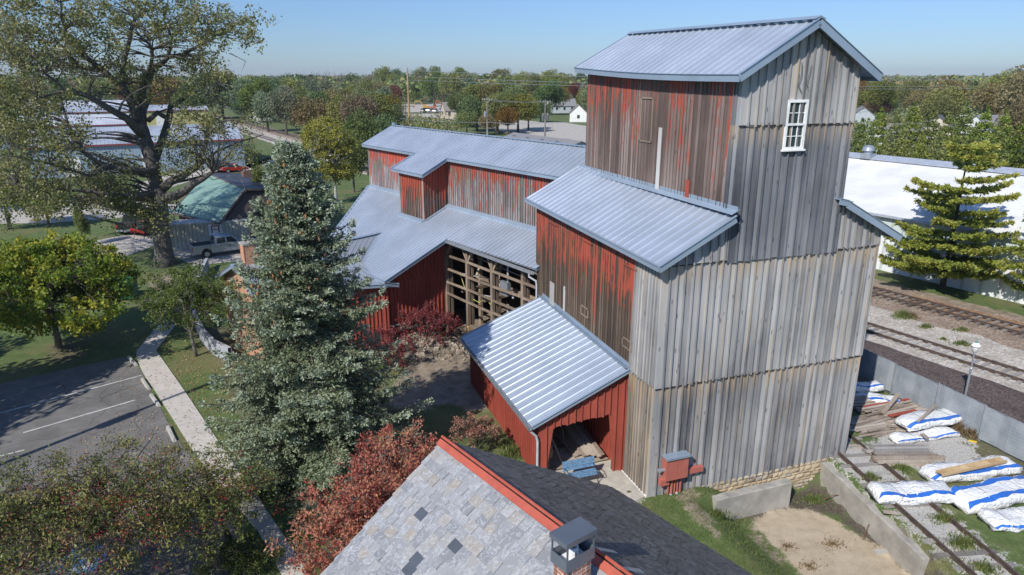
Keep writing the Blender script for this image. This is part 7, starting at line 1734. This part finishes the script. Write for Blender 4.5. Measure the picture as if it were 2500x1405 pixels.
for (x0, x1, z0, z1) in ((.1, .2, 1.45, 2.2), (.75, .85, 1.45, 2.2), (.2, .75, 2.1, 2.2), (.2, .75, 1.78, 1.85)): mb.bx(x0, x1, -1.25, -1.236, z0, z1)
obj('red_ladder_mark', mb, M['redpaint'], sg, local=True)
pk_ = G(300, 585); pickup('dark pickup seen from behind under the cottonwood', (pk_[0]-1.0, pk_[1]+4.6, 0), RAD(100), M['darkpaint'])
rc_ = G(352, 575); car('red car with black rear beside the cottonwood trunk', (rc_[0]+.2, rc_[1]+1.5, 0), RAD(75), M['redpaint'])
for (px, py, rz, pt, lab, su) in ((538, 412, .4, M['darkpaint'], 'black car by the blue warehouse wall', True), (556, 416, .5, M['wine'], 'dark red car beside the black car', False), (574, 420, .6, M['redpaint'], 'bright red car nearest the green roofed building', False), (566, 400, .4, M['bluepaint'], 'blue car partly behind the red ones', False),
      (1033, 276, 1.4, M['darkpaint'], 'black car at the left end of the far parked row', True), (1047, 275, 1.4, M['silver'], 'silver truck second in the far parked row', True), (1063, 276, 1.4, M['whitepaint'], 'white truck in the middle of the far row', True), (1078, 275, 1.4, M['bluepaint'], 'dark blue car fourth in the far row', True), (1090, 276, 1.4, M['whitepaint'], 'white car at the right end of the far row', False),
      (975, 265, .3, M['silver'], 'silver car alone left of the tall pole', False)):
    c = G(px, py); car(lab, (c[0], c[1], .3 if py < 300 else 0), rz, pt, suv=su)
# excavators
def excavator(label, loc, rz, col, arm):
    o = thing('excavator', label, 'excavator', loc, rz); pm = plain(label[:6]+'_machine_paint', col, .5)
    for s in (-1, 1):
        mb = MB(); extrude_profile(mb, [(-2.0, .1), (2.0, .1), (2.4, .5), (2.0, .95), (-2.0, .95), (-2.4, .5)], s*1.3-.3, s*1.3+.3); obj('crawler_track', mb, M['rubber'], o, local=True)
    mb = MB(); mb.bx(-2.6, 1.6, -1.3, 1.3, 1.1, 2.2); obj('engine_house', mb, pm, o, local=True)
    mb = MB(); extrude_profile(mb, [(.2, 2.2), (1.7, 2.2), (1.6, 3.3), (.2, 3.4)], -1.25, -.2); cbn = obj('operator_cab', mb, pm, o, local=True)
    mb = MB(); mb.bx(.4, 1.5, -1.28, -1.24, 2.4, 3.2); mb.bx(1.62, 1.68, -1.1, -.35, 2.3, 3.2); obj('cab_glass', mb, M['carglass'], cbn, local=True)
    P_ = [np.array(q, float) for q in arm]
    mb = MB(); 
    for a, b in zip(P_[:3], P_[1:3]): mb.beam(a, b, .45, .6)
    bm = obj('boom', mb, pm, o, local=True); mb = MB(); mb.beam(P_[2], P_[3], .35, .45); obj('stick', mb, pm, o, local=True)
    mb = MB(); mb.tube([P_[0]+np.array([.6, 0, -.2]), (P_[0]+P_[1])/2+ZZ*.9], .1, 6); obj('hydraulic_ram', mb, M['galv'], bm, local=True)
    o.scale = (.72,)*3; mb = MB(); b = P_[3]; extrude_profile(mb, [(b[0]-.7, b[2]), (b[0]+.2, b[2]+.1), (b[0]+.2, b[2]-.6), (b[0]-.4, b[2]-.9), (b[0]-.9, b[2]-.5)], -.6, .6); obj('bucket', mb, M['rust'], o, local=True)
    return o
e1 = G(1040, 268); excavator('yellow excavator with raised boom by the tall pole', (e1[0], e1[1], .2), pi, (.42, .24, .04), [(1.6, 0, 2.0), (4.5, 0, 5.8), (8.2, 0, 5.2), (9.2, 0, 2.0)])
e2 = G(1062, 268); excavator('orange excavator right of the yellow one', (e2[0], e2[1]-6, .2), 0.1, (.40, .12, .05), [(1.2, 0, 2.0), (1.8, 0, 6.5), (6.0, 0, 5.0), (7.6, 0, 2.2)])
# dumpsters
def dumpster(label, loc, rz):
    o = thing('dumpster', label, 'dumpster', loc, rz, None); mb = MB(); pr = [(-.85, .18), (.75, .18), (.95, 1.1), (-.9, 1.45)]
    mb.hexa([(-.9, -.7, .15), (.9, -.7, .15), (.9, .7, .15), (-.9, .7, .15), (-.95, -.95, 1.15), (.95, -.95, 1.15), (.95, .8, 1.45), (-.95, .8, 1.45)]); obj('bin', mb, M['green_metal'], o, local=True)
    for s in (-1, 1):
        mb = MB(); mb.hexa([(s*.48-.44, -.95, 1.17), (s*.48+.44, -.95, 1.17), (s*.48+.44, .8, 1.47), (s*.48-.44, .8, 1.47), (s*.48-.44, -.95, 1.22), (s*.48+.44, -.95, 1.22), (s*.48+.44, .8, 1.52), (s*.48-.44, .8, 1.52)]); obj('lid', mb, M['black'] if s < 0 else M['green_metal'], o, local=True)
        mb = MB(); mb.bx(s*.98-.06, s*.98+.06, -.5, .5, .75, .92); obj('lift_sleeve', mb, M['green_metal'], o, local=True)
    for x in (-.7, .7): mb = MB(); mb.tube([(x-.04, -.6, .09), (x+.04, -.6, .09)], .09, 8); obj('caster', mb, M['rubber'], o, local=True)
    mb = MB(); mb.bx(-.35, .3, -.9, -.84, .7, 1.0); obj('sticker', mb, M['white'], o, local=True)
    return o
d1 = G(285, 738); dumpster('green dumpster right of the maple crown with a raised lid frame', (d1[0], d1[1]+.9, 0), .15)
d2 = G(240, 732); dumpster('green dumpster mostly hidden behind the maple crown', (d2[0]-.1, d2[1]+.9, 0), .1)
# small sign on the lawn behind the tree
sg_ = thing('sign_post', 'small blue and white sign on a post beside the cottonwood trunk', 'sign', G(420, 556)); mb = MB(); B = org_of(sg_); mb.tube([B, B+ZZ*2.1], .035, 6); obj('post', mb, M['galv'], sg_)
mb = MB(); mb.box(B+ZZ*1.95-np.array([0, .05, 0]), (.22, .05, 0), (-.004, .012, 0), ZZ*.34); sp_ = obj('sign_face', mb, plain('pale_blue_sign', (.25, .45, .60), .5), sg_)
# utility poles
def pole(label, loc, H, rz=0., arm=True, trans=0, r=.17, guy=None, mat=None, name='utility_pole'):
    o = thing(name, label, 'utility pole', loc, rz); mb = MB(); mb.tube([(0, 0, -.5), (0, 0, H*.5), (0, 0, H)], [r, r*.85, r*.6], 9); obj('pole', mb, mat or M['tie_grey'], o, local=True)
    if arm:
        mb = MB(); mb.bx(-1.35, 1.35, -.2, -.08, H-.75, H-.6); ar = obj('crossarm', mb, M['tie_grey'], o, local=True)
        mb = MB(); mb.tube([(-.8, -.14, H-.75), (0, -.14, H-1.5), (.8, -.14, H-.75)], .03, 5); obj('brace', mb, M['galv'], o, local=True)
        for x in (-1.25, -.55, .55, 1.25): mb = MB(); mb.lathe((x, -.14, H-.6), [(.03, 0), (.03, .1), (.07, .12), (.06, .22), (0, .24)], 8); obj('insulator', mb, M['white'], ar, local=True)
    for i in range(trans):
        x = (-.55, .55)[i]; mb = MB(); mb.lathe((x, -.1, H-5.2), [(0, 0), (.3, 0), (.32, .1), (.32, 1.25), (.2, 1.35), (0, 1.38)], 14); tr = obj('transformer', mb, M['steel'] if trans > 1 else M['galv'], o, local=True)
        mb = MB(); mb.lathe((x, -.1, H-3.85), [(.06, 0), (.07, .1), (.04, .35), (0, .36)], 8); obj('bushing', mb, M['white'], tr, local=True)
    if guy: mb = MB(); mb.tube([(0, 0, H-1.5), guy], .025, 4); obj('guy_wire', mb, M['galv'], o, local=True)
    return o
pa_ = G(1000, 305); pb_ = G(1190, 345); pc_ = G(1330, 350)
poleA = pole('tall brown pole without crossarm beside the yellow excavator', pa_, 19.5, arm=False, r=.42, mat=M['newtimber'])
pole('short dark pole left of the tall brown pole', G(992, 302), 9., arm=False, r=.25, mat=M['tie'])
pole('grey utility pole with one transformer rising behind the mill ridge', pb_, 11.4, .1, True, 1, .24, guy=(3.2, 0, 0))
pole('grey utility pole carrying two dark transformers near the elevator', pc_, 11.0, .1, True, 2, .24, guy=(2.8, 2, 3))
def wire(label, pts, sag, r=.03):
    mb = MB(); P_ = []
    for a, b in zip(pts[:-1], pts[1:]):
        a, b = np.array(a, float), np.array(b, float)
        for i in range(13): t = i/12; P_.append(a*(1-t)+b*t-ZZ*sag*4*t*(1-t))
    mb.tube(P_, r, 4, cap=False); tag(obj('overhead_wire', mb, M['galv']), label, 'wire', 'overhead wires over the wood')
pr2 = np.array([160., 230., 0])
for i, (za, zb) in enumerate(((18.6, 15.6), (16.6, 13.6), (15.4, 12.8))): wire('thin overhead wire running right from the tall brown pole', [pa_+ZZ*za+np.array([0, 0, 0]), np.array([150., 232., zb])], 1.2, .05)
for i, x in enumerate((-1.2, 1.2)): wire('thin overhead wire between the two grey poles', [pb_+np.array([x, 0, 10.9]), pc_+np.array([x, 0, 10.5])], .5, .025)
wire('low cable across the two grey poles toward the tower', [pb_+np.array([-25, 12, 5.2]), pb_+ZZ*4.9, pc_+ZZ*5.2, pc_+np.array([60, 10, 6.5])], .3, .045)
# poles and trees standing outside the frame that cast the shadows on the lot
def shadow_base(px, py, h):
    t = G(px, py); L = h/math.tan(SUN_EL); return np.array([t[0]+sin(SUN_AZ)*L, t[1]+cos(SUN_AZ)*L, 0])
pq = shadow_base(540, 925, 15.); pole('utility pole outside the frame whose shadow crosses the lot', pq, 15., 1.0, True, 1, .17)
for (x, y, H, w, kind, lab) in ((-31.8, 29.5, 12, 8.5, 'dark', 'dark tree outside the left edge shading the lot corner and lawn'), (-40.5, 31.5, 12, 8.5, 'dark', 'dark tree outside the left edge shading the lawn left of the maple'), (-36.5, 24.5, 13, 9, 'olive', 'olive tree outside the left edge shading the top of the lot'), (-33, 18.5, 14, 10, 'dark', 'dark tree outside the left edge shading the left end of the bays')): ftree(x, y, H, w, kind, lab, group=None)
# lattice pylon far right
pyl = thing('power_pylon', 'lattice power pylon standing above the far wood', 'pylon', ((2395-1250)/1667.*1300, 1240, 0)); B = org_of(pyl); mb = MB(); H = 42
for sx in (-1, 1):
    for sy in (-1, 1): mb.beam(B+np.array([sx*4, sy*4, 0]), B+np.array([sx*.8, sy*.8, H]), .5, .5)
for i in range(7):
    z0, z1 = H*i/7, H*(i+1)/7; w0, w1 = 4-3.2*i/7, 4-3.2*(i+1)/7; mb.beam(B+np.array([-w0, -w0, z0]), B+np.array([w1, -w1, z1]), .35, .35); mb.beam(B+np.array([w0, -w0, z0]), B+np.array([-w1, -w1, z1]), .35, .35)
obj('lattice_tower', mb, M['steel'], pyl)
for z in (H-8, H-3): mb = MB(); mb.beam(B+np.array([-6, 0, z]), B+np.array([6, 0, z]), .5, .6); obj('crossarm', mb, M['steel'], pyl)
# clipped hedge at the bottom, low box by the walk
b = G(585, 1400); hr = np.random.default_rng(44); hc = b+np.array([0, -.1, .5])
add_tree('round_hedge', 'low dark green hedge at the bottom beside the walk', 'hedge', b, [([b, b+ZZ*.5, b+ZZ*.9], [.06, .04, .02])], ellip_clusters(hr, b+ZZ*.55, (1.6, 1.0, .65), 110, .5, -.5), leafmat('hedge_leaves', [(.03, .05, .012), (.07, .10, .02), (.13, .14, .03)], .25), M['bark_dark'], hr, leaf=.06, leafw=.04, per=90, crad=.25, twigs=2, twig_r=.015)

# ================================================================ AIR
mb = MB(); mb.bx(-4200, 4200, -500, 4200, -8, 62)
g = NG('haze'); g.t.nodes.remove(g.b); pv = g.t.nodes.new('ShaderNodeVolumePrincipled'); pv.inputs['Color'].default_value = (.80, .88, 1, 1); pv.inputs['Density'].default_value = .00013; pv.inputs['Anisotropy'].default_value = .2
g.t.links.new(pv.outputs[0], g.out.inputs['Volume'])
hz = obj('haze', mb, g.m, None, loc=(0, 0, 0)); tag(hz, 'thin autumn haze over the whole place', 'haze', kind='stuff')
